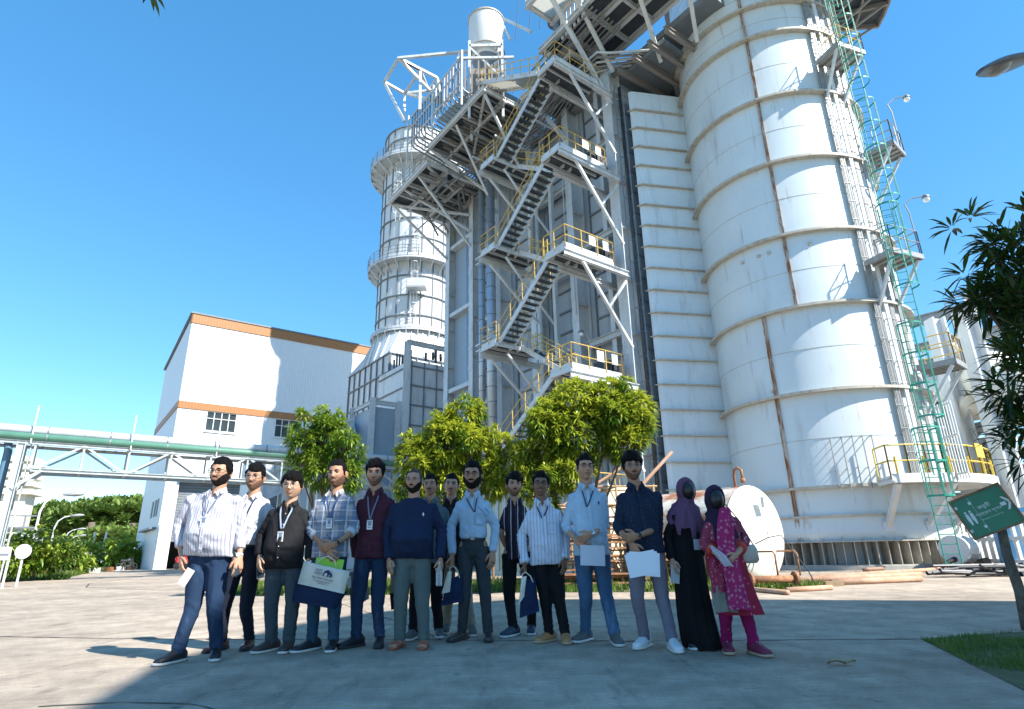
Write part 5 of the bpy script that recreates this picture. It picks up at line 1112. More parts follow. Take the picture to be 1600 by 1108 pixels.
# far umbrella shaped trees
def umbrella(label, px, r, lobes, seed, ncl=420):
    R = random.Random(seed); b = rng(px, 885, r); b.z = 0; t = thing('rain_tree', label, 'tree', base=b, group='broad trees beyond the road end'); tw = MB(); vs = []; fs = []; ti = []
    tw.tube([b, b + V((.3, 0, r * .03)), b + V((0, 0, r * .055))], [r * .006, r * .005, r * .004], 8)
    for lx, ly, rx, rz in lobes:
        c = rng(lx, ly, r + R.uniform(-4, 4)); tw.tube([b + V((0, 0, r * .03)), (b + V((0, 0, r * .05))).lerp(c, .5), c - V((0, 0, rz * .3))], [r * .004, r * .0025, r * .001], 6)
        for i in range(ncl // len(lobes)):
            a = R.uniform(0, 6.283); q = math.sqrt(R.random()); h_ = math.sqrt(max(0, 1 - q * q)); p = c + V((math.cos(a) * q * rx, math.sin(a) * q * rx, h_ * rz * R.uniform(.3, 1) - rz * .2 + rz * .35 * mn.noise(V((a * 2, q * 3, lx)))))
            tint = .35 + .5 * h_ * 0.6 + .5 * mn.noise(p * .3)
            leaf_cluster(vs, fs, ti, p, V((R.uniform(-.6, .6), R.uniform(-.6, .6), 1)), 8, r * .011, r * .0055, R, tint, .2)
    tw.build('trunk', M_bark, t, smooth=True); o = MB().add(vs, fs).build('crown', M_far, t); settint(o, ti)
umbrella('broad umbrella shaped tree beside the hall, largest of the far trees', 180, 185, [(190, 802, 11, 3.6), (165, 810, 11, 3.6), (215, 806, 11, 4), (148, 822, 10, 3.6), (200, 820, 13, 4.2), (175, 830, 12, 4), (215, 832, 10, 3.6)], 31, 3000)
umbrella('second umbrella shaped tree, lower and left of the largest', 120, 215, [(92, 815, 13, 4.6), (118, 820, 12, 4.6), (80, 818, 11, 4.5), (106, 836, 13, 5), (135, 846, 11, 5), (150, 856, 11, 5), (70, 825, 11, 5)], 32, 2000)
umbrella('low spreading tree in front of the pale distant building', 195, 138, [(195, 842, 6.3, 1.8), (178, 850, 5.4, 1.8), (208, 846, 4.5, 1.6)], 33, 800)
umbrella('small round trees at the end of the road', 130, 160, [(125, 862, 5.5, 3.8), (145, 858, 5, 3.4), (160, 866, 5, 3)], 34, 700)
fw = MB(); 
# ------------------------------------------------------------------ unseen block added behind the photographer, its outline shaped to shade the group
def off(x, y, h): k = h / math.tan(rad(SUN_EL)); return (x + k * math.sin(rad(SUN_AZ)), y + k * math.cos(rad(SUN_AZ)))
hB = 14.0
foot = [off(-.1, 12.15, hB), off(-1.3, 11.2, hB), off(-2.5, 9.75, hB), off(-3.1, 8.0, hB), off(-3.02, 6.9, hB), off(-3.1, 5.6, hB), off(-2.68, 4.0, hB), off(-2.6, 2.0, hB), off(12, -2, hB), off(26, 3.5, hB), off(7.6, 9.65, hB), off(3.5, 11.2, hB)]
cb = thing('shade_block', 'unseen block added behind the photographer to shade the group', 'building', base=(*foot[3], 0))
mb = MB(); prismz(mb, foot, 0, hB - .3); mb.build('wall', M_sheet, cb)
mb = MB(); prismz(mb, foot, hB - .3, hB); mb.build('roof', M_grey, cb)
# ------------------------------------------------------------------ people
def lin(a, b, t): return a + (b - a) * t
def loft(mb, secs, n=24, e=2.4):
    base = len(mb.v); k = len(secs)
    for c, ax, ay in secs:
        for j in range(n):
            t = 2 * math.pi * j / n; cs, sn = math.cos(t), math.sin(t); q = 2 / e
            mb.v.append(tuple(c + ax * (math.copysign(abs(cs) ** q, cs)) + ay * (math.copysign(abs(sn) ** q, sn))))
    for i in range(k - 1):
        for j in range(n): mb.f.append((base + i * n + j, base + i * n + (j + 1) % n, base + (i + 1) * n + (j + 1) % n, base + (i + 1) * n + j)); mb.mi.append(mb.cm)
    mb.f.append(tuple(base + j for j in reversed(range(n)))); mb.f.append(tuple(base + (k - 1) * n + j for j in range(n))); mb.mi += [mb.cm] * 2
    return mb
def limb(mb, pts, rs, n=16, sub=5, ends=True):
    """smooth tapered limb through the joints"""
    P = [V(p) for p in pts]; out = []; ro = []
    for i in range(len(P) - 1):
        p0 = P[max(i - 1, 0)]; p1 = P[i]; p2 = P[i + 1]; p3 = P[min(i + 2, len(P) - 1)]
        for s in range(sub):
            t = s / sub; c = .5 * ((2 * p1) + (p2 - p0) * t + (2 * p0 - 5 * p1 + 4 * p2 - p3) * t * t + (3 * p1 - p0 - 3 * p2 + p3) * t ** 3)
            l_ = p1.lerp(p2, t); out.append(l_.lerp(c, .6)); ro.append(lin(rs[i], rs[i + 1], t))
    out.append(P[-1]); ro.append(rs[-1])
    if ends:
        d0 = (out[0] - out[1]).normalized(); d1 = (out[-1] - out[-2]).normalized()
        out = [out[0] + d0 * ro[0] * .85, out[0] + d0 * ro[0] * .5] + out + [out[-1] + d1 * ro[-1] * .5, out[-1] + d1 * ro[-1] * .85]
        ro = [ro[0] * .3, ro[0] * .85] + ro + [ro[-1] * .85, ro[-1] * .3]
    return mb.tube(out, ro, n)
def remesh(mb, vox, smooth=3):
    me = bpy.data.meshes.new('tmp'); me.from_pydata(mb.v, [], mb.f); me.update()
    o = bpy.data.objects.new('tmp', me); COL.objects.link(o)
    m = o.modifiers.new('r', 'REMESH'); m.mode = 'VOXEL'; m.voxel_size = vox; m.use_smooth_shade = True
    s = o.modifiers.new('s', 'SMOOTH'); s.factor = .5; s.iterations = smooth
    dg = bpy.context.evaluated_depsgraph_get(); dg.update(); ev = o.evaluated_get(dg); m2 = ev.to_mesh()
    n = len(m2.vertices); co = np.empty(n * 3); m2.vertices.foreach_get('co', co); no = np.empty(n * 3); m2.vertices.foreach_get('normal', no)
    fs = [tuple(p.vertices) for p in m2.polygons]; ev.to_mesh_clear(); bpy.data.objects.remove(o); bpy.data.meshes.remove(me)
    return co.reshape(-1, 3), no.reshape(-1, 3), fs
def wrinkle(co, no, amp, seed, sc=(9, 9, 16), folds=()):
    out = co.copy(); off_ = V((seed * 3.1, seed * 1.7, 0))
    for i in range(len(co)):
        p = V(co[i]); q = V((p.x * sc[0], p.y * sc[1], p.z * sc[2])) + off_
        w1 = mn.noise(q + V((0, 0, p.x * 6))) ; r1 = 1 - abs(w1) * 2.2
        a = amp * (max(0, r1) ** 3 * .9 + .35 * mn.noise(q * .45))
        for c, r, k, fr, dv in folds:
            d = (p - c).length
            if d < r: a += k * (1 - d / r) * math.sin(p.dot(dv) * fr + 2.5 * mn.noise(p * 14))
        out[i] = co[i] + no[i] * a
    return out
def fromdata(name, co, fs, m, parent):
    return MB().add([tuple(c) for c in co], fs).build(name, m, parent, smooth=True)
G = lambda x, z, cx, cz, sx, sz: math.exp(-((x - cx) / sx) ** 2 - ((z - cz) / sz) ** 2)
def headpt(d, wid=1.0, long=1.0):
    x, y, z = d; p = V((x * .073 * wid, y * .093, z * .116 * long))
    if z < 0: k = (-z) ** 1.4; p.x *= 1 - .27 * k; p.y *= 1 - .10 * k * (1 if y < 0 else 2.6)
    if y > 0: p.y *= 1.08
    if z > .3: p.x *= 1 + .05 * z
    if y < -.15:
        X_, Z_ = p.x, p.z; f_ = min(1, (-y - .15) / .3); s = 0
        s -= .024 * G(X_, Z_, 0, -.022, .0115, .011) + .013 * G(X_, Z_, 0, .0, .0075, .022)
        for sg in (-1, 1):
            s += .013 * G(X_, Z_, sg * .030, .012, .014, .010); s -= .006 * G(X_, Z_, sg * .032, .031, .02, .006)
            s -= .004 * G(X_, Z_, sg * .042, -.022, .017, .016); s -= .005 * G(X_, Z_, sg * .011, -.026, .006, .007)
        s -= .0065 * G(X_, Z_, 0, -.050, .020, .0055) + .0065 * G(X_, Z_, 0, -.062, .017, .0055); s += .004 * G(X_, Z_, 0, -.0562, .024, .0025)
        s -= .011 * G(X_, Z_, 0, -.092, .020, .014); p.y += s * f_
    return p
def sphere_dirs(nu, nv):
    D = []
    for i in range(nv + 1):
        a = math.pi * i / nv
        for j in range(nu): b = 2 * math.pi * j / nu; D.append((math.sin(a) * math.cos(b), math.sin(a) * math.sin(b), math.cos(a)))
    F_ = [(i * nu + j, i * nu + (j + 1) % nu, (i + 1) * nu + (j + 1) % nu, (i + 1) * nu + j) for i in range(nv) for j in range(nu)]
    return D, F_
HD, HF = sphere_dirs(72, 60); SD, SFc = sphere_dirs(16, 12)
sst = lambda a, b, x: (lambda t: t * t * (3 - 2 * t))(min(1, max(0, (x - a) / (b - a))))
def skin_mat(col):
    nm = 'skin_%d' % int(col[0] * 1000)
    if nm in MATS: return MATS[nm]
    m = mat(nm, col, .52, var=.10, vscale=22, bump=.12, bscale=120, spec=.35); b = m.node_tree.nodes['Principled BSDF']; b.inputs['Subsurface Weight'].default_value = .08; b.inputs['Subsurface Radius'].default_value = (.02, .008, .004); return m
M_hair = mat('black_hair', (.006, .005, .005), .62, var=.5, vscale=60, bump=1., bscale=110, spec=.12)
M_beard = mat('beard_hair', (.022, .017, .015), .8, var=.4, vscale=90, bump=.8, bscale=140, spec=.1)
M_eye = mat('eye_white', (.55, .52, .48), .25); M_iris = mat('iris_dark', (.015, .01, .008), .15)
M_lip = mat('lip', (.30, .14, .105), .5)
M_frame = mat('spectacle_frame', (.02, .02, .02), .3); M_framec = mat('clear_frame', (.22, .21, .20), .25); M_lens = mat('spectacle_lens', (.30, .28, .27), .05)
def hand(mb, w, d, nrm, t, curl=.5, s=1.0, grip=False):
    """w wrist, d towards the fingers, nrm out of the back of the hand, t towards the thumb side"""
    d = V(d).normalized(); t = V(t); t = (t - d * t.dot(d)).normalized(); nb = V(nrm); nb = (nb - d * nb.dot(d) - t * nb.dot(t)); nb = nb.normalized() if nb.length > .1 else d.cross(t)
    pm = -nb; 
    loft(mb, [(w - d * .02 * s, t * .026 * s, nb * .020 * s), (w + d * .012 * s, t * .027 * s, nb * .019 * s), (w + d * .045 * s, t * .037 * s, nb * .017 * s), (w + d * .08 * s, t * .041 * s, nb * .0145 * s), (w + d * .098 * s, t * .038 * s, nb * .010 * s)], 16, 2.6)
    for k, (o_, L_, dv) in enumerate(((.030, .066, .004), (.010, .074, 0), (-.010, .069, .001), (-.028, .054, .006))):
        p = w + d * (.090 - dv) * s + t * o_ * s; dr = (d + t * o_ * 1.6).normalized(); pts = [p - dr * .012 * s, p]; a = curl * (.75 + .12 * k)
        for sg in (.46, .30, .24):
            ax = (dr * math.cos(a) + pm * math.sin(a)).normalized(); pts.append(pts[-1] + ax * L_ * sg * s); a += curl * (1.05 if not grip else 1.25)
        mb.tube(pts, [.0088 * s, .0092 * s, .0086 * s, .0076 * s, .0050 * s], 8)
    p = w + d * .028 * s + t * .026 * s; dr = (t * .75 + d * .7 + pm * (.25 + .4 * curl)).normalized(); dr2 = (t * .2 + d * .9 + pm * (.2 + .5 * curl)).normalized()
    mb.tube([p - dr * .015 * s, p, p + dr * .033 * s, p + dr * .033 * s + dr2 * .026 * s, p + dr * .033 * s + dr2 * .047 * s], [.012 * s, .0135 * s, .0115 * s, .010 * s, .006 * s], 8)
def bvh(mb_co, fs):
    from mathutils.bvhtree import BVHTree
    return BVHTree.FromPolygons([tuple(c) for c in mb_co], fs)
def strip_on(tree, pts, w, lift=.005, th=.0015, y0=-1.0, face=V((0, -1, 0))):
    """a ribbon laid on the front of a garment; pts are (x, z)"""
    P = []
    for (x, z), (x2, z2) in zip(pts[:-1], pts[1:]):
        k = max(2, int(math.hypot(x2 - x, z2 - z) / .02))
        for i in range(k): P.append((lin(x, x2, i / k), lin(z, z2, i / k)))
    P.append(pts[-1]); Q = []; last = None
    for x, z in P:
        h = tree.ray_cast(V((x, y0, z)), V((0, 1, 0)))
        if h[0] is not None: last = h[0].y
        if last is None: continue
        Q.append(V((x, last - lift, z)))
    ys = [q.y for q in Q]
    for i in range(len(Q)): Q[i].y = min(ys[max(0, i - 2):i + 3])
    mb = MB(); vs = []
    for i, q in enumerate(Q):
        d = (Q[min(i + 1, len(Q) - 1)] - Q[max(i - 1, 0)]).normalized(); s = d.cross(V((0, -1, 0))).normalized() * w / 2
        vs += [q - s, q + s, q + s - V((0, th, 0)), q - s - V((0, th, 0))]
    n = len(Q); mb.add(vs, [(4 * i + a, 4 * i + (a + 1) % 4, 4 * i + 4 + (a + 1) % 4, 4 * i + 4 + a) for i in range(n - 1) for a in range(4)] + [(0, 1, 2, 3), (4 * n - 4, 4 * n - 3, 4 * n - 2, 4 * n - 1)])
    return mb, Q
def creases(m, st=.75):
    n = m.node_tree.nodes; L = m.node_tree.links; b = n['Principled BSDF']; tc = n.new('ShaderNodeTexCoord'); mp = n.new('ShaderNodeMapping'); mp.inputs['Scale'].default_value = (1.6, 1.2, .75); mp.inputs['Rotation'].default_value = (.0, .5, .3); L.new(tc.outputs['Object'], mp.inputs[0])
    nz = n.new('ShaderNodeTexNoise'); nz.noise_type = 'RIDGED_MULTIFRACTAL'; nz.inputs['Scale'].default_value = 7; nz.inputs['Detail'].default_value = 2; nz.inputs['Distortion'].default_value = .6; L.new(mp.outputs[0], nz.inputs['Vector'])
    bp = n.new('ShaderNodeBump'); bp.inputs['Strength'].default_value = st; bp.inputs['Distance'].default_value = .012; L.new(nz.outputs[0], bp.inputs['Height']); old = b.inputs['Normal'].links[0].from_socket if b.inputs['Normal'].links else None
    if old: L.new(old, bp.inputs['Normal'])
    L.new(bp.outputs[0], b.inputs['Normal'])
def fabric(name, col, kind=None, c2=None, freq=30., duty=.5, rough=.85, extra=None):
    if name in MATS: return MATS[name]
    m = mat(name, col, rough, var=.07, vscale=7, bump=.25, bscale=240, spec=.2); n = m.node_tree.nodes; L = m.node_tree.links; creases(m)
    if not kind: return m
    tc = n.new('ShaderNodeTexCoord'); sx = n.new('ShaderNodeSeparateXYZ'); nz = n.new('ShaderNodeTexNoise'); nz.inputs['Scale'].default_value = 5; L.new(tc.outputs['Object'], nz.inputs[0])
    vm = n.new('ShaderNodeVectorMath'); vm.operation = 'SCALE'; L.new(nz.outputs['Color'], vm.inputs[0]); vm.inputs['Scale'].default_value = .018
    va = n.new('ShaderNodeVectorMath'); L.new(tc.outputs['Object'], va.inputs[0]); L.new(vm.outputs[0], va.inputs[1]); L.new(va.outputs[0], sx.inputs[0])
    def band(sock, f, du, ph=0.):
        a = n.new('ShaderNodeMath'); a.operation = 'MULTIPLY_ADD'; L.new(sock, a.inputs[0]); a.inputs[1].default_value = f; a.inputs[2].default_value = 50 + ph
        b = n.new('ShaderNodeMath'); b.operation = 'FRACT'; L.new(a.outputs[0], b.inputs[0]); c = n.new('ShaderNodeMath'); c.operation = 'LESS_THAN'; L.new(b.outputs[0], c.inputs[0]); c.inputs[1].default_value = du; return c.outputs[0]
    b = n['Principled BSDF']; cur = b.inputs['Base Color'].links[0].from_socket
    def over(cur, fac, c, k=1.):
        mx = n.new('ShaderNodeMixRGB'); 
        if k < 1: q = n.new('ShaderNodeMath'); q.operation = 'MULTIPLY'; L.new(fac, q.inputs[0]); q.inputs[1].default_value = k; fac = q.outputs[0]
        L.new(fac, mx.inputs[0]); L.new(cur, mx.inputs[1]); mx.inputs[2].default_value = (*c, 1); return mx.outputs[0]
    if kind == 'stripe':
        cur = over(cur, band(sx.outputs[0], freq, duty), c2)
        if extra: cur = over(cur, band(sx.outputs[0], freq, extra[1], extra[2]), extra[0])
    if kind == 'plaid':
        cur = over(cur, band(sx.outputs[0], freq, duty), c2, .75); cur = over(cur, band(sx.outputs[2], freq * .55, .45, .3), (.10, .16, .24), .65)
        cur = over(cur, band(sx.outputs[0], freq, .09, .45), (.62, .62, .62), .8); cur = over(cur, band(sx.outputs[2], freq * 1.1, .09, .2), (.58, .56, .56), .7)
    if kind == 'dots':
        vo = n.new('ShaderNodeTexVoronoi'); vo.inputs['Scale'].default_value = freq; vo.inputs['Randomness'].default_value = extra or .2; L.new(va.outputs[0], vo.inputs['Vector'])
        c = n.new('ShaderNodeMath'); c.operation = 'LESS_THAN'; L.new(vo.outputs['Distance'], c.inputs[0]); c.inputs[1].default_value = duty; cur = over(cur, c.outputs[0], c2)
    L.new(cur, b.inputs['Base Color']); return m
def denim(name, col, faded):
    m = mat(name, col, .85, var=.12, vscale=5, sfac=.6, sscale=(9, 9, 2.5), scol=faded, thr=.52, bump=.3, bscale=200, spec=.2); creases(m); return m

def person(label, d):
    g_ = lambda k, dv=None: d.get(k, dv)
    fl, fr_ = gnd(*d['ft'][0]), gnd(*d['ft'][1]); Y = (fl.y + fr_.y) / 2 + g_('dy', .04); bx = (fl.x + fr_.x) / 2
    t = thing('person', label, 'person', base=(bx, Y, 0)); Bs = V((bx, Y, 0)); inv = MW[t].inverted()
    A = lambda p, dy=0.: inv @ aty(p[0], p[1], Y + dy)             # image joint -> person-local point on the person's own plane
    ftL, ftR = inv @ fl, inv @ fr_
    top, chin = A(d['top'], -.0), A(d['chin'], -.02); HH = (top.z - chin.z); hs = HH / .232
    R_ = random.Random(d['seed'] * 7); tilt = g_('roll', R_.uniform(-2.5, 2.5)); yaw = g_('yaw', R_.uniform(-9, 9)); nod = g_('nod', R_.uniform(-4, 3))
    hc = top.lerp(chin, .5) + V((0, .0, 0)); HM = Matrix.Translation(hc) @ Matrix.Rotation(rad(yaw), 4, 'Z') @ Matrix.Rotation(rad(tilt), 4, 'Y') @ Matrix.Rotation(rad(nod), 4, 'X') @ Matrix.Scale(hs, 4)
    shL, shR = A(d['sh'][0], .01), A(d['sh'][1], .01); sc = (shL + shR) / 2; half = (shR - shL).length / 2
    ux = (shR - shL).normalized(); H_ = top.z
    hz = g_('hipz', .50) * H_; fm = (ftL + ftR) / 2; k = (sc.z - hz) / sc.z; hipc = V((lin(sc.x, fm.x, .45), .01, hz))
    hemp = A((0, d['hem'])); hemz = A((d['ft'][0][0], d['hem'])).z
    hw = g_('hw', .80) * half * .95; dep = g_('dep', .112); ww = g_('ww', .76) * half * .93
    JL = shL + ux * .070 - V((0, 0, .066)); JR = shR - ux * .070 - V((0, 0, .066))
    elL, elR = A(d['el'][0], g_('ely', (.03, .03))[0]), A(d['el'][1], g_('ely', (.03, .03))[1])
    wrL, wrR = A(d['wr'][0], g_('wry', (-.06, -.06))[0]), A(d['wr'][1], g_('wry', (-.06, -.06))[1])
    knL, knR = A(d['kn'][0], -.02), A(d['kn'][1], -.02)
    if g_('kz'): pass
    anL, anR = V((A(d['an'][0]).x, ftL.y + .05, .085)), V((A(d['an'][1]).x, ftR.y + .05, .085))
    hipL, hipR = hipc - ux * .085, hipc + ux * .085
    skin = skin_mat(d['skin'])
    nb = V((lin(sc.x, hc.x, .6), .012, max(sc.z + .015, chin.z - .034 * hs))); ch_ = V((hc.x, hc.y + .012, chin.z + .03))
    # --- body
    mb = MB(); YV = V((0, 1, 0))
    loft(mb, [(hipc - V((0, 0, .06)), ux * hw * .62, YV * dep * .7), (hipc + V((0, 0, .06)), ux * hw * .8, YV * dep * .85), (hipc.lerp(sc, .45), ux * ww * .8, YV * dep * .8), (hipc.lerp(sc, .78), ux * half * .72, YV * dep * .85), (sc - V((0, 0, .05)), ux * half * .74, YV * .07), (sc, ux * half * .4, YV * .06)])
    limb(mb, [sc - V((0, 0, .04)), nb, ch_ + V((0, .01, .02))], [.066, .062, .058])
    for J, e_, w_ in ((JL, elL, wrL), (JR, elR, wrR)): limb(mb, [J, e_, w_], [.047, .037, .025])
    for h_, k_, a_ in ((hipL, knL, anL), (hipR, knR, anR)): limb(mb, [h_, k_, a_], [.075, .05, .036])
    co, no, fs = remesh(mb, .012, 4)
    body = MB().add([tuple(c) for c in co], fs)
    body.add([tuple(HM @ headpt(q, g_('hwid', 1.), 1.)) for q in HD], HF)
    for sg in (-1, 1):   # ears
        ev = []; 
        for q in SD: ev.append(tuple(HM @ (V((sg * .074, .012, -.004)) + V((q[0] * .008 + sg * max(0, q[1]) * .012, q[1] * .019, q[2] * .032 * (1 - .2 * (q[2] < 0)))))))
        body.add(ev, SFc)
    s_ = hs * .97
    hd_ = g_('hd')
    for i, (w_, e_, sg) in enumerate(((wrL, elL, -1), (wrR, elR, 1))):
        spec = hd_[i] if hd_ else None
        if spec == 'none': continue
        dr = (w_ - e_).normalized()
        if spec and spec != 'hang': dr = V(spec[0]).normalized(); hand(body, w_, dr, spec[1], spec[2], spec[3], s_, grip=spec[3] > .8)
        else: hand(body, w_, (dr + V((0, -.1, -.6))).normalized(), V((sg * .7, -.7, 0)), V((-sg * .55, -.75, 0)), .32, s_)
    body.build('body', skin, t, smooth=True) if False else None
    ob = MB(); ob.v = [tuple(MW[t] @ V(v)) for v in body.v]; ob.f = body.f; ob.mi = body.mi; ob.build('body', skin, t, smooth=True)
    def loc(mbx, name, m, par=None, smooth=True):
        o_ = MB(); o_.v = [tuple(MW[t] @ V(v)) for v in mbx.v]; o_.f = mbx.f; o_.mi = mbx.mi; return o_.build(name, m, par or t, smooth=smooth)
    # --- face
    hm = lambda x, y, z: HM @ V((x, y, z))
    if not g_('veil'):
        for sg in (-1, 1):
            mb = MB(); c = V((sg * .0305, -.0755, .0115)); mb.add([tuple(HM @ (c + V((q[0] * .0135, q[1] * .008, q[2] * .0048)))) for q in SD], SFc); loc(mb, 'eye', M_eye)
            mb = MB(); c = V((sg * .0305, -.0815, .0115)); mb.add([tuple(HM @ (c + V((q[0] * .0055, q[1] * .0035, q[2] * .0050)))) for q in SD], SFc); loc(mb, 'iris', M_iris)
            mb = MB(); mb.tube([hm(sg * (.014 + .036 * u), -.0925 + .30 * (.014 + .036 * u) ** 1.6, .0275 + .004 * math.sin(u * 3)) for u in np.linspace(0, 1, 6)], [.0025 * hs, .0042 * hs, .0042 * hs, .0038 * hs, .003 * hs, .0015 * hs], 6); loc(mb, 'eyebrow', M_hair)
            mb = MB(); mb.tube([hm(sg * (.018 + .026 * u), -.0875 + .007 * abs(u - .4), .0165 - .004 * (u - .45) ** 2 * 4) for u in np.linspace(0, 1, 6)], .0016 * hs, 5); loc(mb, 'eyelid', M_hair)
        mb = MB()
        for zz, hh in ((-.0502, .0042), (-.0610, .005)): mb.tube([hm(x, -.1005 + abs(x) * .42 + (.0 if zz > -.055 else .0015), zz - (.0 if zz < -.055 else abs(x) * .14) + (abs(x) * .2 if zz < -.055 else 0)) for x in np.linspace(-.023, .023, 7)], [hh * .3 * hs, hh * .75 * hs, hh * hs, hh * hs, hh * hs, hh * .75 * hs, hh * .3 * hs], 6)
        loc(mb, 'lips', M_lip)
        be = g_('beard', 0)
        if be:
            mb = MB(); pts = []
            for q in HD:
                p = headpt(q, g_('hwid', 1.)); reg = sst(-.035, -.06, p.z - max(0, (abs(p.x) - .035)) * 1.1) * sst(.35, .05, q[1]); mou = G(p.x, p.z, 0, -.056, .026, .013) * (q[1] < 0); tash = (q[1] < -.2) * G(p.x, p.z, 0, -.040, .030, .0055)
                if be < 1.2: reg *= .25 + .75 * sst(.0, .6, -q[1] * 0 + 1)
                a = max(reg * (1 - mou * 1.2), tash * 1.1); nrm = V(q); th = {1: .0022, 2: .0038, 3: .010}[int(be)] * (1 + .9 * mn.noise(p * 160))
                pts.append(tuple(HM @ (p + nrm * lin(-.006, th, sst(.25, .6, a)))))
            mb.add(pts, HF); loc(mb, 'beard', M_beard if be > 1 else mat('stubble_%d' % int(d['skin'][0] * 1000), tuple(c * .42 for c in d['skin']), .7, var=.4, vscale=120, spec=.2))
        if g_('tash') and be < 2:
            mb = MB(); mb.tube([hm(x, -.1025 + abs(x) * .45, -.0415 - abs(x) * .18) for x in np.linspace(-.026, .026, 7)], [.001, .003, .004, .004, .004, .003, .001], 6); loc(mb, 'moustache', M_beard)
        if g_('hair', 1):
            vol = g_('vol', .016); hl_ = g_('hairline', .062); fringe = g_('fringe', 0.)
            mb = MB(); pts = []
            for q in HD:
                p = headpt(q, g_('hwid', 1.)); side = sst(.05, .5, q[1]); line = lin(hl_ - fringe * math.exp(-((p.x - .02) / .04) ** 2) * .035, -.045, side) if q[1] > -.9 else hl_
                sd_ = sst(.055, .07, abs(p.x)) * sst(-.75, -.2, q[1]); line = lin(line, min(line, .0 - .02 * g_('side', 1)), sd_)
                a = sst(line - .007, line + .007, p.z + .006 * mn.noise(V((p.x * 70, p.y * 40, d['seed'])))); nn = mn.noise(V((p.x * 55, p.y * 25, p.z * 25)) + V((d['seed'], 0, 0))); n2 = mn.noise(V(q) * 3.2 + V((0, d['seed'], 0)))
                th = (vol * (.3 + .7 * sst(line - .005, line + .045, p.z)) * (.35 + .65 * sst(-.1, .75, q[2])) * (1 + .35 * n2) + .009 * nn) * (1 - .25 * side)
                if fringe and q[1] < -.3: th += .006 * sst(.8, .4, q[2])
                pts.append(tuple(HM @ (p + V(q) * lin(-.007, max(.002, th), a) + V((0, 0, .006 * a * max(0, q[2]))))))
            mb.add(pts, HF); loc(mb, 'hair', g_('hairm', M_hair))
        gl = g_('glasses')
        if gl:
            mb = MB(); r_ = .0019 * hs
            for sg in (-1, 1):
                pts = [hm(sg * .033 + .0215 * math.copysign(abs(math.cos(a)) ** .7, math.cos(a)), -.0985, .010 + .0165 * math.copysign(abs(math.sin(a)) ** .7, math.sin(a))) for a in np.linspace(0, 2 * math.pi, 21)[:-1]]
                mb.tube(pts, r_, 5, closed=True); mb.tube([hm(sg * .054, -.098, .017), hm(sg * .073, -.08, .017), hm(sg * .079, .01, .012)], r_, 5)
            mb.tube([hm(-.012, -.099, .014), hm(0, -.104, .017), hm(.012, -.099, .014)], r_, 5); loc(mb, 'glasses', M_framec if gl == 'clear' else M_frame)
    # --- trousers
    if g_('bottom') != 'abaya':
        mb = MB(); cw = g_('lw', 1.)
        loft(mb, [(hipc - V((0, -.005, .11)), ux * hw * .70, YV * dep * .80), (hipc - V((0, -.005, .03)), ux * hw * .93, YV * dep * 1.0), (hipc + V((0, 0, .05)), ux * hw * .90, YV * dep * .98), (hipc + V((0, 0, .13)), ux * ww * .93, YV * dep * .9)])
        for h_, k_, a_, sg in ((hipL, knL, anL, -1), (hipR, knR, anR, 1)): limb(mb, [h_ - V((0, 0, .02)), h_.lerp(k_, .5), k_, k_.lerp(a_, .5), a_ + V((0, 0, g_('cuffz', -.02)))], [.092 * cw, .080 * cw, .062 * cw, .053 * cw, .051 * cw * g_('cuff', 1.)], ends=False)
        co, no, fs = remesh(mb, .013, 3)
        fo = [(k_, .15, .0028, 80, V((.6, 0, 1))) for k_ in (knL, knR)] + [(a_ + V((0, 0, .05)), .13, .005, 105, V((.35, 0, 1))) for a_ in (anL, anR)] + [(hipc - V((0, .05, .08)), .17, .006, 70, V((sg * .8, 0, .6))) for sg in (1,)]
        co = wrinkle(co, no, .006, d['seed'], (11, 11, 5), fo)
        mb = MB().add([tuple(c) for c in co], fs); loc(mb, 'trousers', d['tm'])
        if g_('belt'):
            mb = MB(); c = V((hipc.x, 0, A((0, d['hem'])).z)); c = hipc.lerp(sc, .0); c.z = hemz
            loft(mb, [(c - V((0, 0, .018)), ux * (ww * .985 + .003), YV * (dep * .985 + .012)), (c + V((0, 0, .018)), ux * (ww * .985 + .003), YV * (dep * .985 + .012))]); loc(mb, 'belt', M_black, smooth=False)
            mb = MB(); mb.box(c.x - .02, c.x + .02, -(dep * .985 + .020) + c.y, -(dep * .985 + .01) + c.y, c.z - .017, c.z + .017); loc(mb, 'belt_buckle', M_galv, smooth=False)
    # --- shirt
    mb = MB(); bl_ = g_('belly', 0.); hb = V((lin(sc.x, hipc.x, .95), .0, hemz))
    tk = 1.0 if not g_('belt') else .96; f = 1.0
    secs = [(hb, ux * (hw * (1.07 if not g_('belt') else .92) + .01), YV * (dep * 1.05 + .01)),
            (hb.lerp(sc, .12) - YV * bl_ * .5, ux * (hw * .99 + .01), YV * (dep * 1.06 + .01 + bl_ * .5)),
            (hb.lerp(sc, .35) - YV * bl_, ux * (ww + .014), YV * (dep * 1.0 + .012 + bl_)), (hb.lerp(sc, .62) - YV * bl_ * .3, ux * (lin(ww, half, .45) * .95), YV * (dep * 1.02 + .012)),
            (hb.lerp(sc, .80), ux * half * .82, YV * (dep * .98)), (sc - V((0, 0, .075)), ux * half * .78, YV * .088), (sc - V((0, 0, .03)), ux * half * .66, YV * .075), (sc.lerp(nb, .45) + V((0, 0, .0)), ux * lin(half * .70, .068, .5), YV * .070), (nb + V((0, .0, -.004)), ux * .069, YV * .064)]
    loft(mb, secs, 28, 2.3)
    slv = g_('sleeve', 1.); sw = g_('sw', 1.)
    ends_ = []
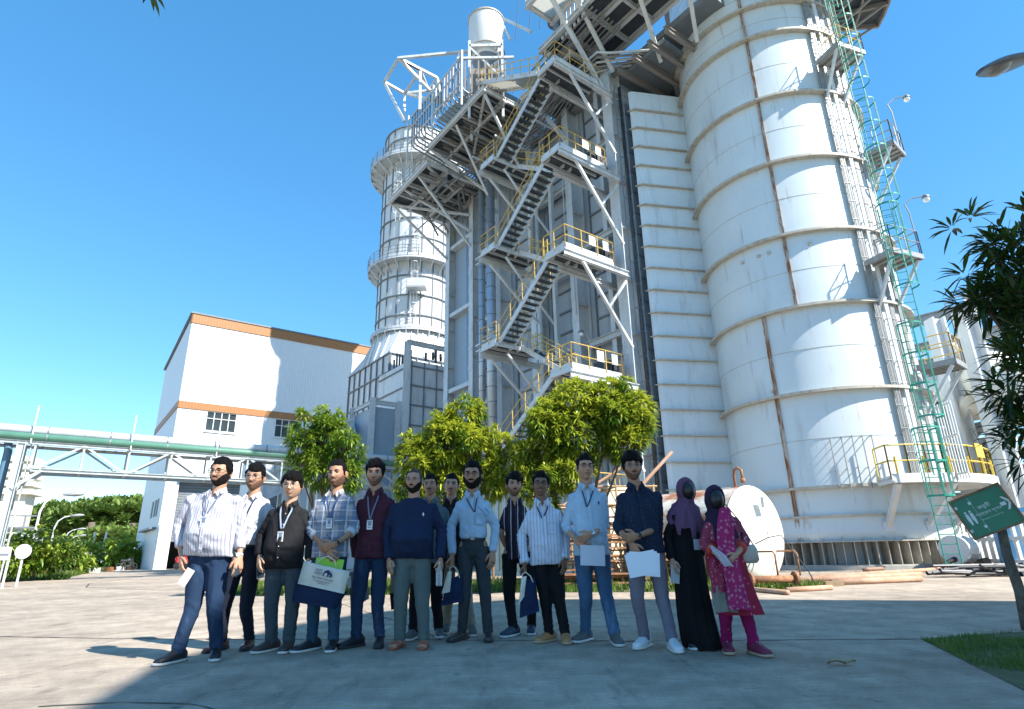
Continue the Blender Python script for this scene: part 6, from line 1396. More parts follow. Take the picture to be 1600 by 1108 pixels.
    for J, e_, w_ in ((JL, elL, wrL), (JR, elR, wrR)):
        q = e_.lerp(w_, slv) if slv > 0 else J.lerp(e_, 1 + slv)
        if slv > 0: limb(mb, [J, J.lerp(e_, .5), e_, q], [.056 * sw, .054 * sw, .048 * sw, .040 * sw + .002], ends=False)
        else: limb(mb, [J, q], [.062 * sw, .060 * sw], ends=False)
        mb.add(*ico(J + V((0, 0, .004)), .059 * sw)); ends_.append((e_, q))
    co, no, fs = remesh(mb, .0115, 2)
    fo = [(e_, .13, .006, 120, V((.5, 0, 1))) for e_ in (elL, elR)] + [(J, .12, .005, 90, V((s * .9, 0, .7))) for J, s in ((JL, 1), (JR, -1))] + [(hb + V((0, -.1, .12)), .22, .006, 60, V((.35, 0, 1)))]
    co = wrinkle(co, no, g_('wr_amp', .007), d['seed'] + 5, (7, 7, 8), fo)
    shirt = loc(MB().add([tuple(c) for c in co], fs), 'shirt' if g_('bottom') != 'abaya' else 'dress_top', d['sm']); tree = bvh(co, fs)
    if g_('cuffs'):
        for e_, q in ends_:
            mb = MB(); dr = (q - e_).normalized(); mb.tube([q - dr * .045, q - dr * .0], [.052 * sw, .053 * sw], 18); loc(mb, 'sleeve_cuff', g_('cuffm', d['sm']), shirt)
    ft_ = tree.ray_cast(V((nb.x, -1, nb.z - .05)), V((0, 1, 0))); fy = ft_[0].y if ft_[0] else -.1
    if g_('collar', 1):
        mb = MB(); cm = g_('collarm', d['sm'])
        for sg in (-1, 1):
            a0 = V((nb.x, .075, nb.z + .045)); a1 = V((nb.x + sg * .066, .02, nb.z + .040)); a2 = V((nb.x + sg * .045, -.062, nb.z + .012)); a3 = V((nb.x + sg * .012, -.085, nb.z - .015)); 
            b0 = a0 + V((0, .02, -.055)); b1 = a1 + V((sg * .022, .0, -.050)); b2 = a2 + V((sg * .028, -.028, -.045)); b3 = V((nb.x + sg * .050, fy - .014, nb.z - .070))
            o4 = [a0, a1, a2, a3, b0, b1, b2, b3]; off4 = [p + V((sg * .004, -.004, .002)) for p in o4]
            mb.add(o4 + off4, [(0, 1, 5, 4), (1, 2, 6, 5), (2, 3, 7, 6), (8, 12, 13, 9), (9, 13, 14, 10), (10, 14, 15, 11), (0, 8, 9, 1), (1, 9, 10, 2), (2, 10, 11, 3), (3, 11, 15, 7), (7, 15, 14, 6), (6, 14, 13, 5), (5, 13, 12, 4)])
        loc(mb, 'collar', cm, shirt, smooth=False)
        mb, Q = strip_on(tree, [(nb.x, nb.z - .06), (lin(nb.x, hb.x, .5), lin(nb.z, hemz, .5)), (hb.x, hemz + .02)], .032, .003); loc(mb, 'placket', cm if g_('plk') is None else g_('plk'), shirt, smooth=False)
        mb = MB()
        for i in range(2, len(Q) - 2, 5): mb.tube([Q[i] - V((0, .001, 0)), Q[i] - V((0, .004, 0))], .0055, 8)
        loc(mb, 'buttons', g_('btn', M_dark), shirt)
        mb = MB(); mb.add([(nb.x - .032, nb.y - .070, nb.z + .004), (nb.x + .032, nb.y - .070, nb.z + .004), (nb.x, fy - .009, nb.z - .062), (nb.x, nb.y - .085, nb.z - .004)], [(0, 3, 2), (3, 1, 2)]); loc(mb, 'neck_opening', skin, shirt, smooth=False)
    if g_('pocket'):
        px_ = sc.x + half * .42; pz_ = sc.z - .20; mb = MB()
        for pts in ([(px_ - .05, pz_ + .05), (px_ + .05, pz_ + .05)], [(px_ - .05, pz_ + .05), (px_ - .05, pz_ - .05), (px_, pz_ - .065), (px_ + .05, pz_ - .05), (px_ + .05, pz_ + .05)]):
            m_, _ = strip_on(tree, pts, .006, .003); mb.add(m_.v, m_.f)
        loc(mb, 'pocket', g_('pm', M_dark), shirt, smooth=False)
    lan = g_('lanyard')
    if lan:
        tx, tz, lm = nb.x + lan[0], sc.z - lan[1], lan[2]; mb = MB()
        for sg in (-1, 1):
            m_, _ = strip_on(tree, [(nb.x + sg * .068, nb.z + .005), (nb.x + sg * .052, nb.z - .08), (tx + sg * .004, tz)], .014, .012); mb.add(m_.v, m_.f)
        la = loc(mb, 'lanyard', lm, smooth=False)
        if lan[3]:
            h = tree.ray_cast(V((tx, -1, tz - .05)), V((0, 1, 0))); yy = (h[0].y if h[0] else -.12) - .018
            mb = MB(); mb.box(tx - .029, tx + .029, yy - .003, yy, tz - .105, tz - .01); bd = loc(mb, 'id_badge', M_white, smooth=False)
            mb = MB(); mb.box(tx - .015, tx + .015, yy - .0045, yy - .003, tz - .065, tz - .030).box(tx - .024, tx + .024, yy - .0045, yy - .003, tz - .028, tz - .018).box(tx - .018, tx + .018, yy - .0045, yy - .003, tz - .085, tz - .077)
            b2_ = loc(mb, 'badge_print', mat('badge_print', (.16, .22, .32), .6), bd, smooth=False)
    if g_('shlogo'):
        x, z = sc.x + half * .45, sc.z - .12; h = tree.ray_cast(V((x, -1, z)), V((0, 1, 0)))
        if h[0]: mb = MB(); mb.tube([h[0] - V((0, .001, 0)), h[0] - V((0, .005, 0))], .011, 6); mb.box(x - .004, x + .003, h[0].y - .006, h[0].y, z - .025, z + .02); loc(mb, 'chest_emblem', g_('shlogo'), shirt, smooth=False)
    wt_ = g_('watch')
    if wt_:
        w_, e_ = (wrL, elL) if wt_[0] == 'L' else (wrR, elR); dr = (w_ - e_).normalized(); c = w_ - dr * .02; mb = MB(); mb.tube([c - dr * .009, c + dr * .009], .031, 14); loc(mb, 'watch_strap', wt_[1])
        mb = MB(); f_ = V((0, -1, .2)).normalized(); mb.tube([c + f_ * .024, c + f_ * .036], .018, 12); loc(mb, 'watch', wt_[2], smooth=False)
    # --- shoes
    for fp, a_, fd in ((ftL, anL, d['fd'][0]), (ftR, anR, d['fd'][1])):
        dr = V((math.sin(rad(fd)), -math.cos(rad(fd)), 0)); sd = V((-dr.y, dr.x, 0)); c = V((a_.x, a_.y, 0)); z = V((0, 0, 1)); st_ = g_('shoe', 'trainer'); q = 1.0 * hs
        if st_ == 'sandal':
            mb = MB(); loft(mb, [(c - dr * .06 + z * .045, sd * .030, z * .03), (c + dr * .02 + z * .05, sd * .036, z * .035), (c + dr * .10 + z * .035, sd * .043, z * .018), (c + dr * .15 + z * .03, sd * .043, z * .012)], 14)
            for k_ in range(5): mb.tube([c + dr * .14 + sd * (.036 - .018 * k_) + z * .03, c + dr * (.185 - .007 * k_) + sd * (.038 - .019 * k_) + z * .027], [.011, .008], 7)
            loc(mb, 'foot', skin); M_lea = mat('sandal_leather', (.28, .09, .045), .5)
            mb = MB()
            for u in (.02, .085, .125): mb.tube([c + dr * u - sd * .046 + z * .015, c + dr * u - sd * .03 + z * .055, c + dr * u + z * (.085 if u < .05 else .062), c + dr * u + sd * .03 + z * .055, c + dr * u + sd * .046 + z * .015], .011, 6)
            loc(mb, 'sandal_straps', M_lea); mb = MB(); loft(mb, [(c - dr * .085 + z * y_, sd * .034, z * 0) for y_ in ()] or [(c - dr * .08 + z * .010, sd * .030, z * .010), (c + dr * .05 + z * .010, sd * .042, z * .010), (c + dr * .14 + z * .010, sd * .050, z * .010), (c + dr * .20 + z * .010, sd * .030, z * .010)], 16, 4); loc(mb, 'sandal_sole', M_lea); continue
        hgt = {'trainer': 1., 'formal': .82, 'slip': .9}[st_]
        mb = MB(); loft(mb, [(c - dr * .085 * q + z * .05, sd * .024, z * .035), (c - dr * .055 * q + z * .062 * hgt, sd * .037, z * .052 * hgt), (c + z * .066 * hgt, sd * .041, z * .056 * hgt), (c + dr * .05 * q + z * .055 * hgt, sd * .043, z * .044 * hgt), (c + dr * .11 * q + z * .042 * hgt, sd * .048, z * .030 * hgt), (c + dr * .155 * q + z * .038 * hgt, sd * .044, z * .024 * hgt), (c + dr * .185 * q + z * .034, sd * .026, z * .014)], 20, 2.6)
        so_ = loc(mb, 'shoe', d['shm'])
        mb = MB(); loft(mb, [(c - dr * .092 * q + z * .014, sd * .028, z * .013), (c - dr * .05 * q + z * .014, sd * .041, z * .013), (c + dr * .03 * q + z * .013, sd * .043, z * .013), (c + dr * .11 * q + z * .014, sd * .053, z * .013), (c + dr * .16 * q + z * .015, sd * .048, z * .013), (c + dr * .196 * q + z * .019, sd * .026, z * .011)], 20, 3.5); loc(mb, 'sole', d['som'], so_)
        if st_ == 'trainer':
            mb = MB()
            for u in (.035, .055, .075, .095): mb.tube([c + dr * u - sd * .022 + z * (.112 - u * .50) * hgt, c + dr * (u + .006) + z * (.121 - u * .50) * hgt, c + dr * u + sd * .022 + z * (.112 - u * .50) * hgt], .0035, 5)
            loc(mb, 'laces', g_('lace', M_white), so_)
    d.update(_t=t, _loc=loc, _A=A, _wr=(wrL, wrR), _el=(elL, elR), _hipc=hipc, _sc=sc, _hs=hs, _ux=ux, _H=H_, _hc=hc, _nb=nb, _half=half, _HM=HM, _tree=tree, _an=(anL, anR))
    return t
def ico(c, r):
    return [tuple(c + V(q) * r) for q in SD], SFc
D_ = V((0, 0, -1))
S_br = (.46, .25, .155); S_md = (.38, .20, .12); S_dk = (.21, .11, .068); S_lt = (.54, .32, .21)
T_jean = denim('blue_denim', (.018, .040, .085), (.055, .10, .17)); T_jeanl = denim('faded_denim', (.05, .11, .20), (.17, .27, .38)); T_teal = denim('teal_denim', (.02, .06, .10), (.05, .12, .18))
T_navy = fabric('navy_trousers', (.012, .016, .03)); T_slate = fabric('slate_trousers', (.05, .07, .085)); T_green = fabric('green_grey_chinos', (.10, .13, .125)); T_black = fabric('black_trousers', (.009, .009, .011))
T_char = fabric('charcoal_trousers', (.035, .045, .052)); T_lilac = fabric('lilac_grey_trousers', (.17, .16, .20)); T_beige = fabric('beige_trousers', (.30, .26, .19))
L_navy = mat('lanyard_navy', (.02, .03, .08), .6); L_grey = mat('lanyard_grey', (.12, .15, .22), .6)
SO_w = mat('sole_white', (.62, .61, .58), .7); SO_d = mat('sole_dark', (.03, .03, .03), .7); SO_t = mat('sole_tan', (.40, .30, .20), .7)
F_blk = mat('shoe_black', (.015, .016, .02), .5, bump=.3, bscale=60); F_brn = mat('shoe_brown', (.09, .035, .025), .35); F_gry = mat('shoe_grey', (.10, .105, .10), .7, bump=.3, bscale=90); F_tan = mat('shoe_tan', (.42, .20, .08), .7); F_wht = mat('shoe_white', (.62, .64, .66), .6, bump=.3, bscale=60); F_mar = mat('shoe_maroon', (.16, .015, .05), .6); F_bl = mat('shoe_navy', (.03, .045, .08), .7); F_lea = mat('shoe_dark_leather', (.05, .045, .045), .3); F_dbr = mat('shoe_dark_brown', (.05, .038, .034), .6)
M_silver = mat('silver', (.6, .6, .6), .25, metal=.8)
DN = (D_, V((0, -1, 0)), V((-.2, -1, 0)), .35)
PP = {}
def cast(k, label, **d): PP[k] = d; d['seed'] = k; return person(label, d)
cast(1, 'bearded man in a white striped shirt and jeans at the left end of the row', top=(346, 718), chin=(345, 761), sh=((291, 772), (383, 775)), el=((280, 822), (378, 824)), wr=((284, 868), (374, 871)), hem=870, kn=((300, 952), (335, 952)), an=((283, 1022), (331, 1018)), ft=((280, 1037), (333, 1031)), fd=(-18, 22), skin=S_br,
     sm=fabric('shirt_white_stripe', (.52, .51, .54), 'stripe', (.26, .25, .34), 38, .25), tm=T_jean, shm=F_blk, som=SO_w, beard=2, glasses='dark', lanyard=(-.01, .20, L_grey, 1), hw=.80, ww=.80, belly=.035, lw=1.1, sleeve=.72, sw=1.08, hd=('hang', 'hang'), roll=2, watch=('R', M_white, M_white), btn=M_white, fringe=0, hwid=1.08)
cast(2, 'man in a plain white shirt tucked into navy trousers, second from the left', top=(399, 727), chin=(398, 768), sh=((366, 776), (424, 779)), el=((362, 822), (428, 826)), wr=((366, 862), (424, 868)), hem=852, kn=((351, 950), (384, 950)), an=((347, 1008), (386, 1005)), ft=((345, 1017), (385, 1014)), fd=(-10, 10), skin=S_br,
     sm=fabric('shirt_plain_white', (.58, .58, .59)), tm=T_navy, shm=F_brn, som=SO_d, shoe='formal', belt=1, tash=1, beard=1, glasses='clear', lanyard=(.0, .22, L_navy, 1), hw=.72, ww=.72, vol=.022, fringe=.6, btn=M_white, roll=2)
cast(3, 'stocky man with glasses in a black shirt and slate trousers, third from the left', top=(458, 740), chin=(456, 781), sh=((417, 796), (483, 794)), el=((408, 838), (486, 838)), wr=((406, 868), (482, 874)), hem=889, kn=((424, 942), (457, 942)), an=((422, 1008), (451, 1005)), ft=((417, 1019), (450, 1019)), fd=(-25, 5), skin=S_lt,
     sm=fabric('shirt_black', (.016, .016, .018)), tm=T_slate, shm=F_dbr, som=SO_w, glasses='clear', lanyard=(.0, .22, mat('lanyard_pale', (.35, .42, .55), .6), 1), hw=.84, ww=.86, belly=.035, lw=1.1, vol=.024, fringe=1.5, btn=M_white, hwid=1.1, roll=-2, hd=('hang', 'none'))
cast(4, 'man in a blue grey plaid shirt with rolled sleeves, hands folded over a tote bag', top=(528, 721), chin=(526, 763), sh=((489, 778), (556, 776)), el=((486, 828), (555, 826)), wr=((512, 860), (524, 850)), wry=(-.22, -.24), ely=(.0, .0), hem=872, kn=((490, 953), (522, 956)), an=((487, 1003), (520, 1001)), ft=((481, 1018), (521, 1017)), fd=(-30, 8), skin=S_md,
     sm=fabric('shirt_plaid', (.36, .34, .36), 'plaid', (.14, .20, .28), 9, .5), cuffs=1, cuffm=fabric('cuff_pale_blue', (.45, .52, .58)), tm=T_teal, shm=F_blk, som=SO_w, lanyard=(-.0, .21, mat('lanyard_blue', (.03, .07, .20), .6), 1), hw=.80, ww=.78, vol=.014, tash=1, beard=1, sleeve=.30, watch=('R', M_black, M_black), btn=M_dark, hairline=.066,
     hd=((V((.55, -.25, -.75)), V((-.3, -1, .1)), V((.6, -.6, .5)), .9), (V((-.92, -.2, -.35)), V((0, -1, .2)), V((0, -.3, 1)), .45)), pocket=1, pm=mat('seam_grey', (.2, .22, .26), .8))
cast(5, 'tall man with a bouffant of black hair in a maroon shirt and blue jeans', top=(586, 722), chin=(586, 761), sh=((556, 780), (619, 777)), el=((553, 828), (620, 828)), wr=((556, 870), (614, 874)), hem=873, kn=((558, 943), (590, 946)), an=((556, 998), (593, 1001)), ft=((551, 1012), (592, 1011)), fd=(-35, 8), skin=S_br, ely=(.05, .06), wry=(.02, .06),
     sm=fabric('shirt_maroon', (.065, .018, .032)), tm=T_jean, shm=F_blk, som=SO_d, lanyard=(-.005, .22, L_grey, 1), hw=.76, ww=.74, vol=.034, pocket=1, pm=mat('seam_maroon', (.03, .01, .02), .8), beard=1, hairline=.052, hd=('none', 'none'), btn=M_dark)
cast(6, 'balding bearded man in a navy jumper, green grey chinos and brown sandals', top=(647, 734), chin=(647, 772), sh=((607, 787), (686, 786)), el=((605, 832), (690, 830)), wr=((608, 873), (688, 872)), hem=873, kn=((626, 939), (660, 941)), an=((624, 996), (663, 997)), ft=((618, 1013), (664, 1013)), fd=(-14, 2), skin=S_br,
     sm=fabric('jumper_navy', (.012, .022, .055)), tm=T_green, shoe='sandal', shm=F_blk, som=SO_d, hw=.76, ww=.78, belly=.06, lw=1.12, collar=0, beard=2, glasses='clear', hairline=.075, vol=.003, hairm=mat('cropped_hair', (.05, .035, .028), .8), sw=1.1, shlogo=M_white, wr_amp=.009, hd=('hang', ((.1, -.1, -1), (.9, -.4, 0), (-.3, -1, 0), .95)), hwid=1.05)
cast(7, 'smiling young man in a teal grey shirt, standing behind the navy jumper', top=(673, 743), chin=(672, 776), sh=((646, 793), (702, 792)), el=((645, 836), (706, 836)), wr=((648, 874), (704, 874)), hem=880, kn=((648, 940), (682, 940)), an=((647, 988), (684, 986)), ft=((646, 1000), (686, 996)), fd=(-12, 12), skin=S_md,
     sm=fabric('shirt_teal_grey', (.09, .13, .14)), tm=T_black, shm=F_gry, som=SO_w, hw=.72, ww=.7, tash=1, hd=('none', 'none'), vol=.018, btn=M_dark)
cast(8, 'man with side parted hair behind the bearded man in pale blue, dark shirt', top=(705, 742), chin=(706, 776), sh=((678, 794), (732, 793)), el=((676, 836), (738, 836)), wr=((680, 870), (732, 870)), hem=878, kn=((700, 930), (730, 935)), an=((697, 982), (738, 986)), ft=((697, 990), (738, 993)), fd=(0, 10), skin=S_br, dy=.1,
     sm=fabric('shirt_near_black', (.02, .018, .02)), tm=T_beige, shm=F_gry, som=SO_w, hw=.7, ww=.68, tash=1, hd=('none', 'none'), vol=.014, hairline=.06)
cast(9, 'bearded man in a pale blue shirt tucked into charcoal trousers with a black belt', top=(738, 723), chin=(738, 764), sh=((709, 783), (768, 782)), el=((705, 824), (774, 823)), wr=((707, 866), (770, 862)), hem=842, kn=((726, 933), (758, 933)), an=((721, 987), (763, 986)), ft=((717, 1001), (764, 1001)), fd=(-28, 4), skin=S_md,
     sm=fabric('shirt_pale_blue', (.35, .47, .58)), tm=T_char, shm=F_lea, som=SO_d, shoe='formal', belt=1, beard=3, glasses='dark', lanyard=(.03, .13, L_navy, 0), hw=.70, ww=.68, vol=.02, pocket=1, pm=mat('seam_blue', (.20, .32, .44), .8), btn=M_white, hipz=.51, hd=((D_, V((0, -1, 0)), V((-.2, -1, 0)), .95), 'hang'), roll=1)
cast(10, 'slim man with thick black hair in a dark shirt with thin white stripes', top=(804, 741), chin=(803, 777), sh=((785, 792), (824, 788)), el=((783, 832), (826, 832)), wr=((793, 860), (824, 866)), wry=(.08, .05), hem=873, kn=((796, 933), (831, 933)), an=((802, 980), (831, 979)), ft=((797, 995), (830, 991)), fd=(-35, -5), skin=S_br, yaw=6,
     sm=fabric('shirt_dark_stripe', (.018, .016, .03), 'stripe', (.50, .45, .45), 13, .13, extra=((.20, .05, .05), .05, .25)), tm=T_black, shm=F_bl, som=SO_w, hw=.84, ww=.82, tash=1, beard=1, vol=.028, fringe=1.2, sleeve=-.2, hd=('none', 'none'), btn=M_dark)
cast(11, 'dark skinned man with glasses in a loose white striped shirt and black trousers', top=(845, 740), chin=(845, 777), sh=((819, 797), (878, 794)), el=((815, 838), (884, 836)), wr=((820, 880), (882, 873)), hem=882, kn=((852, 939), (874, 939)), an=((859, 991), (883, 989)), ft=((852, 1004), (882, 1005)), fd=(-45, 0), skin=S_dk,
     sm=fabric('shirt_white_blue_stripe', (.56, .60, .68), 'stripe', (.34, .40, .52), 30, .25), tm=T_black, shm=F_tan, som=SO_t, shoe='slip', glasses='dark', tash=1, lanyard=(-.005, .10, L_navy, 0), hw=.86, ww=.86, belly=.02, lw=.95, vol=.026, pocket=1, pm=mat('seam_grey2', (.36, .40, .48), .8), btn=M_white, cuffs=1, hd=((D_, V((0, -1, 0)), V((-.2, -1, 0)), .95), 'hang'))
cast(12, 'tall man with glasses in a light blue shirt, hands clasped over a sheet of paper', top=(914, 713), chin=(914, 752), sh=((885, 770), (950, 768)), el=((884, 822), (945, 820)), wr=((904, 848), (924, 834)), wry=(-.20, -.24), ely=(.0, .0), hem=868, kn=((915, 932), (947, 930)), an=((917, 989), (958, 990)), ft=((911, 1003), (960, 1008)), fd=(-40, 5), skin=S_br,
     sm=fabric('shirt_light_blue', (.38, .51, .62)), tm=T_jeanl, shm=F_gry, som=SO_w, glasses='dark', lanyard=(-.02, .16, L_navy, 0), hw=.80, ww=.78, belly=.02, lw=1.08, vol=.02, sleeve=.35, watch=('R', M_white, M_silver), btn=M_white, shlogo=L_navy, hipz=.51, roll=2,
     hd=((V((.55, -.1, -.6)), V((-.3, -1, .2)), V((.6, -.5, .7)), .75), (V((-.85, -.2, -.45)), V((0, -1, .25)), V((0, -.3, 1)), .5)))
cast(13, 'man with clear glasses in a navy dotted shirt and lilac grey trousers, holding papers', top=(988, 710), chin=(988, 752), sh=((961, 770), (1036, 767)), el=((966, 824), (1028, 822)), wr=((986, 848), (996, 838)), wry=(-.22, -.26), ely=(.0, .0), hem=864, kn=((996, 932), (1035, 934)), an=((1011, 997), (1047, 1003)), ft=((1006, 1013), (1049, 1018)), fd=(-35, 2), skin=S_md,
     sm=fabric('shirt_navy_dots', (.012, .022, .045), 'dots', (.08, .10, .14), 42, .16), tm=T_lilac, shm=F_wht, som=SO_w, lace=M_white, glasses='clear', beard=1, tash=1, hw=.74, ww=.74, vol=.034, fringe=.4, hairline=.05, hipz=.51, sleeve=.3, yaw=-3, btn=M_dark,
     hd=((V((.35, -.15, -.9)), V((-.4, -1, .1)), V((.7, -.6, .3)), .85), (V((-.85, -.15, -.1)), V((0, -1, .25)), V((0, -.3, 1)), .7)), watch=('R', M_black, M_black))
# the two women
M_hijp = fabric('hijab_plum', (.13, .065, .12)); M_hijn = fabric('hijab_dark_plum', (.028, .017, .04)); M_blk = fabric('black_cloth', (.007, .007, .009)); M_veil = mat('face_veil', (.012, .010, .009), .4)
cast(14, 'woman in a long black dress and plum headscarf with a dark face veil', top=(1072, 748), chin=(1072, 786), sh=((1042, 800), (1097, 802)), el=((1044, 840), (1096, 842)), wr=((1050, 874), (1094, 866)), hem=905, kn=((1076, 950), (1096, 950)), an=((1082, 1005), (1098, 1005)), ft=((1083, 1014), (1098, 1014)), fd=(-10, 10), skin=S_br,
     sm=M_blk, tm=M_blk, bottom='abaya', shm=F_blk, som=SO_w, collar=0, veil=1, hair=0, hw=.8, ww=.75, hd=('hang', 'none'))
S_pink = fabric('tunic_pink', (.26, .04, .075), 'dots', (.50, .30, .30), 26, .22, extra=.8)
cast(15, 'woman in a pink printed tunic and dark headscarf at the right end of the row', top=(1117, 760), chin=(1117, 801), sh=((1096, 815), (1158, 806)), el=((1101, 852), (1163, 848)), wr=((1128, 868), (1150, 866)), wry=(-.18, -.20), ely=(.0, .0), hem=905, kn=((1133, 955), (1165, 958)), an=((1140, 1003), (1175, 1006)), ft=((1140, 1021), (1173, 1025)), fd=(-12, 14), skin=S_br,
     sm=S_pink, tm=fabric('magenta_trousers', (.24, .008, .085)), shm=F_mar, som=SO_t, collar=0, veil=1, hair=0, hw=.78, ww=.74, sleeve=.55, lw=.92, hipz=.52, cuffs=1, cuffm=fabric('cuff_red_orange', (.55, .07, .05)),
     hd=((V((.6, -.4, -.6)), V((-.2, -1, .2)), V((.5, -.5, .7)), .7), (V((-.6, -.4, -.6)), V((.2, -1, .2)), V((-.5, -.5, .7)), .7)), roll=3)
# scarves, skirts
def scarf(k, m, front, wid, veilm, tail=0):
    d = PP[k]; loc = d['_loc']; HM = d['_HM']; nb = d['_nb']; hc = d['_hc']; hs = d['_hs']; tree = d['_tree']; sc = d['_sc']
    mb = MB(); pts = []
    for q in HD:
        p = headpt(q); r = math.hypot(p.x / .056, (p.z + .004) / .082); face = (q[1] < -.2) * sst(1.15, .95, r)
        th = .014 + .004 * mn.noise(V(q) * 5) + .006 * max(0, q[1]) + .004 * max(0, 1 - abs(q[2] + .3) * 3)
        pts.append(tuple(HM @ (p + V(q) * lin(th, -.008, face))))
    mb.add(pts, HF)
    sh_ = d['_half']; c0 = hc - V((0, 0, .06 * hs)); secs = []
    prof = [(.02, .080, .095), (-.03, .078, .098), (-.07, .085, .10), (-.11, .12, .115), (-.16, wid * .8, .135), (-.24, wid, .155), (-.32, wid * .95, .158), (-.38, wid * .85, .15), (front, wid * .62, .14)]
    n = 40; base = len(mb.v)
    for i, (z, rx, ry) in enumerate(prof):
        cx = lin(hc.x, sc.x, min(1, i / 5))
        for j in range(n):
            a = 2 * math.pi * j / n; fr = -math.sin(a); fold = 1 + (.10 * math.sin(a * 7 + i * .8) + .07 * math.sin(a * 13 - i)) * min(1, i / 4); zz = z * (.55 + .45 * sst(-.5, .5, fr)) + (.03 * abs(math.cos(a)) if i > 5 else 0)
            mb.v.append((cx + rx * math.cos(a) * fold, .02 + ry * math.sin(a) * fold * (1 if fr > 0 else .8), c0.z + zz))
    for i in range(len(prof) - 1):
        for j in range(n): mb.f.append((base + i * n + j, base + (i + 1) * n + j, base + (i + 1) * n + (j + 1) % n, base + i * n + (j + 1) % n)); mb.mi.append(0)
    hj = loc(mb, 'headscarf', m)
    mb = MB(); mb.add([tuple(HM @ (V((q[0] * .062, -.044 + q[1] * .082, -.004 + q[2] * .088)))) for q in HD], HF); loc(mb, 'face_veil', veilm)
scarf(14, M_hijp, -.46, .165, M_veil); scarf(15, M_hijn, -.40, .15, M_veil)
def skirt(k, rows, m, name, n=56, fold=.08, nf=9):
    d = PP[k]; loc = d['_loc']; A = d['_A']; mb = MB(); base = 0; P = []
    for i, (py, x0, x1, dp) in enumerate(rows):
        l_, r_ = A((x0, py)), A((x1, py)); c = (l_ + r_) / 2; rx = (r_ - l_).length / 2
        for j in range(n):
            a = 2 * math.pi * j / n; f = 1 + fold * (i / len(rows)) * (math.sin(a * nf + i * .35) + .5 * math.sin(a * (nf * 2 + 1) + i * .5)); P.append((c.x + rx * math.cos(a) * f, c.y + dp * math.sin(a) * f, max(.012, c.z)))
    mb.add(P, [(i * n + j, i * n + (j + 1) % n, (i + 1) * n + (j + 1) % n, (i + 1) * n + j) for i in range(len(rows) - 1) for j in range(n)] + [tuple(range(n))])
    return loc(mb, name, m)
skirt(14, [(826, 1048, 1092, .13), (850, 1048, 1094, .14), (880, 1052, 1100, .15), (920, 1056, 1106, .17), (960, 1060, 1114, .19), (1000, 1066, 1124, .21), (1015, 1070, 1130, .22)], M_blk, 'black_skirt')
S_skirt = fabric('tunic_lower', (.30, .018, .045), 'dots', (.50, .13, .18), 20, .25, extra=.9)
skirt(15, [(845, 1104, 1158, .12), (870, 1103, 1162, .14), (900, 1110, 1170, .16), (930, 1116, 1180, .19), (948, 1119, 1187, .21), (958, 1121, 1190, .22)], S_skirt, 'tunic_skirt', fold=.10, nf=8)
d = PP[15]; A = d['_A']; loc = d['_loc']
def cloth_strip(k, pts, name, m, parent=None, wav=.012):
    """a scarf or shawl end: pts = (px, py, half width in px, forward offset)"""
    A = PP[k]['_A']; mb = MB(); n = 9; vs = []; Q = []
    for (a, b) in zip(pts[:-1], pts[1:]):
        for s in range(5): Q.append([lin(a[i], b[i], s / 5) for i in range(4)])
    Q.append(list(pts[-1]))
    for i, (x, y, w_, dy) in enumerate(Q):
        for j in range(n):
            u = j / (n - 1) * 2 - 1; vs.append(A((x + u * w_, y + abs(u) * 2), dy + wav * math.sin(u * 7 + i * .5) + .02 * u * u))
    m_ = len(vs); vs2 = [v + V((0, .006, 0)) for v in vs]; F2 = []
    for i in range(len(Q) - 1):
        for j in range(n - 1): a = i * n + j; F2 += [(a, a + 1, a + n + 1, a + n), (m_ + a, m_ + a + n, m_ + a + n + 1, m_ + a + 1)]
    mb.add(vs + vs2, F2); return PP[k]['_loc'](mb, name, m, parent)
M_shawl = fabric('shawl_pink', (.36, .025, .12), 'dots', (.46, .16, .22), 28, .34, extra=.9)
cloth_strip(15, [(1132, 792, 8, -.15), (1134, 815, 13, -.19), (1134, 845, 14, -.21), (1140, 875, 15, -.24), (1148, 905, 14, -.25), (1152, 930, 16, -.26), (1158, 952, 18, -.27)], 'pink_shawl', M_shawl)
cloth_strip(15, [(1120, 872, 14, -.17), (1124, 900, 15, -.20), (1128, 925, 13, -.22)], 'tunic_panel', fabric('tunic_panel_red', (.30, .03, .07), 'dots', (.45, .3, .3), 40, .2, extra=.8))
cloth_strip(15, [(1122, 915, 12, -.205), (1130, 940, 16, -.215), (1136, 956, 18, -.225)], 'grey_panel', fabric('tunic_grey', (.20, .19, .16), 'dots', (.32, .28, .22), 60, .2, extra=.8))
cloth_strip(15, [(1112, 852, 4, -.27), (1126, 866, 8, -.29), (1140, 884, 7, -.29)], 'folded_shawl_end', fabric('shawl_white', (.55, .48, .55)))
# bag of the woman at the right end
hb_ = A((1170, 864), -.04); t = thing('handbag', 'small beige shoulder bag at the hip of the woman in pink', 'bag', base=MW[d['_t']] @ hb_)
F_ = frame(MW[d['_t']] @ hb_, 25); mb = MB(F_); loft(mb, [(V((-.0, 0, -.085)), V((.07, 0, 0)), V((0, .03, 0))), (V((0, 0, -.06)), V((.095, 0, 0)), V((0, .045, 0))), (V((0, 0, .03)), V((.09, 0, 0)), V((0, .04, 0))), (V((0, 0, .07)), V((.07, 0, 0)), V((0, .02, 0)))], 20, 3); mb.build('bag_body', mat('beige_leather', (.42, .36, .30), .5), t, smooth=True)
MB(F_).tube([(-.07, 0, .06), (-.11, .03, .22), (-.17, .06, .36)], .006, 6).tube([(.07, 0, .06), (.0, .08, .3), (-.12, .10, .44)], .006, 6).build('bag_strap', mat('beige_leather', (.42, .36, .30)), t)
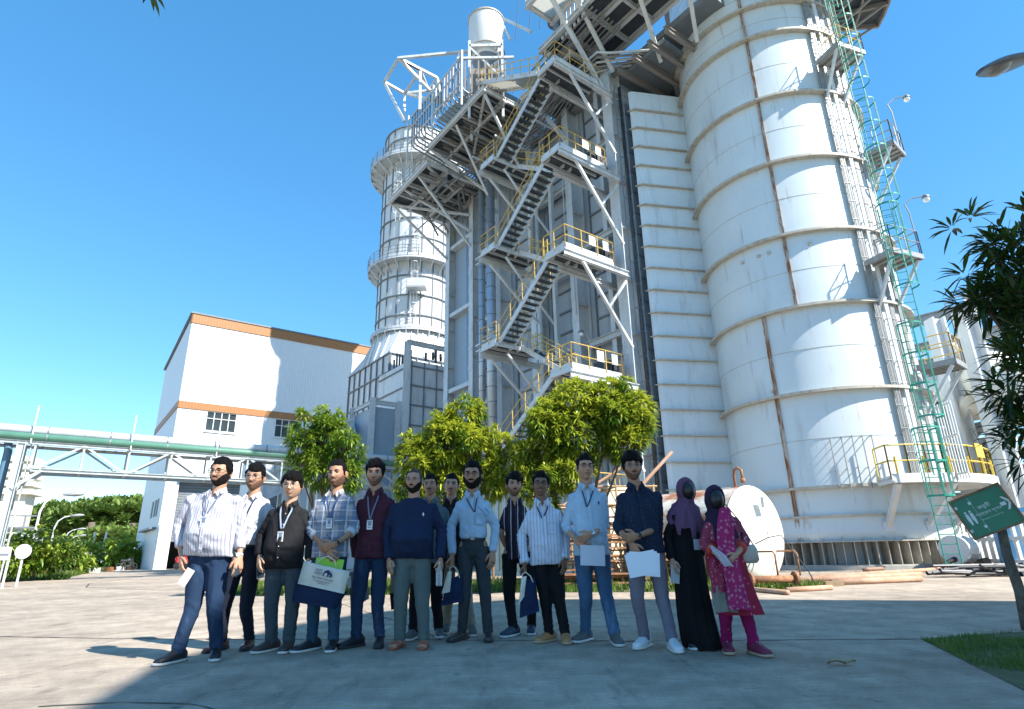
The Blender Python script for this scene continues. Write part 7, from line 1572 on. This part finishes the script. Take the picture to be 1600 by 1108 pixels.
# second woman: dangling id card
d = PP[14]; p = d['_A']((1089, 850), -.24); mb = MB(); mb.box(p.x - .030, p.x + .030, p.y - .002, p.y, p.z - .05, p.z + .04); bd = d['_loc'](mb, 'id_badge', mat('badge_grey', (.30, .34, .38), .4), smooth=False)
mb = MB(); mb.tube([(p.x, p.y, p.z + .04), (p.x + .005, p.y + .05, p.z + .14)], .004, 5); d['_loc'](mb, 'lanyard', L_navy)
# ------------------------------------------------------------------ things in hands
def W(k, v): return MW[PP[k]['_t']] @ v
def card(k, px, py, dy, w_, h_, rot, label, name, cat, m, th=.006, m2=None):
    p = W(k, PP[k]['_A']((px, py), dy)); t = thing(name, label, cat, base=p); F_ = Matrix.Translation(p) @ Matrix.Rotation(rad(rot), 4, 'Y') @ Matrix.Rotation(rad(-8), 4, 'X')
    if name != 'phone':
        for i in range(3 if m2 else 1):
            G_ = F_ @ Matrix.Rotation(rad(i * 7), 4, 'Y'); MB(G_).box(-w_ / 2 + i * .012, w_ / 2 + i * .012, -th / 2 + i * .0035, th / 2 + i * .0035 - .0005, -h_ / 2, h_ / 2).build('sheet', m, t)
    else:
        MB(F_).box(-w_ / 2, w_ / 2, -.004, .004, -h_ / 2, h_ / 2).build('case', m, t); MB(F_).box(-w_ / 2 + .004, w_ / 2 - .004, -.0055, -.004, -h_ / 2 + .004, h_ / 2 - .004).build('screen', m2 or M_glass, t)
    return t
M_paper = mat('paper', (.72, .74, .78), .7); M_card = mat('folded_paper', (.66, .63, .62), .7)
card(1, 291, 902, -.12, .075, .15, 25, 'folded white paper held low by the man at the left end', 'folded_paper', 'paper', M_card)
card(1, 367, 889, -.1, .07, .13, -20, 'dark phone in the watch hand of the man at the left end', 'phone', 'phone', M_black)
card(3, 407, 893, -.08, .07, .13, -12, 'phone with a pale back held by the man in the black shirt', 'phone', 'phone', mat('phone_grey', (.3, .3, .32), .3))
card(12, 926, 868, -.25, .24, .19, 3, 'grey white sheet of paper held at the waist by the tall man in light blue', 'paper_sheet', 'paper', mat('paper_grey', (.52, .54, .60), .7))
card(13, 1003, 881, -.29, .27, .20, -9, 'small stack of white papers held by the man with clear glasses', 'paper_stack', 'paper', M_paper, m2=1)
card(14, 1055, 897, -.10, .08, .16, 10, 'phone in a pale case held by the woman in the black dress', 'phone', 'phone', mat('phone_pale', (.45, .42, .40), .3), m2=mat('screen_pale', (.30, .32, .32), .2))
# water bottle
b = W(6, PP[6]['_A']((686, 899), -.09)); t = thing('water_bottle', 'clear plastic water bottle held by the man in the navy jumper', 'bottle', base=b - V((0, 0, .1)))
gm = bpy.data.materials.new('clear_plastic'); gm.use_nodes = True; gb = gm.node_tree.nodes['Principled BSDF']; gb.inputs['Base Color'].default_value = (.85, .92, .95, 1); gb.inputs['Roughness'].default_value = .08; gb.inputs['Transmission Weight'].default_value = .75; gb.inputs['IOR'].default_value = 1.2
MB().lathe([(0, -.1), (.028, -.098), (.032, -.08), (.031, -.03), (.033, -.02), (.031, .03), (.03, .06), (.014, .09), (.013, .105), (0, .105)], (b.x, b.y), 20, M=Matrix.Translation((0, 0, b.z))).build('bottle_body', gm, t, smooth=True)
MB().lathe([(0, .125), (.014, .124), (.014, .102)], (b.x, b.y), 14, M=Matrix.Translation((0, 0, b.z))).build('cap', M_white, t)
# tote bags
M_cream = fabric('cream_canvas', (.62, .59, .50)); M_bnavy = fabric('bag_navy', (.010, .022, .06)); M_ink = mat('ink_navy', (.015, .02, .09), .7)
def quadbag(k, c4, dy, m, th=.05):
    A = PP[k]['_A']; P = [W(k, A(p, dy)) for p in c4]; mb = MB(); back = [p + V((0, th, 0)) for p in P]; mid = (P[0] + P[1] + P[2] + P[3]) / 4
    n = 6; vs = []
    for s, Q in ((0, P), (1, back)):
        for i in range(n + 1):
            for j in range(n + 1):
                u, v = i / n, j / n; p = Q[0].lerp(Q[1], u).lerp(Q[3].lerp(Q[2], u), v); bul = math.sin(math.pi * u) * math.sin(math.pi * v); vs.append(p + V((0, (-1 if s == 0 else 1) * th * .45 * bul + .006 * mn.noise(p * 18), 0)))
    m_ = (n + 1) ** 2; F2 = []
    for i in range(n):
        for j in range(n): a = i * (n + 1) + j; F2 += [(a, a + 1, a + n + 2, a + n + 1), (m_ + a, m_ + a + n + 1, m_ + a + n + 2, m_ + a + 1)]
    for i in range(n):
        for a, b in ((i, i + 1), (n * (n + 1) + i, n * (n + 1) + i + 1), (i * (n + 1), (i + 1) * (n + 1)), (i * (n + 1) + n, (i + 1) * (n + 1) + n)): F2.append((a, b, m_ + b, m_ + a))
    return mb.add(vs, F2), P
k = 4; A4 = PP[4]['_A']; t = thing('tote_bag', 'cream and navy tote bag with a crest, held by the man in plaid', 'bag', base=W(4, A4((505, 915), -.25)))
mb, P = quadbag(4, [(462, 908), (540, 925), (522, 952), (456, 940)], -.27, M_bnavy, .06); mb.build('bag_body', M_bnavy, t, smooth=True)
mb, P = quadbag(4, [(475, 877), (546, 893), (537, 928), (465, 912)], -.305, M_cream, .02); fl_ = mb.build('bag_flap', M_cream, t, smooth=True)
ex = (P[1] - P[0]).normalized(); ey = (P[0] - P[3]); ey = (ey - ex * ey.dot(ex)).normalized(); ez = ex.cross(ey); FM = Matrix((ex, ey, ez)).transposed().to_4x4(); FM.translation = (P[0] + P[1] + P[2] + P[3]) / 4 + ez * .022
text('EAST', .030, FM @ Matrix.Translation((-.055, .045, .0)), fl_, M_ink); text('WEST', .030, FM @ Matrix.Translation((-.055, .018, .0)), fl_, M_ink)
mb = MB(FM); x0 = -.012
mb.add([(x0, .015, 0), (x0 + .09, .015, 0), (x0 + .09, .04, 0), (x0 + .045, .075, 0), (x0 + .012, .06, 0)], [(0, 1, 2, 3, 4)]); mb.build('crest', M_ink, fl_)
mb = MB(FM); mb.add([(x0 + .018, .015, .0012), (x0 + .038, .015, .0012), (x0 + .045, .035, .0012), (x0 + .032, .046, .0012), (x0 + .018, .038, .0012)], [(0, 1, 2, 3, 4)]).add([(x0 + .062, .015, .0012), (x0 + .068, .015, .0012), (x0 + .068, .034, .0012), (x0 + .062, .034, .0012)], [(0, 1, 2, 3)]); mb.build('crest_detail', M_cream, fl_)
text('East West University', .024, FM @ Matrix.Translation((0, -.018, 0)), fl_, M_ink)
mb = MB(FM)
for i, (w_) in enumerate((.17, .12, .07)): mb.box(-w_ / 2, w_ / 2, -.036 - i * .011, -.033 - i * .011, 0, .0004)
mb.build('small_print_lines', M_ink, fl_)
ps = [W(4, A4(p, -.29)) for p in ((494, 884), (503, 872), (513, 869), (523, 876), (526, 888))]; MB().tube(ps, .006, 6).build('handle', M_cream, t, smooth=True)
card(4, 514, 884, -.24, .27, .13, 6, 'bright green folder sticking out of the bag held by the man in plaid', 'green_folder', 'folder', mat('folder_green', (.25, .55, .03), .5))
def small_bag(k, label, hand_px, body, flap, logo):
    A = PP[k]['_A']; t = thing('tote_bag', label, 'bag', base=W(k, A(body[0], -.1)), group='navy and cream tote bags hanging from hands')
    mb, P = quadbag(k, body, -.13, M_bnavy, .08); mb.build('bag_body', M_bnavy, t, smooth=True)
    mb, P = quadbag(k, flap, -.16, M_cream, .015); mb.build('bag_flap', M_cream, t, smooth=True)
    h = W(k, A(hand_px, -.10)); q = [W(k, A(p, -.15)) for p in logo]
    MB().tube([q[0], q[0].lerp(h, .6) - V((.02, 0, 0)), h, q[1].lerp(h, .6) + V((.02, 0, 0)), q[1]], .006, 6).build('handle', M_cream, t, smooth=True); return t
small_bag(9, 'navy and cream tote bag hanging beside the charcoal trousers', (708, 884), [(702, 905), (722, 897), (723, 940), (688, 947)], [(700, 893), (706, 893), (703, 925), (690, 928)], [(703, 893), (718, 903)])
small_bag(11, 'navy and cream tote bag hanging beside the black trousers and tan shoes', (821, 894), [(814, 910), (836, 903), (843, 955), (812, 966)], [(815, 902), (823, 900), (819, 932), (810, 946)], [(816, 902), (833, 910)])
A5 = PP[5]['_A']; t = thing('tote_bag', 'grey white bag half hidden beside the blue jeans of the man in maroon', 'bag', base=W(5, A5((555, 920), .05))); mb, P = quadbag(5, [(545, 895), (572, 890), (575, 936), (548, 952)], .10, M_cream, .05); mb.build('bag_body', mat('bag_grey', (.25, .26, .28), .8), t, smooth=True); mb, P = quadbag(5, [(542, 904), (548, 900), (549, 918), (544, 920)], .0, M_cream, .01); mb.build('round_print', M_white, t)
A7 = PP[7]['_A']; t = thing('tote_bag', 'tan and black bag showing left of the green grey chinos', 'bag', base=W(7, A7((615, 920), .0))); mb, P = quadbag(7, [(610, 893), (624, 893), (624, 927), (610, 927)], .0, M_cream, .06); mb.build('bag_top', mat('tan_canvas', (.28, .22, .16), .9), t, smooth=True); mb, P = quadbag(7, [(609, 927), (624, 927), (624, 951), (611, 953)], .0, M_blk, .06); mb.build('bag_bottom', M_blk, t, smooth=True)
# spectacles or mask tucked in the shirt pocket of the man with the belt
d = PP[9]; p = d['_A']((755, 800), -.15); mb = MB(); mb.tube([p + V((-.06, 0, .06)), p, p + V((.03, 0, -.05)), p + V((.07, .0, -.01)), p + V((.02, 0, .04))], .004, 5); d['_loc'](mb, 'pocket_cord', L_grey)
